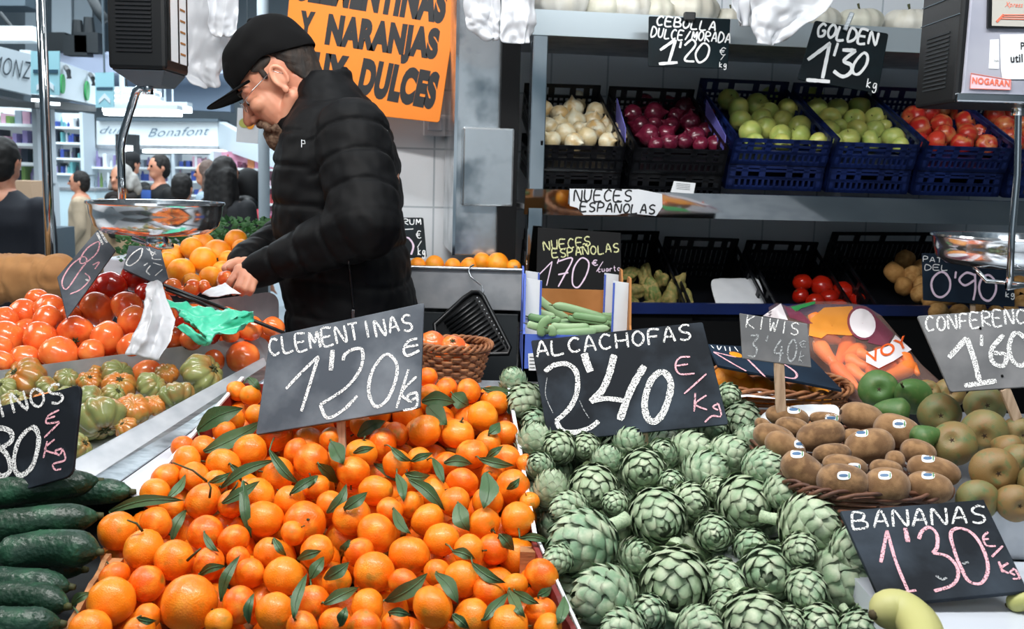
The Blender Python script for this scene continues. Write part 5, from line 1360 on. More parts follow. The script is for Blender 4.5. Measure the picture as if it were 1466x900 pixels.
g2 = [(1163,140,16),(1168,157,17),(1198,155,16),(1230,153,16),(1188,170,17),(1223,172,16),(1253,170,16),(1187,186,17),(1222,185,16),(1253,187,15),(1215,199,16),(1247,201,15),(1277,197,17),(1288,207,12),(1207,183,12),(1195,203,12),(1264,182,12)]
r3 = [(1308,168,17),(1333,160,17),(1367,161,16),(1317,184,18),(1348,178,16),(1382,175,16),(1352,193,16),(1385,193,17),(1338,203,16),(1377,206,16),(1412,207,15),(1352,160,13),(1400,190,12),(1320,203,13)]
r4 = [(1424,165,15),(1437,181,15),(1447,195,15),(1455,206,14),(1462,180,14),(1470,196,14),(1447,165,13)]
G = 'produce on the middle shelf'
fr = upper(774, 895, 208, 211, M['darkpl'], 'black crate of white onions, leftmost on the middle shelf', 'empty black crate under the white onions')
fill_crate(fr, oni, 'onion', ONIW, 'onion', 'white onions in the black crate', lambda i, x, y: {3: 'topmost white onion of the leftmost black crate', 4: 'white onion at the right of the leftmost crate, back row', 15: 'front white onion seen through the handle slot of the leftmost crate'}.get(i, 'white onion in the ' + ('front' if y > 180 else 'back') + ' of the leftmost black crate'), axis=lambda c: view_axis(c, rng.normal(), rng.normal() - .6, .4))
fr = upper(908, 1043, 212, 216, M['darkpl'], 'black crate of red onions on the middle shelf', 'black crate under the red onions')
fill_crate(fr, red, 'red_onion', ONIR, 'onion', 'red onions in the black crate', lambda i, x, y: {0: 'big glossy red onion in the back left of the second black crate', 1: 'dark red onion at the back under the onion price board', 5: 'pale streaked red onion at the front left', 13: 'red onion at the front right corner beside the purple paper'}.get(i, 'red onion in the ' + ('front' if y > 178 else 'back') + ' of the second black crate'), axis=lambda c: view_axis(c, rng.normal(), rng.normal() - .6, .4))
fr = upper(1052, 1192, 198, 203, M['bluepl'], 'left navy crate of green golden apples', 'navy crate under the left golden apples')
fill_crate(fr, g1, 'apple', GOLD, 'apple', 'golden apples in the left navy crate', lambda i, x, y: 'pale green apple in the ' + ('front' if y > 180 else 'middle' if y > 160 else 'back') + ' of the left navy crate', parts=(('stem', ASTEM, .72),))
fr = upper(1199, 1318, 204, 208, M['bluepl'], 'middle navy crate of green golden apples below the GOLDEN board', 'navy crate under the middle golden apples')
fill_crate(fr, g2, 'apple', GOLD, 'apple', 'golden apples in the middle navy crate', lambda i, x, y: {3: 'orange tinted golden apple under the GOLDEN board'}.get(i, 'pale green apple in the ' + ('front' if y > 180 else 'middle' if y > 160 else 'back') + ' of the middle navy crate'), parts=(('stem', ASTEM, .72),))
fr = upper(1326, 1452, 209, 213, M['bluepl'], 'navy crate of red apples left of the right scale rod', 'navy crate under the red apples')
fill_crate(fr, r3, 'apple', REDA, 'apple', 'red apples in the navy crate', lambda i, x, y: 'red apple in the ' + ('front' if y > 180 else 'back') + ' of the navy crate under the right scale', parts=(('stem', ASTEM, .72),))
fr = upper(1459, 1580, 214, 218, M['bluepl'], 'rightmost navy crate of orange red apples cut by the frame', 'rightmost lower navy crate cut by the frame')
fill_crate(fr, r4, 'apple', REDA, 'apple', 'red apples in the last crate', 'orange red apple in the rightmost crate behind the scale rod', parts=(('stem', ASTEM, .72),))
for x0, y0, x1, y1, x2, y2, lab in ((882,158,893,190,890,202,'purple paper lining at the right side of the white onion crate'),(1010,160,1036,200,1034,210,'purple paper lining at the right side of the red onion crate')):
    p, q = sh(x0, y0, .2), sh(x1 + 2, y1, .02)
    mb = MB(); mb.prism([p + V((0, 0, .035)), q + V((0, 0, .012)), q - V((0, 0, .035)), p - V((0, 0, .03))], (.002, 0, 0)); tag(mb.build('liner_paper', M['purple']), lab, 'liner paper')
mb = MB(); q = [sh(*p, -.013) for p in ((965,259),(996,262),(993,277),(960,275))]; mb.prism(q, EN * .001)
lb = mb.build('crate_label', M['sticker']); tag(lb, 'small white printed label on the lower black crate', 'label')
mb = MB()
for i in range(4): mb.bar(sh(968, 262.5 + 2.4 * i, -.0137), sh(988, 264.3 + 2.4 * i, -.0137), .0004, .0009)
mb.build('print_lines', M['ink'], lb)

# lower row: tilted crates, mostly in shade
def lower(x0, x1, y, yr, m, lab, H=.12, depth=.38, til=R(28)):
    return crate('crate', lab, sh(x0, y, .02) + V((0, 0, .015)), sh(x1, yr, .02) + V((0, 0, .015)), H, depth, til, m, group='crates in the lower rack', bw=.0062)[1]
lower(772, 872, 452, 452, M['darkpl'], 'black crate at the left end of the lower rack behind the walnut board')
fr = lower(880, 984, 454, 454, M['darkpl'], 'black crate of green ginger roots in the lower rack')
gin = [(905,395,13),(925,398,14),(945,402,13),(965,410,14),(912,418,14),(935,422,15),(958,428,15),(978,430,12),(905,438,13),(930,442,14),(955,448,14),(975,450,12)]
GIN = [uvmesh('ginger_root', lumpfn(1.5, .8, .75, i + 3, .5), M['ginger'], 22, 16) for i in range(2)]
fill_crate(fr, gin, 'ginger_root', GIN, 'ginger root', 'knobby roots in the lower rack', lambda i, x, y: 'knobby green brown root in the ' + ('back' if y < 412 else 'middle' if y < 435 else 'front') + ' of the shaded crate behind the beans', rise=-.03)
fr = lower(992, 1108, 462, 464, M['darkpl'], 'empty black crate with a white paper bag in the lower rack')
fl, X, Y, Z, w = fr
pw = lambda x, y: on_plane(x, y, fl - Z * .02, Z)
cloth([[pw(1014,396), pw(1040,397), pw(1066,397), pw(1087,395)], [pw(1020,420), pw(1048,418) + Z * .012, pw(1075,418), pw(1093,418)], [pw(1028,445), pw(1055,442), pw(1082,442) + Z * .01, pw(1100,440)], [pw(1035,462), pw(1062,460), pw(1088,460), pw(1106,456)]], M['paper'], 'white_paper_bag', 'flat white paper bag lying in the empty black crate', 'paper bag', amp=.003, seed=9)
fr = lower(1120, 1232, 466, 468, M['darkpl'], 'black crate of red tomatoes in the lower rack')
fill_crate(fr, [(1152,405,14),(1178,412,17),(1207,418,16),(1185,428,15),(1165,430,14),(1225,428,12),(1200,440,15),(1150,425,12)], 'tomato', TOMR, 'tomato', 'red tomatoes in the lower rack', lambda i, x, y: {1: 'brightest red tomato of the shaded crate, behind the carrot bag', 0: 'back left red tomato of the shaded crate', 2: 'red tomato at the right of the shaded crate'}.get(i, 'red tomato in the shaded crate behind the carrot bag'), rise=-.03, parts=(('calyx', CALYX, .75),))
fr = lower(1255, 1478, 452, 450, M['darkpl'], 'wide dark crate of potatoes behind the 0\'90 board')
fill_crate(fr, [(1298,374,16),(1315,385,14),(1290,392,15),(1304,398,14),(1312,403,13),(1316,418,14),(1300,412,14),(1341,446,16),(1371,449,15),(1456,405,12),(1462,418,13),(1464,435,13),(1448,447,13),(1330,430,13),(1400,446,13),(1425,448,13),(1355,430,14)], 'potato', POT, 'potato', 'potatoes in the lower rack', lambda i, x, y: {7: 'pale potato at the front left under the 0\'90 board', 8: 'pale potato beside the stick of the 0\'90 board'}.get(i, 'potato ' + ('left of' if x < 1325 else 'right of' if x > 1440 else 'behind') + ' the 0\'90 board'), rise=.0)

# squashes on the top shelf
SQ = [uvmesh('squash', fruitfn(.62, .2, .35, .1, ribs=11, ribd=.1, seed=i, lump=.06), M['squash'], 44, 16) for i in range(2)]
for i, (x, y, r) in enumerate([(806,2,42),(898,4,40),(990,12,42),(868,-14,36),(940,-8,34),(1045,14,26),(1230,24,34),(1300,28,36),(1352,32,30),(1128,18,38),(1170,12,34)]):
    p = sh(x, y, .13); rad = r * mpp(p); zt_ = 2.023
    p.z = zt_ + rad * .60
    o = fruit('squash', SQ, p, rad, ['pale ribbed squash at the left end of the top shelf', 'pale squash with round sticker on the top shelf', 'pale pinkish squash above the onion price board', 'squash behind the stickered one on the top shelf', 'green grey squash at the back above the onion board', 'squash at the left of the big hanging bag', 'pale squash above the GOLDEN board', 'pale squash between GOLDEN board and right scale', 'squash behind the black scale housing', 'squash behind the big hanging plastic bag', 'squash at the right behind the plastic bag'][i], 'squash', 'squashes on the top shelf', V((.05 * (i % 3 - 1), -.1, 1)), parts=(('stalk', STALK, .42),))
p = sh(876, 4, .2); q = sh(874, 4, .085)
mb = MB(); mb.lathe([(0, .002), (.02, .0015), (.02, 0), (0, 0)], 20, Matrix.Translation(q) @ aim_rot((CAM - q)).to_4x4(), sy=.7); st = mb.build('round_sticker', M['ink']); tag(st, 'small round dark sticker on a pale squash of the top shelf', 'sticker')
mb = MB(); mb.lathe([(0, .004), (.013, .0035), (.013, .002), (0, .002)], 20, Matrix.Translation(q) @ aim_rot((CAM - q)).to_4x4(), sy=.7); mb.build('sticker_emblem', M['sticker_green'], st)
# ------------------------------------------------------------------ the vendor
vend = thing('person', 'man in black cap and black quilted jacket looking down, holding a tomato', 'person', (at(500, 470, 2.42).x, 2.42, 0))
HO = at(407, 119, 2.40); HP = R(38)
HF = V((-math.cos(HP), -.06, -math.sin(HP))).normalized(); HU = V((-math.sin(HP), 0, math.cos(HP))); HU = (HU - HF * HU.dot(HF)).normalized(); HY_ = HU.cross(HF)
HM_ = Matrix((HF, HY_, HU)).transposed()                       # local (forward, side, up)
hp = lambda f, y, u: HO + HM_ @ V((f, y, u))
NECK = at(452, 150, 2.42)
SH_N, EL_N, WR_N = at(505, 196, 2.24), at(524, 322, 2.13), at(366, 388, 2.195)
SH_F, EL_F, WR_F = at(478, 196, 2.60), at(452, 318, 2.66), at(344, 376, 2.31)
body = MB()
def hb(c, r, n=18, k=14): body.ball(hp(*c), r, n, k, HM_)
hb((0, 0, .045), (.098, .076, .09)); hb((.052, 0, -.015), (.048, .06, .078)); hb((.035, 0, -.06), (.05, .05, .035))
body.capsule(hp(.078, -.012, -.09), hp(.078, .012, -.09), .022, .022)
for s in (-1, 1):
    body.capsule(hp(.0, s * .052, -.045), hp(.065, s * .022, -.085), .018, .02)
    body.capsule(hp(.085, s * .012, .03), hp(.075, s * .048, .03), .014, .012)
    hb((.072, s * .042, -.012), (.024, .024, .02))
    body.ball(hp(.108, s * .014, -.028), .0095, 10, 8)
    hb((.0805, s * .033, .010), (.014, .017, .012))            # lids
    # ear: flat shell with a rolled rim
    hb((-.006, s * .078, -.002), (.013, .006, .023))
    rim = [hp(-.006 + .016 * math.cos(a), s * (.082 + .003 * math.sin(a)), .002 + .026 * math.sin(a)) for a in [R(x) for x in range(-60, 260, 20)]]
    body.tube(rim, [.0048] * len(rim), 8)
    hb((.0, s * .079, -.03), (.009, .005, .009))
body.capsule(hp(.098, 0, .018), hp(.121, 0, -.02), .009, .0135)
body.capsule(hp(.097, -.016, -.052), hp(.097, .016, -.052), .0085, .0085); body.capsule(hp(.093, -.014, -.064), hp(.093, .014, -.064), .009, .009)
body.capsule(hp(-.03, 0, -.01), NECK, .058, .066); body.capsule(NECK, at(500, 250, 2.42), .07, .12)
body.capsule(at(500, 250, 2.42), at(510, 470, 2.42), .12, .12)
for s in (-1, 1):
    hip = at(512, 480, 2.42) + V((0, s * .085, 0)); body.capsule(hip, V((hip.x + .01, hip.y, .5)), .085, .055); body.capsule(V((hip.x + .01, hip.y, .5)), V((hip.x + .03, hip.y, .09)), .055, .04)
    body.capsule(V((hip.x + .03, hip.y, .05)), V((hip.x - .13, hip.y, .04)), .04, .032)
body.capsule(SH_N, EL_N, .05, .042); body.capsule(EL_N, WR_N, .04, .027); body.capsule(SH_F, EL_F, .05, .042); body.capsule(EL_F, WR_F, .04, .027)
body.capsule(NECK + V((0, 0, -.08)), SH_N, .06, .05); body.capsule(NECK + V((0, 0, -.08)), SH_F, .06, .05)
# near hand: back of the hand towards us, fingers closing on the tomato
def chain(pts, rs):
    P = [at(*p) for p in pts]
    for i in range(len(P) - 1): body.capsule(P[i], P[i + 1], rs[i], rs[i + 1], 12)
for kn, r in (((342, 386, 2.182), .013), ((348, 393, 2.168), .013), ((355, 399, 2.162), .0125), ((362, 403, 2.165), .0115)):
    body.capsule(at(369, 386, 2.195), at(*kn), .0195, r, 12)
chain([(341, 387, 2.178), (330, 402, 2.160), (325, 411, 2.166), (322, 419, 2.178)], [.0095, .0082, .0076, .0062])
chain([(348, 395, 2.162), (340, 409, 2.148), (336, 416, 2.158), (335, 420, 2.172)], [.0092, .0080, .0072, .0062])
chain([(356, 401, 2.156), (351, 413, 2.145), (347.5, 419, 2.157), (346, 421, 2.17)], [.009, .0078, .0071, .006])
chain([(363, 405, 2.160), (361, 415, 2.152), (358, 420, 2.162), (357, 421, 2.172)], [.0082, .007, .0064, .0056])
chain([(366, 377, 2.197), (350, 374, 2.207), (338, 377, 2.205), (328, 383, 2.20)], [.0145, .0112, .0092, .0075])
# far hand under the paper bag
for kn in ((330, 388, 2.285), (328, 393, 2.29), (328, 398, 2.30), (330, 403, 2.31)): body.capsule(WR_F, at(*kn), .02, .013, 12)
for i, (a, b_, c) in enumerate((((330, 388, 2.285), (317, 394, 2.27), (314, 403, 2.255)), ((328, 393, 2.29), (316, 401, 2.27), (316, 410, 2.25)), ((328, 398, 2.30), (318, 408, 2.28), (321, 416, 2.26)), ((330, 403, 2.31), (323, 413, 2.29), (326, 419, 2.27)))): chain([a, b_, c], [.0098, .009, .0075])
chain([(340, 376, 2.28), (330, 378, 2.255), (322, 384, 2.24)], [.013, .011, .009])
bo = body.build('body', M['skin'], vend, smooth=True); blend(bo, .0031, 4, .5)
# eyes, glasses, hair, beard, cap
for s in (-1, 1):
    mb = MB(); mb.ball(hp(.084, s * .033, .009), .0115, 14, 10); e = mb.build('eye', M['paper'], vend, smooth=True)
    mb = MB(); mb.ball(hp(.0925, s * .033, .004), .0048, 10, 8); mb.build('iris', M['blackmatte'], e, smooth=True)
    mb = MB(); mb.tube([hp(.1, s * .014, .032), hp(.098, s * .03, .037), hp(.084, s * .054, .032)], [.003, .004, .002], 6); mb.build('eyebrow', M['hair'], vend, smooth=True)
g = MB()
for s in (-1, 1):
    ring = [hp(.108 - .004 * math.cos(a) ** 2, s * (.033 + .022 * math.cos(a)), .004 + .014 * math.sin(a)) for a in [2 * math.pi * i / 24 for i in range(24)]]
    g.tube(ring, .0009, 6, closed=True); g.tube([hp(.104, s * .055, .008), hp(.06, s * .078, .014), hp(0, s * .083, .022), hp(-.018, s * .083, .0)], .001, 6)
g.tube([hp(.108, -.012, .006), hp(.114, 0, .01), hp(.108, .012, .006)], .0009, 6)
gl = g.build('glasses', M['chrome'], vend, smooth=True)
M['lens'] = mat('clear_lens', '#f4f8fa', .02, alpha=.18)
for s in (-1, 1):
    mb = MB(); ring = [hp(.1075, s * (.033 + .021 * math.cos(a)), .004 + .013 * math.sin(a)) for a in [2 * math.pi * i / 20 for i in range(20)]]
    mb.prism(ring, HF * .001); mb.build('lens', M['lens'], gl)
h = MB()
rows = []
for i in range(12):
    t = i / 11; u = .075 - .115 * t; row = []
    for j in range(25):
        a = R(98 + 164 * j / 24); k = math.sqrt(max(.05, 1 - ((u - .045) / .09) ** 2)) if u > .03 else 1.0 - .2 * max(0, (.03 - u) / .07)
        lim = 1 if abs(j - 12) < 8 else max(0, 1 - (abs(j - 12) - 8) * .18)
        uu = .075 - .115 * t * lim
        row.append(hp(-.002 + .1025 * k * math.cos(a), .079 * k * math.sin(a), uu))
    rows.append(row)
h.grid(rows); ho = h.build('hair', M['hair'], vend, smooth=True); bake(ho, [('SOLIDIFY', dict(thickness=.006, offset=0)), ('SUBSURF', dict(levels=1, render_levels=1))])
warp(ho.data, lambda c_: .0025 * noise.noise(c_ * 160))
for s in (-1, 1):
    mb = MB(); mb.ball(hp(.012, s * .0745, .05), (.03, .005, .013), 12, 8, HM_); mb.ball(hp(.02, s * .0735, .03), (.008, .004, .016), 12, 8, HM_); o = mb.build('sideburn', M['hair'], vend, smooth=True); blend(o, .0025, 3)
bd = MB()
for c, r in (((.09, 0, -.094), .031), ((.097, 0, -.076), .02), ((.075, -.02, -.096), .022), ((.075, .02, -.096), .022), ((.06, -.03, -.092), .019), ((.06, .03, -.092), .019), ((.106, -.008, -.043), .009), ((.106, .008, -.043), .009), ((.1, -.022, -.048), .0085), ((.1, .022, -.048), .0085), ((.093, -.028, -.057), .009), ((.093, .028, -.057), .009), ((.092, -.03, -.066), .011), ((.092, .03, -.066), .011), ((.075, -.036, -.08), .013), ((.075, .036, -.08), .013)):
    bd.ball(hp(*c), r, 12, 8)
bo = bd.build('beard', M['beard'], vend, smooth=True); blend(bo, .0028, 3)
warp(bo.data, lambda c_: .0016 * noise.noise(c_ * 210))
cp = MB(); rows = []; NA = 40
for i in range(13):
    s = i / 12; row = []
    for j in range(NA + 1):
        a = 2 * math.pi * j / NA
        ub = .044 + .012 * math.exp(-((abs(math.atan2(math.sin(a), math.cos(a))) - 1.5) / .5) ** 2) - .018 * (1 if math.cos(a) < 0 else 0) * abs(math.cos(a))
        c = math.cos(s * math.pi / 2) ** .78
        top = .153
        f = -.004 + (.107 * math.cos(a)) * c - .018 * s + (.012 * math.sin(math.pi * s) if math.cos(a) > 0 else .0) * max(0, math.cos(a))
        row.append(hp(f, .087 * math.sin(a) * c, ub + (top - ub) * math.sin(s * math.pi / 2) ** .9))
    rows.append(row)
cp.grid(rows); co = cp.build('cap', M['cap'], vend, smooth=True); bake(co, [('SOLIDIFY', dict(thickness=.004, offset=1)), ('SUBSURF', dict(levels=1, render_levels=1))])
warp(co.data, lambda c_: .004 * noise.noise(c_ * 28))
br = MB(); rows = []
for i in range(7):
    s = i / 6; row = []
    for j in range(17):
        t = j / 16 * 2 - 1; a = t * R(58)
        bf, by = .101 * math.cos(a), .09 * math.sin(a)
        ex = .082 * s * (1 - abs(t) ** 3.6)
        row.append(hp(bf + ex, by * (1 - .08 * s), .046 + .004 * abs(t) + .012 * s - .03 * t * t * (.4 + s * .6)))
    rows.append(row)
br.grid(rows); b_ = br.build('brim', M['cap'], co, smooth=True); bake(b_, [('SOLIDIFY', dict(thickness=.004, offset=0)), ('SUBSURF', dict(levels=1, render_levels=1))])
mb = MB(); mb.ball(hp(-.024, 0, .157), (.011, .011, .008), 12, 8, HM_); mb.build('cap_button', M['cap'], co, smooth=True)

# quilted jacket
jk = MB(); rows = []; NS = 28
ROWS = [(104, 446, 492, .078), (122, 426, 508, .098), (142, 430, 528, .13), (165, 420, 548, .18), (190, 410, 561, .212), (230, 398, 570, .23), (280, 397, 574, .235), (330, 398, 577, .235), (380, 404, 585, .235), (430, 413, 594, .232), (475, 416, 602, .232), (530, 424, 602, .225), (560, 428, 600, .20)]
for (y, xl, xr, b_) in ROWS:
    L_, R__ = at(xl, y, 2.42), at(xr, y, 2.42); c = (L_ + R__) / 2; a_ = (R__ - L_) / 2; row = []
    for j in range(NS):
        t = 2 * math.pi * j / NS
        row.append(c + a_ * (abs(math.cos(t)) ** .85 * (1 if math.cos(t) > 0 else -1)) + V((0, b_ * abs(math.sin(t)) ** .9 * (1 if math.sin(t) > 0 else -1), 0)))
    rows.append(row)
vs = [p for r_ in rows for p in r_]; fs = [(i * NS + j, i * NS + (j + 1) % NS, (i + 1) * NS + (j + 1) % NS, (i + 1) * NS + j) for i in range(len(rows) - 1) for j in range(NS)]
fs += [tuple(range(NS)), tuple(range((len(rows) - 1) * NS, len(rows) * NS))]
jk.add(vs, fs)
CUF_N, CUF_F = WR_N.lerp(EL_N, .0), WR_F.lerp(EL_F, .03)
ARMS = [(SH_N, EL_N, .088, .078), (EL_N, CUF_N, .074, .037), (SH_F, EL_F, .086, .076), (EL_F, CUF_F, .07, .04)]
for p, q, r0, r1 in ARMS: jk.capsule(p, q, r0, r1, 20)
jk.ball(NECK + V((.01, 0, -.03)), (.075, .085, .06), 16, 12)
# stand collar wraps up to the jaw
for j in range(26):
    a = R(-165 + 330 * j / 25)
    k = (1 + math.cos(a)) / 2                                   # 1 at the back
    p = at(455, 150, 2.42) + V((.075 * math.cos(a) + .0, .076 * math.sin(a), 0)); q = at(448, 140, 2.42) + V((.07 * math.cos(a) + .01, .07 * math.sin(a), .055 * k - .05 * (1 - k) + .012))
    q = q + V((-.015 * (1 - k), 0, 0)); jk.capsule(p + V((-.03 * (1 - k), 0, -.06 * (1 - k))), q, .014, .011, 8)
jo = jk.build('jacket', M['jacket'], vend, smooth=True); blend(jo, .0052, 9, .5)
wm = WM[vend.name]; base = wm.translation
def armpos(p):
    best = None; acc = 0
    for k, (a, b_, r0, r1) in enumerate(ARMS):
        d = b_ - a; t = max(0, min(1, (p - a).dot(d) / d.length_squared)); w = (p - a - d * t).length / (r0 + (r1 - r0) * t)
        s = t * d.length + (ARMS[k - 1][1] - ARMS[k - 1][0]).length * (k % 2)
        if best is None or w < best[0]: best = (w, s)
    return best
def quilt(c_):
    p = V(c_) + base; w, s = armpos(p); SPC = .082
    zz = p.z + .06 * (p.x - NECK.x) + .012 * noise.noise(p * 6)
    def groove(u, spc):
        d = abs((u / spc) % 1 - .5) * spc          # 0 on the seam
        return -.0045 * math.exp(-(d / .006) ** 2) + .0008 * min(1, d / .02)
    k = max(0, min(1, (1.35 - w) / .2))
    g = groove(zz, SPC) * (1 - k) + groove(s + .03 + .006 * noise.noise(p * 9), .074) * k
    return g + .0045 * noise.noise(V((p.x * 9, p.y * 9, p.z * 24))) + .003 * noise.noise(p * 36)
warp(jo.data, quilt)
# pocket zip, chest mark, cuffs
def on_jacket(x, y, Y=2.1):
    dg = None; o = CAM - base; d = ray(x, y).normalized()
    hit, loc, nr, _ = jo.ray_cast(o, d)
    return (loc + base, nr) if hit else (at(x, y, Y), V((0, -1, 0)))
jo.data.update()
mb = MB(); P = []
for i in range(12):
    p, n_ = on_jacket(499 + 7 * i / 11, 372 + 70 * i / 11); P.append(p + n_ * .001)
mb.tube(P, .0022, 6); zo = mb.build('pocket_zip', M['black'], jo, smooth=True)
mb = MB(); p = P[-1]; mb.box(p + V((0, -.004, -.012)), (.007, .004, .022)); mb.build('zip_pull', M['zip'], jo, bevel=.001)
mb = MB()
for ln in ([(432, 200), (432, 211)], [(432, 201), (436, 201), (437, 206), (433, 206)]):
    pr_ = [on_jacket(x, y) for x, y in ln]
    mb.tube([p + n_ * .0008 for p, n_ in pr_], .0008, 6)
mb.build('chest_mark', M['sticker'], jo)
mb = MB(); lo = [at(x, y, 2.405) for x, y in ((420, 470), (602, 470))]
tr2 = MB()
for s in (-1, 1):
    hip = at(512, 500, 2.42) + V((0, s * .085, 0)); tr2.capsule(hip, V((hip.x + .01, hip.y, .5)), .105, .08); tr2.capsule(V((hip.x + .01, hip.y, .5)), V((hip.x + .03, hip.y, .12)), .08, .07)
to = tr2.build('trousers', M['denim'], vend, smooth=True); blend(to, .014, 5)
for s in (-1, 1):
    mb = MB(); hx = at(512, 500, 2.42).x; mb.capsule((hx + .04, 2.42 + s * .085, .05), (hx - .13, 2.42 + s * .085, .045), .05, .042); sh_ = mb.build('shoe', M['blackmatte'], vend, smooth=True)
    for v in sh_.data.vertices: v.co.z = max(v.co.z, .002)
c = at(324, 399, 2.195); fruit('tomato', TOM, c, .0185, 'small plum tomato held in the hand of the man in the black cap', 'tomato', None, view_axis(c, -.3, -.2, .6), parts=())

# ------------------------------------------------------------------ shoppers
def shopper(label, px, Y, top, face, coat, hair, hem=.5, trous='#1c222c', hairlen=0, grey=None, front=None, scarf=None, cap=None, bag=None, arms=None, lean=0):
    p = at(px, top, Y); H = max(1.45, min(1.85, p.z)); X = p.x
    Q = Matrix.Rotation(face, 3, 'Z')                              # 0 faces the viewer
    root = thing('person', label, 'person', (X, Y, 0)); W = lambda x, y, z: V((X, Y, 0)) + Q @ V((x, y, z * H))
    cm = mat('coat_cloth', coat, .8, col2=coat, bump=.2, bscale=30); hm = mat('hair_strands', hair, .7, bump=.4, bscale=90); tm = mat('trouser_cloth', trous, .8)
    b = MB(); b.ball(W(0, -.0, .935), (.072, .09, .108), 16, 12, Q); b.capsule(W(0, -.075, .94), W(0, -.1, .922), .01, .013, 8); b.ball(W(0, -.03, .895), (.05, .055, .045), 12, 8, Q)
    for s in (-1, 1): b.ball(W(s * .074, .01, .93), (.012, .02, .03), 8, 6, Q)
    b.capsule(W(0, .01, .88), W(0, .02, .8), .05, .06)
    A = arms or [((-.19, .0, .79), (-.24, .02, .62), (-.2, -.1, .5)), ((.19, .0, .79), (.24, .02, .62), (.2, -.1, .5))]
    b.capsule(W(0, .02, .8), W(0, .02, .5), .1, .11)
    for a in A:
        b.capsule(W(0, .02, .8), W(*a[0]), .05, .045); b.capsule(W(*a[0]), W(*a[1]), .045, .038); b.capsule(W(*a[1]), W(*a[2]), .036, .026)
        hd = (W(*a[2]) - W(*a[1])).normalized()
        e = W(*a[2]); b.capsule(e, e + hd * .07, .03, .026, 8)
        for k in range(4): b.capsule(e + hd * .07 + Q @ V(((k - 1.5) * .017, 0, 0)), e + hd * (.125 - .01 * abs(k - 1.3)) + Q @ V(((k - 1.5) * .019, -.012, 0)), .0095, .008, 8)
        b.capsule(e + hd * .03, e + hd * .075 + Q @ V((.035 if a[0][0] < 0 else -.035, -.015, 0)), .012, .009, 8)
    for s in (-1, 1): b.capsule(W(s * .085, .02, .5), W(s * .085, .0, .27), .075, .055); b.capsule(W(s * .085, 0, .27), W(s * .085, .02, .045), .055, .04)
    blend(b.build('body', M['skin'], root, smooth=True), .009, 4)
    c = MB(); rows = []
    for z, ax, ay in ((.845, .07, .065), (.825, .12, .085), (.795, .19, .11), (.74, .205, .13), (.62, .19, .135), (.52, .2, .14), (hem, .205, .145)):
        rows.append([W(ax * math.cos(t), .02 + ay * math.sin(t), z) for t in [2 * math.pi * j / 20 for j in range(20)]])
    fs = [(i * 20 + j, i * 20 + (j + 1) % 20, (i + 1) * 20 + (j + 1) % 20, (i + 1) * 20 + j) for i in range(6) for j in range(20)] + [tuple(range(20)), tuple(range(120, 140))]
    c.add([q for r_ in rows for q in r_], fs)
    for a in A: c.capsule(W(*a[0]), W(*a[1]), .072, .062); c.capsule(W(*a[1]), W(*a[2]), .06, .046)
    co_ = c.build('coat', cm, root, smooth=True); blend(co_, .016, 5)
    warp(co_.data, lambda c_: .008 * noise.noise(c_ * 9))
    t = MB()
    for s in (-1, 1): t.capsule(W(s * .085, .02, .52), W(s * .085, 0, .27), .095, .072); t.capsule(W(s * .085, 0, .27), W(s * .085, .02, .06), .072, .062)
    blend(t.build('trousers', tm, root, smooth=True), .02, 4)
    for s in (-1, 1):
        t = MB(); t.capsule(W(s * .085, .04, .027), W(s * .085, -.11, .024), .045, .036); t.build('shoe', M['blackmatte'], root, smooth=True)
    h = MB(); h.ball(W(0, .022, .948), (.085, .096, .105), 16, 12, Q); h.ball(W(0, .045, .925), (.08, .07, .1), 14, 10, Q)
    if hairlen:
        for s in (-.06, -.02, .02, .06): h.capsule(W(s, .06, .93), W(s * 1.35, .085, .93 - hairlen), .06, .05)
        for s in (-1, 1): h.capsule(W(s * .075, .02, .93), W(s * .09, .0, .93 - hairlen * .8), .035, .03)
    ho = h.build('hair', hm, root, smooth=True); blend(ho, .012, 4)
    warp(ho.data, lambda c_: .006 * noise.noise(c_ * 40))
    for s in (-1, 1):
        e = MB(); e.ball(W(s * .03, -.082, .94), .011, 8, 6); e.build('eye', M['blackmatte'], root, smooth=True)
    if front:
        f_ = MB(); rows = [[W(x, -.128 - .012 * math.cos(x * 12) - (0 if z > .7 else .006), z) for x in (-.075, -.04, 0, .04, .075)] for z in (.81, .74, .66, .58, .52)]
        f_.grid(rows); fo = f_.build('sweater', mat('sweater_knit', front, .85, bump=.3, bscale=80), root, smooth=True); bake(fo, [('SOLIDIFY', dict(thickness=.02, offset=-1))])
    if scarf:
        s_ = MB(); s_.tube([W(.09 * math.cos(a), .0 + .085 * math.sin(a), .842 + .006 * math.sin(3 * a)) for a in [2 * math.pi * j / 20 for j in range(20)]], .038, 10, closed=True); s_.capsule(W(.02, -.11, .82), W(.03, -.15, .66), .045, .04); s_.build('scarf', mat('scarf_wool', scarf, .9, bump=.4, bscale=60), root, smooth=True)
    if cap:
        k = MB(); k.ball(W(0, .01, .965), (.09, .105, .085), 16, 10, Q); k.build('hat', mat('hat_cloth', cap, .85), root, smooth=True)
    return root, W
shopper('person seen from behind in a navy coat at the left edge, dark hair', 6, 5.3, 199, R(170), '#0a111e', '#0b0908', .42)
shopper('woman in a beige quilted jacket with short dark hair, facing left, by the glass counter', 112, 10.5, 247, R(-70), '#b5a188', '#140e0b', .42, trous='#4a5a72')
shopper('grey haired woman in a tan coat with dark scarf, facing us', 172, 8.1, 237, R(-15), '#a88f70', '#a8a6a2', .4, scarf='#2a2422', hairlen=.05)
shopper('person in black with dark hat behind the grey haired woman', 188, 10.6, 219, R(150), '#0c0e11', '#0b0908', .42, cap='#15171a')
shopper('man in black jacket over a blue sweater, looking left', 226, 9.3, 222, R(-42), '#0f1012', '#120d0b', .45, front='#2a4f94')
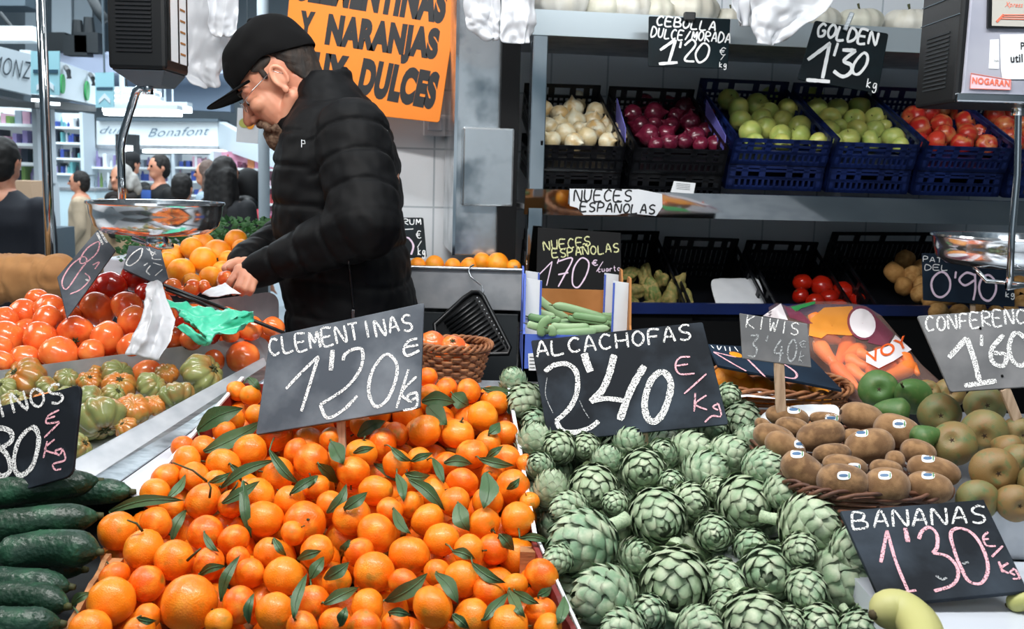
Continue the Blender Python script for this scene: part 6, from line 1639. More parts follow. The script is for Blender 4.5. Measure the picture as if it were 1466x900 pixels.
shopper('person in a pale grey coat with dark hair, back turned, below the lit shop sign', 262, 8.2, 251, R(170), '#8f9090', '#0f0b0a', .42)
shopper('woman with wavy brown hair in a pale blue coat, facing left', 294, 9.2, 231, R(-80), '#8fa3b2', '#5a4840', .42, hairlen=.1)
shopper('woman with long dark hair in a black coat, back half turned', 324, 7.0, 226, R(150), '#101116', '#120e0d', .42, hairlen=.16)
r_, W_ = shopper('person in dark coat carrying a black backpack, next to the long haired woman', 356, 7.4, 246, R(110), '#0e0f12', '#0e0b0a', .42)
p = at(356, 282, 7.2)
bp = thing('backpack', 'black backpack on the back of the dark coated shopper', 'backpack', p - V((0, 0, .2)))
mb = MB(); mb.ball(p, (.14, .1, .21), 16, 12); o = mb.build('pack_body', M['blackmatte'], bp, smooth=True); mb = MB(); mb.ball(p + V((0, -.09, -.07)), (.1, .05, .09), 12, 8); mb.build('front_pocket', M['black'], bp, smooth=True)
mb = MB(); mb.tube([p + V((-.1, -.06, .2)), p + V((-.13, -.1, 0)), p + V((-.12, -.06, -.2))], .012, 6); mb.build('strap', M['greyblue'], bp, smooth=True)
p = at(360, 318, 7.1)
rb = MB(); rb.ball(p, (.16, .08, .1), 16, 10); ro = rb.build('red_bag', mat('red_shopping_bag', '#c8203a', .5, bump=.4, bscale=9), None, smooth=True); tag(ro, 'red shopping bag beside the dark shoppers behind the greens', 'bag')
# the customer's reaching arm at the left edge
cu = thing('person', 'customer in a tan coat reaching in from the left edge, only the sleeve showing', 'person', (at(-190, 300, 2.75).x, 2.75, 0))
a, b_, c = at(-150, 300, 2.72), at(-40, 402, 2.58), at(88, 394, 2.50)
bd = MB(); X0 = at(-190, 300, 2.75).x
bd.ball((X0, 2.75, 1.62), (.09, .075, .11), 14, 10); bd.capsule((X0, 2.75, 1.52), (X0, 2.75, 1.4), .055, .07); bd.capsule((X0, 2.75, 1.35), (X0, 2.75, .9), .12, .12)
for s in (-1, 1): bd.capsule((X0, 2.75 + s * .09, .88), (X0, 2.75 + s * .09, .07), .09, .05)
bd.capsule((X0, 2.75, 1.38), a, .07, .05); bd.capsule(a, b_, .045, .04); bd.capsule(b_, c, .038, .028)
d = (c - b_).normalized(); bd.capsule(c, c + d * .07, .03, .028, 10)
for k in range(4): bd.capsule(c + d * .07 + V((0, 0, (k - 1.5) * .018)), c + d * .12 + V((0, -.02, (k - 1.5) * .02 - .02)), .0095, .008, 8)
bd.capsule(c + d * .02, c + d * .07 + V((0, -.03, .02)), .012, .009, 8)
blend(bd.build('body', M['skin'], cu, smooth=True), .007, 4)
ct = MB(); ct.capsule(a, b_, .085, .072, 18); ct.capsule(b_, c, .072, .05, 18); ct.capsule((X0, 2.75, 1.38), a, .1, .09); ct.capsule((X0, 2.75, 1.36), (X0, 2.75, .8), .18, .2)
co = ct.build('coat', M['tan'], cu, smooth=True); blend(co, .01, 4)
def folds(c_):
    p = V(c_) + WM[cu.name].translation; t = (p - b_).dot(d)
    return .0035 * math.sin(t * 120 + 9 * noise.noise(p * 14)) + .007 * noise.noise(p * 13) + .004 * noise.noise(p * 34)
warp(co.data, folds)
h = MB(); h.ball((X0, 2.77, 1.655), (.095, .085, .1), 14, 10); h.build('hair', M['hair'], cu, smooth=True)
# ------------------------------------------------------------------ scales, post, bags, box of beans, carrots
mb = MB(); p = at(66, 200, 2.75); mb.tube([V((p.x - .0, 2.75, 0)), V((p.x, 2.75, 3.2))], .0135, 20); tag(mb.build('chrome_post', M['chrome'], None, smooth=True), 'polished chrome stall post at the left, full height', 'post')

def bowl(root, c, r, h, name='pan'):
    prof = [(0, -h), (r * .55, -h), (r * .8, -h * .93), (r * .93, -h * .7), (r * .985, -h * .35), (r, -.004), (r + .005, 0), (r + .004, .004), (r - .002, .003), (r - .006, -h * .35), (r * .9, -h * .68), (r * .78, -h * .88), (r * .5, -h * .95), (0, -h * .95)]
    mb = MB(); mb.lathe(prof, 64, Matrix.Translation(c)); return mb.build(name, M['pan'], root, smooth=True, auto=60)
c = at(224, 291, 2.0)
s1 = thing('hanging_scale', 'hanging shop scale with chrome pan at the left, black housing above', 'scale', c)
hx0, hx1 = at(153, 60, 2.0).x, at(237, 60, 2.0).x; hz = at(200, 99, 2.0).z
hb_ = MB(); hb_.box(((hx0 + hx1) / 2, 2.07, hz + .2), (hx1 - hx0, .14, .4)); hb_.build('housing', M['black'], s1, bevel=.008)
vb = MB()
for i in range(13): vb.box(((hx0 + hx1) / 2 - .004, 1.9985, hz + .035 + .008 * i), (.07, .003, .0035))
vb.build('vent_slats', M['darkpl'], s1)
lb = MB(); lb.box(((hx0 + hx1) / 2, 1.999, hz + .145), (hx1 - hx0 - .004, .003, .002)); lb.build('seam', M['greyblue'], s1)
for z0, z1, m in ((.02, .16, M['sticker']), (.165, .30, M['sticker'])):
    q = MB(); q.box((hx1 + .0012, 2.07, hz + (z0 + z1) / 2), (.002, .1, z1 - z0)); o = q.build('display_panel', M['sticker'], s1, bevel=.0008)
    q = MB()
    for y_ in (2.018, 2.07, 2.122): q.box((hx1 + .0024, y_, hz + (z0 + z1) / 2), (.002, .006, z1 - z0))
    q.build('panel_frame', M['black'], o)
    q = MB()
    for k in range(5): q.box((hx1 + .0024, 2.096, hz + z0 + .02 + .022 * k), (.0012, .03, .004))
    q.build('panel_print', M['card'], o)
ub = MB(); xa_, xb_ = hx0 + .004, hx1 - .004
ub.add([(xa_, 2.004, hz), (xb_, 2.004, hz), (xb_, 2.136, hz), (xa_, 2.136, hz), (xa_ + .035, 2.04, hz - .028), (xb_ - .02, 2.04, hz - .028), (xb_ - .02, 2.12, hz - .028), (xa_ + .035, 2.12, hz - .028)], [(0, 1, 2, 3), (4, 5, 6, 7), (0, 1, 5, 4), (1, 2, 6, 5), (2, 3, 7, 6), (3, 0, 4, 7)])
ub.build('underside', M['greyblue'], s1, bevel=.003)
n0 = at(212, 100, 2.05); mb = MB(); mb.tube([n0 + V((0, 0, .02)), at(212, 118, 2.05)], .007, 12); mb.tube([at(212, 118, 2.05), at(212, 135, 2.05)], .0105, 14); mb.build('neck', M['chrome'], s1, smooth=True)
pts = [(212,126,2.06),(203,124,2.07),(195,131,2.085),(186,160,2.1),(176,193,2.11),(173,212,2.115),(174,250,2.12),(175,292,2.12)]
P = [at(*q) for q in pts]; mb = MB(); mb.tube(P, .0085, 14, flat=1.0); mb.build('arm', M['chrome'], s1, smooth=True)
bowl(s1, c, .128, .062)
mb = MB(); mb.tube([c - V((0, 0, .06)), c - V((0, 0, .085))], [.02, .024], 14); mb.tube([c - V((.05, 0, .07)), c - V((0, -.01, .088)), c - V((-.03, 0, .084))], .006, 8); mb.build('pan_support', M['chrome'], s1, smooth=True)
mb = MB(); mb.tube([P[-1], c + V((-.03, .1, -.02)), c - V((0, 0, .07))], .007, 8); mb.build('support_arm', M['chrome'], s1, smooth=True)

c = at(1447, 341, 1.95)
s2 = thing('hanging_scale', 'hanging shop scale at the right edge, labelled grey front and chrome pan', 'scale', c)
fy = 1.83; hx = at(1371, 80, fy).x; hz = at(1400, 147, fy).z
q = MB(); q.box((hx + .2, fy + .09, hz + .21), (.4, .18, .42)); q.build('housing', M['black'], s2, bevel=.006)
M['lavender'] = mat('lavender_grey_panel', '#a9abba', .3, .3, col2='#c2c3ce', cscale=6)
q = MB(); q.box((hx + .206, fy - .004, hz + .213), (.39, .008, .4)); pn = q.build('front_panel', M['lavender'], s2, bevel=.003)
q = MB(); q.box((hx + .2, fy - .006, hz + .008), (.4, .014, .016)); q.build('bottom_trim', M['chrome'], s2, bevel=.003)
q = MB()
for i in range(14): q.box((hx - .0012, fy + .09, hz + .03 + .0075 * i), (.002, .1, .003))
q.build('vent_slats', M['darkgrey'], s2)
for z_ in (.155, .19):
    q = MB(); q.box((hx - .001, fy + .09, hz + z_), (.002, .17, .0015)); q.build('seam', M['greyblue'], s2)
class Flat:
    def __init__(s, o, n, root): s.o = o; s.n = n; s.root = root
    def p(s, x, y, up=0): return on_plane(x, y, s.o + s.n * up, s.n)
FB = Flat(V((0, fy - .008, 0)), V((0, -1, 0)), pn)
def patchp(pts, up, m, nm, par, th=.0006):
    q = MB(); q.prism([FB.p(*t_, up) for t_ in pts], (0, th, 0)); return q.build(nm, m, par)
t = TT(5.295, 1300, 0)
d_ = patchp([t(610,-40), t(990,-40), t(990,215), t(605,210)], .006, M['black'], 'display_frame', pn, .006)
patchp([t(640,-40), t(990,-40), t(990,205), t(635,195)], .0066, mat('lit_display_glass', '#b9b6ae', .25), 'display', d_)
M['red_print'] = mat('orange_red_print', '#e8745a', .5)
mb = MB(); mb.bar(FB.p(*t(672,165), .0074), FB.p(*t(725,110), .0074), .004, .0006, V((0, -1, 0))); mb.bar(FB.p(*t(720,112), .0074), FB.p(*t(980,112), .0074), .0012, .0006, V((0, -1, 0)));  mb.bar(FB.p(*t(715,126), .0074), FB.p(*t(980,130), .0074), .0012, .0006, V((0, -1, 0))); mb.bar(FB.p(*t(705,142), .0074), FB.p(*t(980,148), .0074), .0012, .0006, V((0, -1, 0))); mb.build('display_stripes', M['red_print'], d_)
FB.root = d_; printed(FB, 'Xpress', t(735,50), t(870,56), 7.5, M['red_print'], .0, shear=.3, up=.0074)
FB.root = pn
a_ = patchp([t(622,300), t(690,298), t(690,522), t(612,520)], .001, M['sticker'], 'sticker', pn); 
b_ = patchp([t(698,262), t(960,255), t(960,600), t(715,600), t(704,520)], .002, M['sticker'], 'paper_notice', pn)
FB.root = b_; printed(FB, 'P', t(855,375), t(885,374), 11, M['ink'], .01, up=.003); printed(FB, 'util', t(778,472), t(870,469), 12, M['ink'], .02, up=.003)
c_ = patchp([t(478,555), t(780,605), t(778,680), t(470,670)], .003, mat('pink_red_sticker', '#e8c4cc', .5), 'sticker', pn)
FB.root = c_; printed(FB, 'NOGARAN', t(485,630), t(770,655), 9, M['red_print'], .03, up=.004)
mb = MB(); pp = [FB.p(*t(*z_), .0038) for z_ in ((478,555),(780,605),(778,680),(470,670))]
for i in range(4): mb.bar(pp[i], pp[(i + 1) % 4], .0008, .0004, V((0, -1, 0)))
mb.build('sticker_border', M['red_print'], c_)
FB.root = a_; printed(FB, '70A', t(650,468), t(688,468), 3, M['ink'], 0, up=.002)
rp = [at(1458, 150, 1.93), at(1456, 250, 1.93), at(1449, 330, 1.93), at(1446, 395, 1.93), at(1443, 412, 1.94)]
mb = MB(); mb.tube([rp[0] + V((0, 0, .01))] + rp, .0065, 14); mb.tube([rp[0] + V((0, 0, .02)), rp[0] - V((0, 0, .02))], .012, 12); mb.build('arm', M['chrome'], s2, smooth=True)
c2 = at(1447, 340, 2.09); bowl(s2, c2, .152, .062)
mb = MB(); mb.tube([c2 + V((-.1, -.04, -.05)), c2 + V((-.08, -.08, -.085)), c2 + V((0, -.09, -.09)), rp[-1]], .005, 8); mb.build('pan_support', M['chrome'], s2, smooth=True)

# rail with hanging bags
mb = MB(); mb.tube([V((-1.6, 2.6, 2.42)), V((1.7, 2.75, 2.42))], .012, 10); tag(mb.build('bag_rail', M['steel'], None, smooth=True), 'steel rail above the stall from which white plastic bags hang', 'rail')
def hang(rows, Y, lab, seed, amp=.012, th=.004, m=None):
    R_ = []
    for k, (y, xs) in enumerate(rows): R_.append([at(x, y, Y + .018 * math.sin(i * 2.4 + k * .6 + seed)) for i, x in enumerate(xs)])
    tp = [V((p.x, p.y, 2.42)) for p in R_[0]]
    return cloth([tp] + R_, m or M['bag'], 'plastic_bag', lab, 'plastic bag', th=th, amp=amp, seed=seed)
hang([(-20, (264,284,304,326,346)), (40, (263,281,300,318,334)), (85, (263,280,298,312,324)), (108, (264,278,296,310,320)), (126, (294,300,306,312,318))], 2.78, 'large white plastic bag hanging between left scale and black cap', 3)
hang([(-20, (300,312,322,334,346)), (20, (298,310,320,332,342)), (40, (298,308,318,328,336)), (53, (303,310,317,324,330))], 2.68, 'smaller folded plastic bag hanging in front of the large left one', 5, amp=.008)
hang([(-20, (668,682,696,708,720)), (15, (667,681,695,708,718)), (30, (666,680,694,706,716)), (38, (672,682,694,706,716)), (58, (700,704,708,711,714))], 2.5, 'white plastic bag with pointed tip hanging before the steel column', 7)
hang([(-20, (716,730,744,756,768)), (15, (716,730,744,756,768)), (40, (718,731,743,755,763)), (62, (720,731,743,753,762))], 2.46, 'white plastic bag overlapping the pointed one, at the rack corner', 9, amp=.016)
hang([(-20, (1046,1056,1066,1074,1082)), (12, (1050,1058,1066,1074,1082)), (38, (1056,1062,1068,1074,1080))], 2.53, 'narrow bluish plastic bag left of the big one above the apples', 11)
hang([(-20, (1072,1105,1138,1172,1206)), (10, (1074,1104,1134,1166,1196)), (30, (1078,1098,1120,1144,1166)), (48, (1082,1094,1107,1122,1138)), (64, (1086,1092,1098,1104,1110))], 2.5, 'big crinkled plastic bag hanging above the apples, next to GOLDEN', 13, amp=.016)

# ---- cardboard box of flat beans
bb = thing('cardboard_box', 'blue and white cardboard box of flat green beans', 'box', at(820, 529, 1.97))
Yf, Yk = 1.95, 2.22
FL, FLb = at(749, 478, Yf), at(748, 530, Yf); FR = at(905, 478, Yf); FRb = at(905, 530, Yf)
FRb.z = FLb.z; FR.z = FL.z
BL, BR = at(757, 412, Yk), at(884, 414, Yk); BL = V((FL.x - .004, Yk, BL.z)); BR = V((FR.x + .002, Yk, BL.z)); BLb, BRb = V((BL.x, Yk, FLb.z)), V((BR.x, Yk, FLb.z))
def panel(pts, th, nm, m, par=bb):
    p = [V(q) for q in pts]; n_ = (p[1] - p[0]).cross(p[-1] - p[0]).normalized(); b = MB(); b.prism(p, n_ * th); return b.build(nm, m, par)
panel([FL, FR, FRb, FLb], .004, 'front_panel', M['card_blue'])
panel([BL, BR, BRb, BLb], -.004, 'back_panel', M['card'])
panel([FLb, FRb, BRb, BLb], .004, 'base', M['card'])
def side(F_, Fb, B_, Bb, s):
    pk = at(738, 394, 2.0).z
    def P_(t, z): return V((F_.x + (B_.x - F_.x) * t, F_.y + (B_.y - F_.y) * t, z))
    out = [P_(0, F_.z), P_(.08, F_.z + .02), P_(.14, F_.z + .07), P_(.2, pk), P_(.34, pk), P_(.42, pk - .02), P_(.5, F_.z + .045), P_(.72, F_.z + .045), P_(.8, pk - .02), P_(.86, pk), P_(1, pk), P_(1, Fb.z), P_(0, Fb.z)]
    b = MB(); b.prism(out, (s * .004, 0, 0), 0); return b.build('side_panel', M['card_blue'] if s > 0 else M['card'], bb)
side(FL, FLb, BL, BLb, 1); side(FR, FRb, BR, BRb, -1)
for x0, nm in ((FL.x + .004, 1), (FR.x - .036, -1)):
    pk = at(890, 398, 2.1).z
    for y_, zt_ in ((Yf + .06, at(746, 398, 2.01).z), (Yk - .012, pk)):
        b = MB(); b.prism([V((x0, y_, FLb.z)), V((x0 + .032, y_, FLb.z)), V((x0 + .032, y_, zt_ - .004)), V((x0, y_, zt_))], (0, .003, 0)); o = b.build('corner_post', M['card_white'], bb)
        e = MB(); xx = x0 + (.030 if nm > 0 else .002); e.prism([V((xx - .002, y_ - .0012, FLb.z + .02)), V((xx + .002, y_ - .0012, FLb.z + .02)), V((xx + .002, y_ - .0012, zt_ - .004)), V((xx - .002, y_ - .0012, zt_ - .004))], (0, .001, 0)); e.build('blue_edge', M['card_blue'], o)
b = MB(); lz = [at(x, y, Yf - .0015) for x, y in ((756, 506), (768, 505), (772, 530), (757, 530))]; b.prism(lz, (0, .001, 0)); o = b.build('address_label', M['sticker'], bb)
b = MB()
for i in range(4): b.bar(at(758, 511 + 5 * i, Yf - .0022), at(766, 511 + 5 * i, Yf - .0022), .0004, .0012)
b.build('print_lines', M['ink'], o)
def bean(pts, w, label):
    P = [V(p) for p in pts]; k = 16; Q = []
    for i in range(k):
        t = i / (k - 1) * (len(P) - 1); j = min(int(t), len(P) - 2); u = t - j
        a, b_, c, d = P[max(0, j - 1)], P[j], P[j + 1], P[min(len(P) - 1, j + 2)]
        Q.append(.5 * ((2 * b_) + (c - a) * u + (2 * a - 5 * b_ + 4 * c - d) * u * u + (3 * b_ - a - 3 * c + d) * u ** 3))
    rs = [w * min(1, .18 + 1.9 * math.sin(math.pi * i / (k - 1)) ** .8) for i in range(k)]
    mb = MB(); mb.tube(Q, rs, 10, flat=.45, up=(Q[-1] - Q[0]).cross(CAM - Q[0]).cross(Q[-1] - Q[0]).normalized())
    o = mb.build('green_bean', M['bean'], None, smooth=True); tag(o, label, 'green bean', 'flat green beans in the box')
    e = MB(); e.tube([Q[0], Q[0] + (Q[0] - Q[1]).normalized() * .008], [.0016, .0008], 5); e.build('stem_tip', M['stem'], o)
s5 = lambda x, y, Y: at(720 + x / 5.625, 380 + y / 5.625, Y)
BN = [(((205,180),(300,280),(420,370),(545,450)), .0095, 'broad flat bean leaning from the upper left corner of the box'), (((400,320),(520,340),(700,390),(820,430),(900,470)), .0095, 'long flat bean crossing to the right over the others'), (((210,350),(300,380),(420,420)), .0085, 'pale bean end at the left of the box under the broad leaning one'),
      (((790,405),(870,410),(955,412)), .008, 'bean tip poking out at the right white corner'), (((400,460),(560,465),(760,470),(990,495)), .009, 'long bean lying along the front, lightest of the lower ones'), (((520,420),(680,440),(860,465)), .0085, 'bean in the middle of the box behind the long one'), (((200,410),(300,430),(470,440)), .0085, 'dark bean at the left behind the bent one'),
      (((395,425),(340,450),(310,500),(315,570)), .0095, 'bent bean hanging over the left front edge'), (((360,505),(395,520),(400,570)), .0085, 'short bean end curling over the front beside the bent one'), (((410,510),(600,520),(860,505)), .009, 'lower front bean touching the price board top'), (((380,490),(520,500),(700,495)), .009, 'bean between the lower front ones'), (((420,545),(560,540),(760,525)), .009, 'lowest bean in front just above the price board'),
      (((195,470),(260,490),(380,520)), .008, 'bean at the left lower corner of the box'), (((560,400),(700,420),(840,440)), .008, 'bean at the back of the heap by the cardboard back')]
for i, (p_, w, lab) in enumerate(BN):
    bean([s5(x, y, 2.06 - .009 * i + .05 * (i in (0, 3, 13)) - (.05 if i in (7, 8) else 0)) for x, y in p_], w, lab)
for i in range(12):
    x = 230 + 60 * (i % 10); Y = 2.03 + .02 * (i % 3)
    bean([s5(x - 60, 520 + 14 * (i % 4), Y), s5(x + 60, 512 + 14 * (i % 4), Y), s5(x + 200, 520 + 10 * (i % 4), Y)], .008, 'flat bean in the lower layer of the box')

# ---- black ribbed tray leaning under the trough, with its wire hook
bt = thing('ribbed_tray', 'black ribbed plastic tray leaning below the steel trough', 'tray', at(690, 500, 2.3))
TP = at(678, 417, 2.42); TLp = at(618, 468, 2.40); BRp = at(731, 502, 2.28)
nT = (TLp - TP).cross(BRp - TP).normalized(); nT = nT if nT.dot(CAM - TP) > 0 else -nT
tp = lambda x, y, up=0: on_plane(x, y, TP + nT * up, nT)
out = [(622,464),(664,426),(676,418),(686,418),(692,424),(730,498),(728,506),(640,508),(626,500)]
b = MB(); b.prism([tp(*q) for q in out], -nT * .006); b.build('tray_floor', M['black'], bt)
b = MB(); b.tube([tp(*q, .006) for q in out], .0055, 8, closed=True); b.build('rim', M['black'], bt, smooth=True)
b = MB()
for i in range(13):
    t = i / 12; p, q = (680 + 42 * t, 428 + 68 * t), (636 + 40 * t, 462 + 60 * t); b.tube([tp(*p, .004), tp(*q, .004)], .0035, 6)
b.build('ribs', M['black'], bt, smooth=True)
b = MB()
for i in range(13):
    t = i / 12; b.ball(tp(683 + 42 * t, 426 + 68 * t, .006), .0022, 6, 4)
b.build('rib_ends', M['steel_soft'], bt, smooth=True)
b = MB(); b.tube([at(x, y, Y) for x, y, Y in ((678,379,2.60),(673,382,2.585),(671,388,2.57),(674,396,2.57),(682,403,2.55),(690,409,2.52),(692,417,2.48),(691,424,2.42))], .0022, 8); tag(b.build('wire_hook', M['steel'], None, smooth=True), 'bent grey wire hook between trough rim and black ribbed tray', 'hook')

# ---- bag of carrots
KO, K1, K2 = at(1290, 575, 1.93), at(1345, 548, 2.0), at(1170, 440, 2.3)
kn = (K1 - KO).cross(K2 - KO).normalized(); kn = kn if kn.dot(CAM - KO) > 0 else -kn
OUT = [(1100,440),(1112,433),(1128,438),(1165,431),(1205,431),(1240,438),(1262,452),(1290,485),(1318,520),(1346,546),(1340,566),(1312,584),(1274,592),(1240,592),(1215,570),(1180,535),(1150,505),(1120,480),(1104,460)]
kp = lambda x, y, up=0: on_plane(x, y, KO + kn * up, kn)
def edge_d(x, y):
    m_ = 1e9
    for i in range(len(OUT)):
        (ax, ay), (bx_, by_) = OUT[i], OUT[(i + 1) % len(OUT)]; dx, dy = bx_ - ax, by_ - ay
        t = max(0, min(1, ((x - ax) * dx + (y - ay) * dy) / (dx * dx + dy * dy))); m_ = min(m_, math.hypot(x - ax - dx * t, y - ay - dy * t))
    return m_
def bulge(x, y): return .052 * (1 - math.exp(-edge_d(x, y) / 16)) + .004 * noise.noise(V((x * .06, y * .06, 1)))
KS = lambda x, y, up=0: kp(x, y, bulge(x, y) + up)
fine = []
for i in range(len(OUT)):
    a, b_ = OUT[i], OUT[(i + 1) % len(OUT)]
    for k in range(3): fine.append((a[0] + (b_[0] - a[0]) * k / 3, a[1] + (b_[1] - a[1]) * k / 3))
cen = (1215, 505)
M['film'] = mat('clear_pink_film', '#ffd2c4', .06, alpha=.12, bump=1, coat=1, bscale=40)
M['film_print'] = mat('purple_print_on_film', '#8e3f56', .25, alpha=.7)
M['film_white'] = mat('white_print_on_film', '#eee6e8', .35)
M['film_orange'] = mat('orange_print_on_film', '#ee9a3a', .3, alpha=.85)
cb = thing('carrot_bag', 'clear printed plastic bag of carrots lying behind the pears', 'bag of carrots', kp(1250, 560))
rows = [[KS(cen[0] + (x - cen[0]) * t, cen[1] + (y - cen[1]) * t) for x, y in fine + fine[:1]] for t in [i / 14 for i in range(1, 15)]]
b = MB(); b.grid(rows); b.add([KS(*cen)] + rows[0], [(0, i, i + 1) for i in range(1, len(rows[0]))])
under = [[kp(cen[0] + (x - cen[0]) * t, cen[1] + (y - cen[1]) * t, -.004) for x, y in fine + fine[:1]] for t in (1, .5, .05)]
b.grid([rows[-1]] + under); b.build('film', M['film'], cb, smooth=True)
def onfilm(poly, m, nm, up=.002, n=10):
    cx_ = sum(p[0] for p in poly) / len(poly); cy_ = sum(p[1] for p in poly) / len(poly); pl = []
    for i in range(len(poly)):
        a, c = poly[i], poly[(i + 1) % len(poly)]
        for k in range(4): pl.append((a[0] + (c[0] - a[0]) * k / 4, a[1] + (c[1] - a[1]) * k / 4))
    pl.append(pl[0]); q = MB(); q.grid([[KS(cx_ + (x - cx_) * t, cy_ + (y - cy_) * t, up) for x, y in pl] for t in [.02] + [i / 6 for i in range(1, 7)]]); return q.build(nm, m, cb, smooth=True)
t = TT(5, 1080, 420)
el = lambda cx_, cy_, rx, ry, rot=0, n=20: [(cx_ + rx * math.cos(a) * math.cos(rot) - ry * math.sin(a) * math.sin(rot), cy_ + rx * math.cos(a) * math.sin(rot) + ry * math.sin(a) * math.cos(rot)) for a in [2 * math.pi * i / n for i in range(n)]]
onfilm([t(*p) for p in ((215,90),(330,130),(420,215),(380,215),(250,170))], M['film_print'], 'printed_panel')
onfilm([t(*p) for p in ((60,160),(190,70),(240,190),(120,170))], M['film_white'], 'gathered_end')
onfilm([t(*p) for p in ((260,95),(430,55),(440,70),(330,110),(300,135))], mat('green_print_on_film', '#2f8a48', .4), 'green_print')
onfilm([t(*p) for p in ((400,180),(500,100),(700,90),(760,280),(690,300),(520,290),(480,320),(390,300))], M['film_orange'], 'orange_panel', .0018)
onfilm([t(*p) for p in el(775, 210, 108, 125, R(-25))], M['film_print'], 'emblem_ring', .003); onfilm([t(*p) for p in el(775, 212, 90, 108, R(-25))], M['film_white'], 'emblem_disc', .0042)
onfilm([t(*p) for p in ((880,170),(1000,290),(940,380),(810,350))], M['film_print'], 'printed_panel', .0022)
onfilm([t(*p) for p in ((800,425),(960,375),(1010,295),(1125,400),(1000,480),(890,535),(800,490))], M['film_white'], 'name_band', .0036)
vs, fs = glyphs('VOY', .01)
q0, q1 = t(828, 500), t(1110, 372); L_ = math.hypot(q1[0] - q0[0], q1[1] - q0[1]); ux, uy = (q1[0] - q0[0]) / L_, (q1[1] - q0[1]) / L_
q = MB(); q.add([KS(q0[0] + ux * L_ * x + uy * y * 17, q0[1] + uy * L_ * x - ux * y * 17, .006) for x, y in vs], fs); q.build('lettering', mat('orange_letters', '#e8601c', .5), cb, fix=False)
def carrot(p, q, r, lab):
    p, q = V(p), V(q); d = q - p; k = 12
    mb = MB(); mb.tube([p + d * (i / (k - 1)) + kn * .004 * math.sin(i) * .3 for i in range(k)], [r * (min(1, .5 + i * .25) if i < 3 else 1) * (1 - .72 * (i / (k - 1)) ** 1.3) for i in range(k)], 14)
    o = mb.build('carrot', M['carrot'], None, smooth=True); tag(o, lab, 'carrot', 'carrots in the clear bag')
    e = MB(); e.tube([p + d * .01, p - d.normalized() * .006], [r * .35, r * .25], 8); e.build('stem_end', M['stem'], o)
CR = [((690,290),(560,560),.021,'thick carrot near the middle of the bag'),((800,370),(520,520),.02,'carrot lying left of the name band'),((640,470),(900,570),.02,'carrot under the lower left of the name band'),((1230,530),(900,660),.022,'big carrot at the lower right end of the bag'),((1060,520),(800,640),.019,'carrot just below the name band'),((400,330),(620,600),.021,'carrot at the left side by the KIWIS board'),((660,540),(880,690),.019,'carrot near the green pear'),((330,130),(620,150),.02,'carrot near the top of the bag'),((430,200),(760,250),.021,'carrot in the upper middle of the bag'),((380,260),(640,340),.021,'carrot at the upper left of the bag'),((1130,440),(1270,600),.018,'carrot at the right edge of the bag'),((540,520),(760,720),.019,'carrot at the lower left edge of the bag'),((640,160),(900,220),.018,'carrot behind the white emblem'),((900,400),(1160,520),.018,'carrot behind the name band'),((720,420),(960,480),.018,'carrot under the name band'),((840,560),(1020,700),.018,'carrot at the lower edge of the bag behind the green pears')]
ca_ = lambda q: ((cen[0] + (t(*q)[0] - cen[0]) * .84), (cen[1] + 6 + (t(*q)[1] - cen[1] - 6) * .84))
for a, b_, r, lab in CR: carrot(kp(*ca_(a), .02), kp(*ca_(b_), .022), r * .88, lab)
b = MB(); k0 = [kp(*q, -.008) for q in ((1112,470),(1236,596),(1330,575),(1240,450))]; b.prism(k0, (0, 0, -.09)); tag(b.build('dark_box', M['darkpl'], None), 'dark plastic box under the bag of carrots', 'box')

# ---- leafy greens behind the oranges
lf = MB(); rs_ = np.random.default_rng(4)
for i in range(900):
    x = rs_.uniform(172, 388); y = rs_.uniform(316, 372) + (x < 250) * 6; Y = rs_.uniform(2.5, 2.75) 
    p = at(x, y, Y); a = rs_.uniform(0, 6.28); l = rs_.uniform(.012, .026); e = V((math.cos(a), math.sin(a) * .5, rs_.uniform(-.2, .9))).normalized(); s = e.cross(V((.3, -1, .2))).normalized()
    lf.add([p, p + e * l * .5 + s * l * .3, p + e * l, p + e * l * .5 - s * l * .3 + V((0, .003, 0))], [(0, 1, 2, 3)])
g_ = lf.build('leafy_greens', M['herb'], None, smooth=False, fix=False); tag(g_, 'dark leafy green bunches behind the oranges and left scale pan', 'leafy greens', kind='stuff')
gt = thing('greens_box', 'pale box under the leafy greens behind the oranges', 'box', at(280, 372, 2.65) - V((0, 0, .3)))
x0, x1 = at(165, 370, 2.62).x, at(392, 370, 2.62).x; z0 = at(280, 372, 2.62).z
b = MB(); b.box(((x0 + x1) / 2, 2.66, z0 - .02), (x1 - x0, .24, .05)); b.build('tray', M['white_counter'], gt, bevel=.004)
b = MB(); b.box(((x0 + x1) / 2, 2.68, (z0 - .05) / 2), (x1 - x0 - .1, .16, z0 - .05)); b.build('stand', M['darkgrey'], gt)
# hanging poster beyond the vendor
p0, p1, p2, p3 = (at(x, y, 4.2) for x, y in ((340, 154), (371, 156), (369, 206), (338, 203)))
ps = thing('poster', 'small hanging poster with a picture of food by the vendor face', 'poster', (p2 + p3) / 2)
b = MB(); b.prism([p0, p1, p2, p3], (0, .003, 0)); pp = b.build('sheet', M['paper'], ps)
for x, y, rx, ry, m in ((350, 176, 8, 7, M['golden']), (358, 178, 6, 7, M['orange']), (364, 173, 4, 6, M['redapple'])):
    b = MB(); b.prism([at(x + rx * math.cos(a), y + ry * math.sin(a), 4.196) for a in [2 * math.pi * i / 16 for i in range(16)]], (0, .002, 0)); b.build('printed_food', m, pp)
b = MB(); b.tube([(p0 + p1) / 2, V(((p0.x + p1.x) / 2, 4.2, 5.25))], .003, 6); b.build('cord', M['greyblue'], ps)
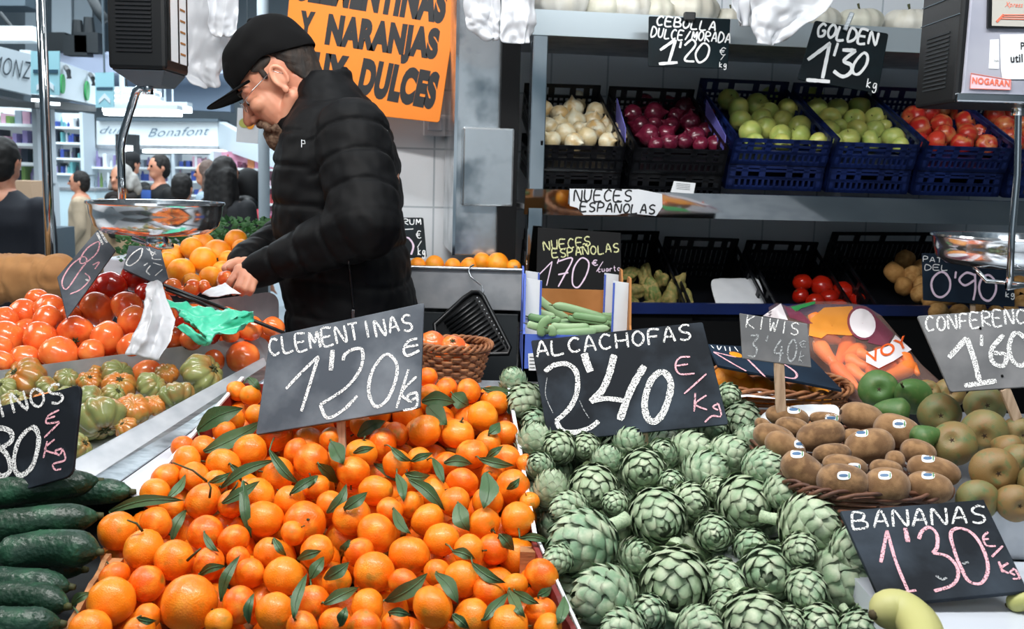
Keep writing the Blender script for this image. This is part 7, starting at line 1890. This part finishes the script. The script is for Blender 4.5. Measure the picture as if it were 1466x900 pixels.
# ------------------------------------------------------------------ the market hall behind
class Pl:
    def __init__(s, a, b, c, root=None): s.o = V(a); s.n = (V(b) - s.o).cross(V(c) - s.o).normalized(); s.n = s.n if s.n.dot(CAM - s.o) > 0 else -s.n; s.root = root
    def p(s, x, y, up=0): return on_plane(x, y, s.o + s.n * up, s.n)
    def poly(s, pts, th, nm, m, up=0):
        b = MB(); b.prism([s.p(*q, up) for q in pts], -s.n * th); return b.build(nm, m, s.root)
def up_(p, dz): return V((p.x, p.y, p.z + dz))
# left stall with lettered fascia, running away from us
lt = thing('market_stall', 'market stall at the far left with MONZ fascia and two green ovals', 'stall', (-4.4, 8.5, 0))
F1 = Pl(at(-40, 60, 6.2), at(45, 75, 7.2), up_(at(-40, 60, 6.2), .5), lt)
F1.poly([(-60,50),(-40,56),(45,78),(45,136),(-60,112)], .08, 'fascia', M['fascia'])
printed(F1, 'MONZ', (-12,104), (42,114), 27, M['letter_dark'], -.008, up=.01)
F1.poly([(-60,112),(45,136),(45,146),(-60,124)], .1, 'fascia_base', M['greyblue'], -.05)
F2 = Pl(at(45, 75, 7.4), at(136, 105, 9.6), up_(at(45, 75, 7.4), .5), lt)
F2.poly([(45,72),(86,88),(138,106),(138,150),(68,136),(45,134)], .08, 'fascia', M['fascia'])
for x, y in ((91, 120), (126, 130)):
    b = MB(); b.prism([F2.p(x + 3 * math.cos(a), y + 14 * math.sin(a), .02) for a in [2 * math.pi * i / 20 for i in range(20)]], -F2.n * .015); b.build('green_oval', M['greendot'], lt)
    b = MB(); b.tube([F2.p(x + 3, y - 24, .02), F2.p(x + 7, y - 18, .12), F2.p(x + 8, y - 8, .12)], .02, 6); b.build('spot_lamp', M['darkgrey'], lt)
F2.poly([(50,140),(138,152),(138,160),(50,154)], .3, 'fascia_base', M['darkgrey'], -.05)
for (x0, x1, y) in ((48, 64, 141), (68, 86, 146)):
    F2.poly([(x0, y), (x1, y + 1), (x1, y + 5), (x0, y + 4)], .05, 'lamp_strip', M['glow'], .02)
GOODS = [mat('packet_' + n, c, .5) for n, c in (('blue', '#3a4f9a'), ('white', '#dfe6ea'), ('teal', '#5fa0a4'), ('green', '#6f8f52'), ('lilac', '#8b80b0'), ('grey', '#8a98a4'), ('pink', '#c7a0b4'), ('dark', '#2c3440'))]
def shelves(name, label, x0, x1, y0, y1, Y, rows, seed, mb_mat=None, pal=None, side=0, cols=9, wmin=.5, lit=True):
    """back wall of a shop: case with boards and packed goods"""
    a, b_ = at(x0, y0, Y), at(x1, y1, Y); X0, X1, Z1, Z0 = min(a.x, b_.x), max(a.x, b_.x), a.z, b_.z
    root = thing(name, label, 'shop shelves', ((X0 + X1) / 2, Y, 0))
    q = MB(); q.box(((X0 + X1) / 2, Y + .25, (Z0 + Z1) / 2), (X1 - X0, .04, Z1 - Z0)); q.build('back_panel', mb_mat or M['fascia_lit'], root)
    q = MB(); q.box(((X0 + X1) / 2, Y + .2, Z0 / 2), (X1 - X0, .3, Z0)); q.build('plinth', M['fascia'], root)
    rs = np.random.default_rng(seed); H = (Z1 - Z0) / rows
    for r_ in range(rows):
        z = Z0 + H * r_
        q = MB(); q.box(((X0 + X1) / 2, Y + .1, z), (X1 - X0, .3, .025)); bo_ = q.build('shelf_board', M['fascia_lit'], root)
        x = X0 + .03
        while x < X1 - .05:
            w = rs.uniform(.06, .16) * (X1 - X0) / 1.2; h = H * rs.uniform(.3, .8); m = (pal or GOODS)[int(rs.integers(len(pal or GOODS)))]
            w = min(w, X1 - x - .01)
            q = MB()
            if rs.uniform() < .6: q.box((x + w / 2, Y + .08, z + .0125 + h / 2), (w * .9, .2, h))
            else: q.lathe([(0, 0), (w * .4, 0), (w * .42, h * .6), (w * .2, h * .8), (w * .18, h), (0, h)], 10, Matrix.Translation((x + w / 2, Y + .06, z + .0125)))
            q.build('packet', m, bo_); x += w
    for s_ in (X0, X1):
        q = MB(); q.box((s_, Y + .1, (Z0 + Z1) / 2), (.04, .34, Z1 - Z0)); q.build('side_panel', M['fascia'], root)
    return root
shelves('shop_shelves', 'crowded goods shelves of the far left stall behind the chrome post', -40, 58, 150, 262, 8.6, 4, 1)
shelves('shop_shelves', 'white shop shelves with blue packets right of the chrome post', 74, 122, 160, 250, 12.2, 4, 2, pal=[GOODS[i] for i in (0, 0, 4, 1, 7, 2)])
shelves('shop_shelves', 'shop shelves of dishes behind the beige jacketed woman', 127, 176, 210, 300, 12.4, 3, 3, pal=[GOODS[i] for i in (1, 1, 5, 4, 3)])
cnt = thing('glass_counter', 'pale glass fronted shop counter behind the beige jacketed woman', 'counter', (at(60, 330, 11.4).x, 11.4, 0))
x0, x1 = at(74, 300, 11.4).x, at(140, 300, 11.4).x; z0, z1 = at(100, 330, 11.4).z, at(100, 272, 11.4).z
q = MB(); q.box(((x0 + x1) / 2, 11.6, z0 / 2), (x1 - x0, .5, z0)); q.build('base', M['greyblue'], cnt)
q = MB(); q.box(((x0 + x1) / 2, 11.6, (z0 + z1) / 2), (x1 - x0, .48, z1 - z0)); q.build('display_case', mat('lit_case_glass', '#c4dde6', .15, emit=.15), cnt, bevel=.02)
q = MB(); q.box(((x0 + x1) / 2, 11.6, z1 + .015), (x1 - x0 + .04, .52, .03)); q.build('top', M['steel_soft'], cnt)
p = at(40, 262, 8.0); b = MB(); b.box(p + V((0, 0, -.16)), (.2, .3, .36)); tag(b.build('cardboard_carton', mat('pale_carton', '#c9a98c', .8), None), 'pale cardboard carton beside the navy coat at the left', 'carton'); 
q = MB(); q.box((p.x, p.y, (p.z - .35) / 2), (.5, .5, p.z - .35)); tag(q.build('carton_stand', M['greyblue'], None), 'grey stand under the pale carton at the left', 'stand')

# far stall with the lit script sign
bs = thing('market_stall', 'far white market stall with blue script name Bonafont above its lamps', 'stall', (-4.6, 13.2, 0))
F3 = Pl(at(140, 190, 12.6), at(312, 190, 12.6), up_(at(140, 190, 12.6), .5), bs)
F3.poly([(138,173),(312,174),(312,209),(138,207)], .4, 'fascia', M['fascia_lit'])
printed(F3, 'Bonafont', (212,196), (300,193), 13, M['letter_blue'], -.012, shear=.45, up=.02); printed(F3, 'dur', (143,191), (178,191), 11, M['letter_blue'], -.012, shear=.45, up=.02)
F3.poly([(138,168),(312,170),(312,174),(138,173)], .5, 'fascia_top', M['greyblue'], .1); F3.poly([(138,207),(312,209),(312,214),(138,212)], .5, 'fascia_base', M['steel_soft'], .06)
F4 = Pl(at(312, 190, 12.6), at(400, 235, 9.5), up_(at(312, 190, 12.6), .5), bs)
F4.poly([(312,174),(352,196),(420,226),(420,250),(312,212)], .1, 'side_fascia', M['fascia'])
for x0, x1 in ((150, 184), (204, 242), (246, 322)):
    F3.poly([(x0, 214), (x1, 214.5), (x1, 219), (x0, 218.5)], .1, 'lamp_strip', M['glow'], -.1)
shelves('shop_shelves', 'packed shelves below the Bonafont sign, left part', 176, 246, 220, 300, 13.1, 4, 5, pal=[GOODS[i] for i in (0, 4, 5, 1, 6, 7)])
shelves('shop_shelves', 'packed shelves below the Bonafont sign, behind the wavy haired woman', 250, 304, 220, 300, 13.0, 4, 6, pal=[GOODS[i] for i in (1, 5, 6, 0, 7)])
shelves('shop_shelves', 'pinkish meat shelves right of the long haired woman', 306, 420, 216, 318, 11.5, 4, 7, mb_mat=M['pinkish'], pal=[mat('meat_' + n, c, .5) for n, c in (('pink', '#c98aa8'), ('red', '#b8474a'), ('pale', '#e0c0cc'), ('orange', '#d88a5a'), ('dark', '#5a3548'))])
q = MB(); x = at(378, 250, 6.2).x; q.tube([V((x, 6.2, 0)), V((x, 6.2, 5.25))], .035, 16); tag(q.build('hall_column', M['fascia'], None, smooth=True), 'slim pale hall column just left of the vendor jacket', 'column')
q = MB(); q.box(at(183, 211, 11.8), (.24, .12, .3)); sc_ = q.build('price_display', M['darkgrey'], None); tag(sc_, 'small dark shop display with lit screen under the Bonafont sign', 'display')
q = MB(); q.box(at(185, 213, 11.8) + V((0, -.065, -.0)), (.13, .01, .07)); q.build('screen', M['glow'], sc_)
q = MB(); tp_ = at(183, 207, 11.8); q.tube([tp_, V((tp_.x, tp_.y, 5.25))], .012, 6); q.build('hanger', M['darkgrey'], sc_)
# overhead strip lamps
for i, (x0, x1, y) in enumerate(((165, 228, 134), (163, 226, 141), (160, 234, 148), (150, 272, 156), (152, 258, 161))):
    a, b_ = at(x0, y, 11 - i * .4), at(x1, y + 1.5, 11 - i * .4)
    ln = thing('strip_lamp', 'glowing ceiling strip lamp over the far stalls, ' + ['topmost', 'second from the top', 'middle one', 'longest one', 'lowest'][i] + ' of the five', 'lamp', (a + b_) / 2, None, 'strip lamps over the far stalls')
    q = MB(); q.bar(a, b_, .12, .05); q.build('tube', M['glow'], ln)
    q = MB(); q.bar(a + V((0, 0, .05)), b_ + V((0, 0, .05)), .16, .04)
    for e in (a.lerp(b_, .2), a.lerp(b_, .8)): q.tube([e + V((0, 0, .05)), V((e.x, e.y, 5.25))], .008, 6)
    q.build('fitting', M['fascia'], ln)
# hanging banners
for i, (pts, Y, lab) in enumerate((([(44,73),(85,73),(85,136),(44,134)], 6.0, 'pale blue hanging banner with arrow behind the chrome post'), ([(136,104),(163,103),(163,153),(137,154)], 7.6, 'small teal hanging banner with arrow near the scale arm'))):
    bn = thing('banner', lab, 'banner', at(*pts[3], Y), None, 'hanging arrow banners')
    P = Pl(at(*pts[0], Y), at(*pts[1], Y), up_(at(*pts[0], Y), -1), bn)
    P.poly(pts, .01, 'cloth', M['banner'])
    (x0, y0), (x1, y1) = pts[0], pts[2]; w, h = x1 - x0, y1 - y0
    P.poly([(x0 + w * .08, y0 + h * .42), (x1 - w * .06, y0 + h * .42), (x1 - w * .06, y0 + h * .5), (x0 + w * .08, y0 + h * .5)], .006, 'dark_band', M['banner_dark'], .008)
    P.poly([(x0 + w * .2, y1 - h * .1), (x0 + w * .2, y1 - h * .22), (x0 + w * .5, y0 + h * .6), (x1 - w * .2, y1 - h * .22), (x1 - w * .2, y1 - h * .1), (x0 + w * .5, y0 + h * .74)], .006, 'arrow_print', M['fascia'], .008)
    q = MB(); m_ = (P.p(*pts[0]) + P.p(*pts[1])) / 2; q.tube([m_, V((m_.x, m_.y, 5.25))], .008, 6); q.build('cord', M['greyblue'], bn)
# upper hall: white beam, gallery wall with pipes and ducts
P = Pl(at(-60, 60, 14), at(300, 60, 14), up_(at(-60, 60, 14), 1))
def hallbit(nm, pts, th, m, lab, cat, Y=14):
    P = Pl(at(-60, 60, Y), at(300, 60, Y), up_(at(-60, 60, Y), 1)); P.root = None
    b = MB(); b.prism([P.p(*q) for q in pts], -P.n * th); return tag(b.build(nm, m, None), lab, cat)
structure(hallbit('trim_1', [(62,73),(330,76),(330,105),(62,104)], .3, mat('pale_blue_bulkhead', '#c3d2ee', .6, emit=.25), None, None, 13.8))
structure(hallbit('trim_2', [(100,104),(330,105),(330,160),(100,150)], .2, mat('blue_grey_bulkhead', '#9fb4cc', .6), None, None, 14.6))
hallbit('light_box', [(-40,37),(46,37),(46,58),(-40,58)], .2, M['fascia_lit'], 'white framed light box above the MONZ fascia', 'light box', 8.6)
hallbit('air_unit', [(66,46),(92,46),(97,56),(97,73.5),(66,73.5)], .8, M['darkgrey'], 'dark air unit on top of the far bulkhead', 'air unit', 13.6)
for i, (x0, x1, m) in enumerate(((36, 56, 'hallwall'), (74, 102, 'fascia'), (106, 132, 'hallwall'), (134, 150, 'greyblue'))):
    hallbit('gallery_panel', [(x0, -30), (x1, -30), (x1, 73), (x0, 73)], .25, M[m], 'upright ' + ['grey wall panel left of the chrome post', 'white wall panel right of the chrome post', 'grey wall panel over the air unit', 'dark wall panel beside the left scale'][i] + ' in the hall gallery', 'wall panel', 15)
hallbit('gallery_beam', [(-40,-20),(36,-20),(36,8),(-40,8)], .5, M['greyblue'], 'grey blue beam at the top left corner', 'beam', 12)
for i, (a, b_) in enumerate((((130,-5,10), (152,30,10)), ((0,18,10), (40,60,10)), ((100,60,13.7), (150,73,13.7)), ((120,40,13.2), (150,73.5,13.7)))):
    q = MB(); q.tube([at(*a), at((a[0] + b_[0]) / 2, (a[1] + b_[1]) / 2 + 4, a[2]), at(*b_)], .05 if i == 0 else .02, 8); tag(q.build('cable', M['darkgrey'], None, smooth=True), ['thick black duct at the top beside the left scale', 'thin cable above the white light box', 'cable along the bulkhead top', 'cable near the air unit'][i], 'cable')
for i, (x, y, Y) in enumerate(((128, 62, 13), (112, 66, 13))):
    q = MB(); q.box(at(x, y, Y), (.3, .2, .25)); q.lathe([(0, 0), (.08, 0), (.06, .2), (0, .2)], 10, Matrix.Translation(at(x, y, Y) + V((0, 0, .12)))); tag(q.build('roof_machine', M['darkgrey'], None), 'small dark machine on the bulkhead, ' + ['right one', 'left one'][i], 'machine')
for i in range(5):
    b = MB(); b.box((-6 + 0 * i, 6 + 3 * i, 5.1), (12, .18, .3)); tag(b.build('roof_beam', M['greyblue'], None), 'grey roof beam crossing the hall ceiling', 'beam', 'roof beams of the hall')
bpy.data.scenes.remove(BENCH)
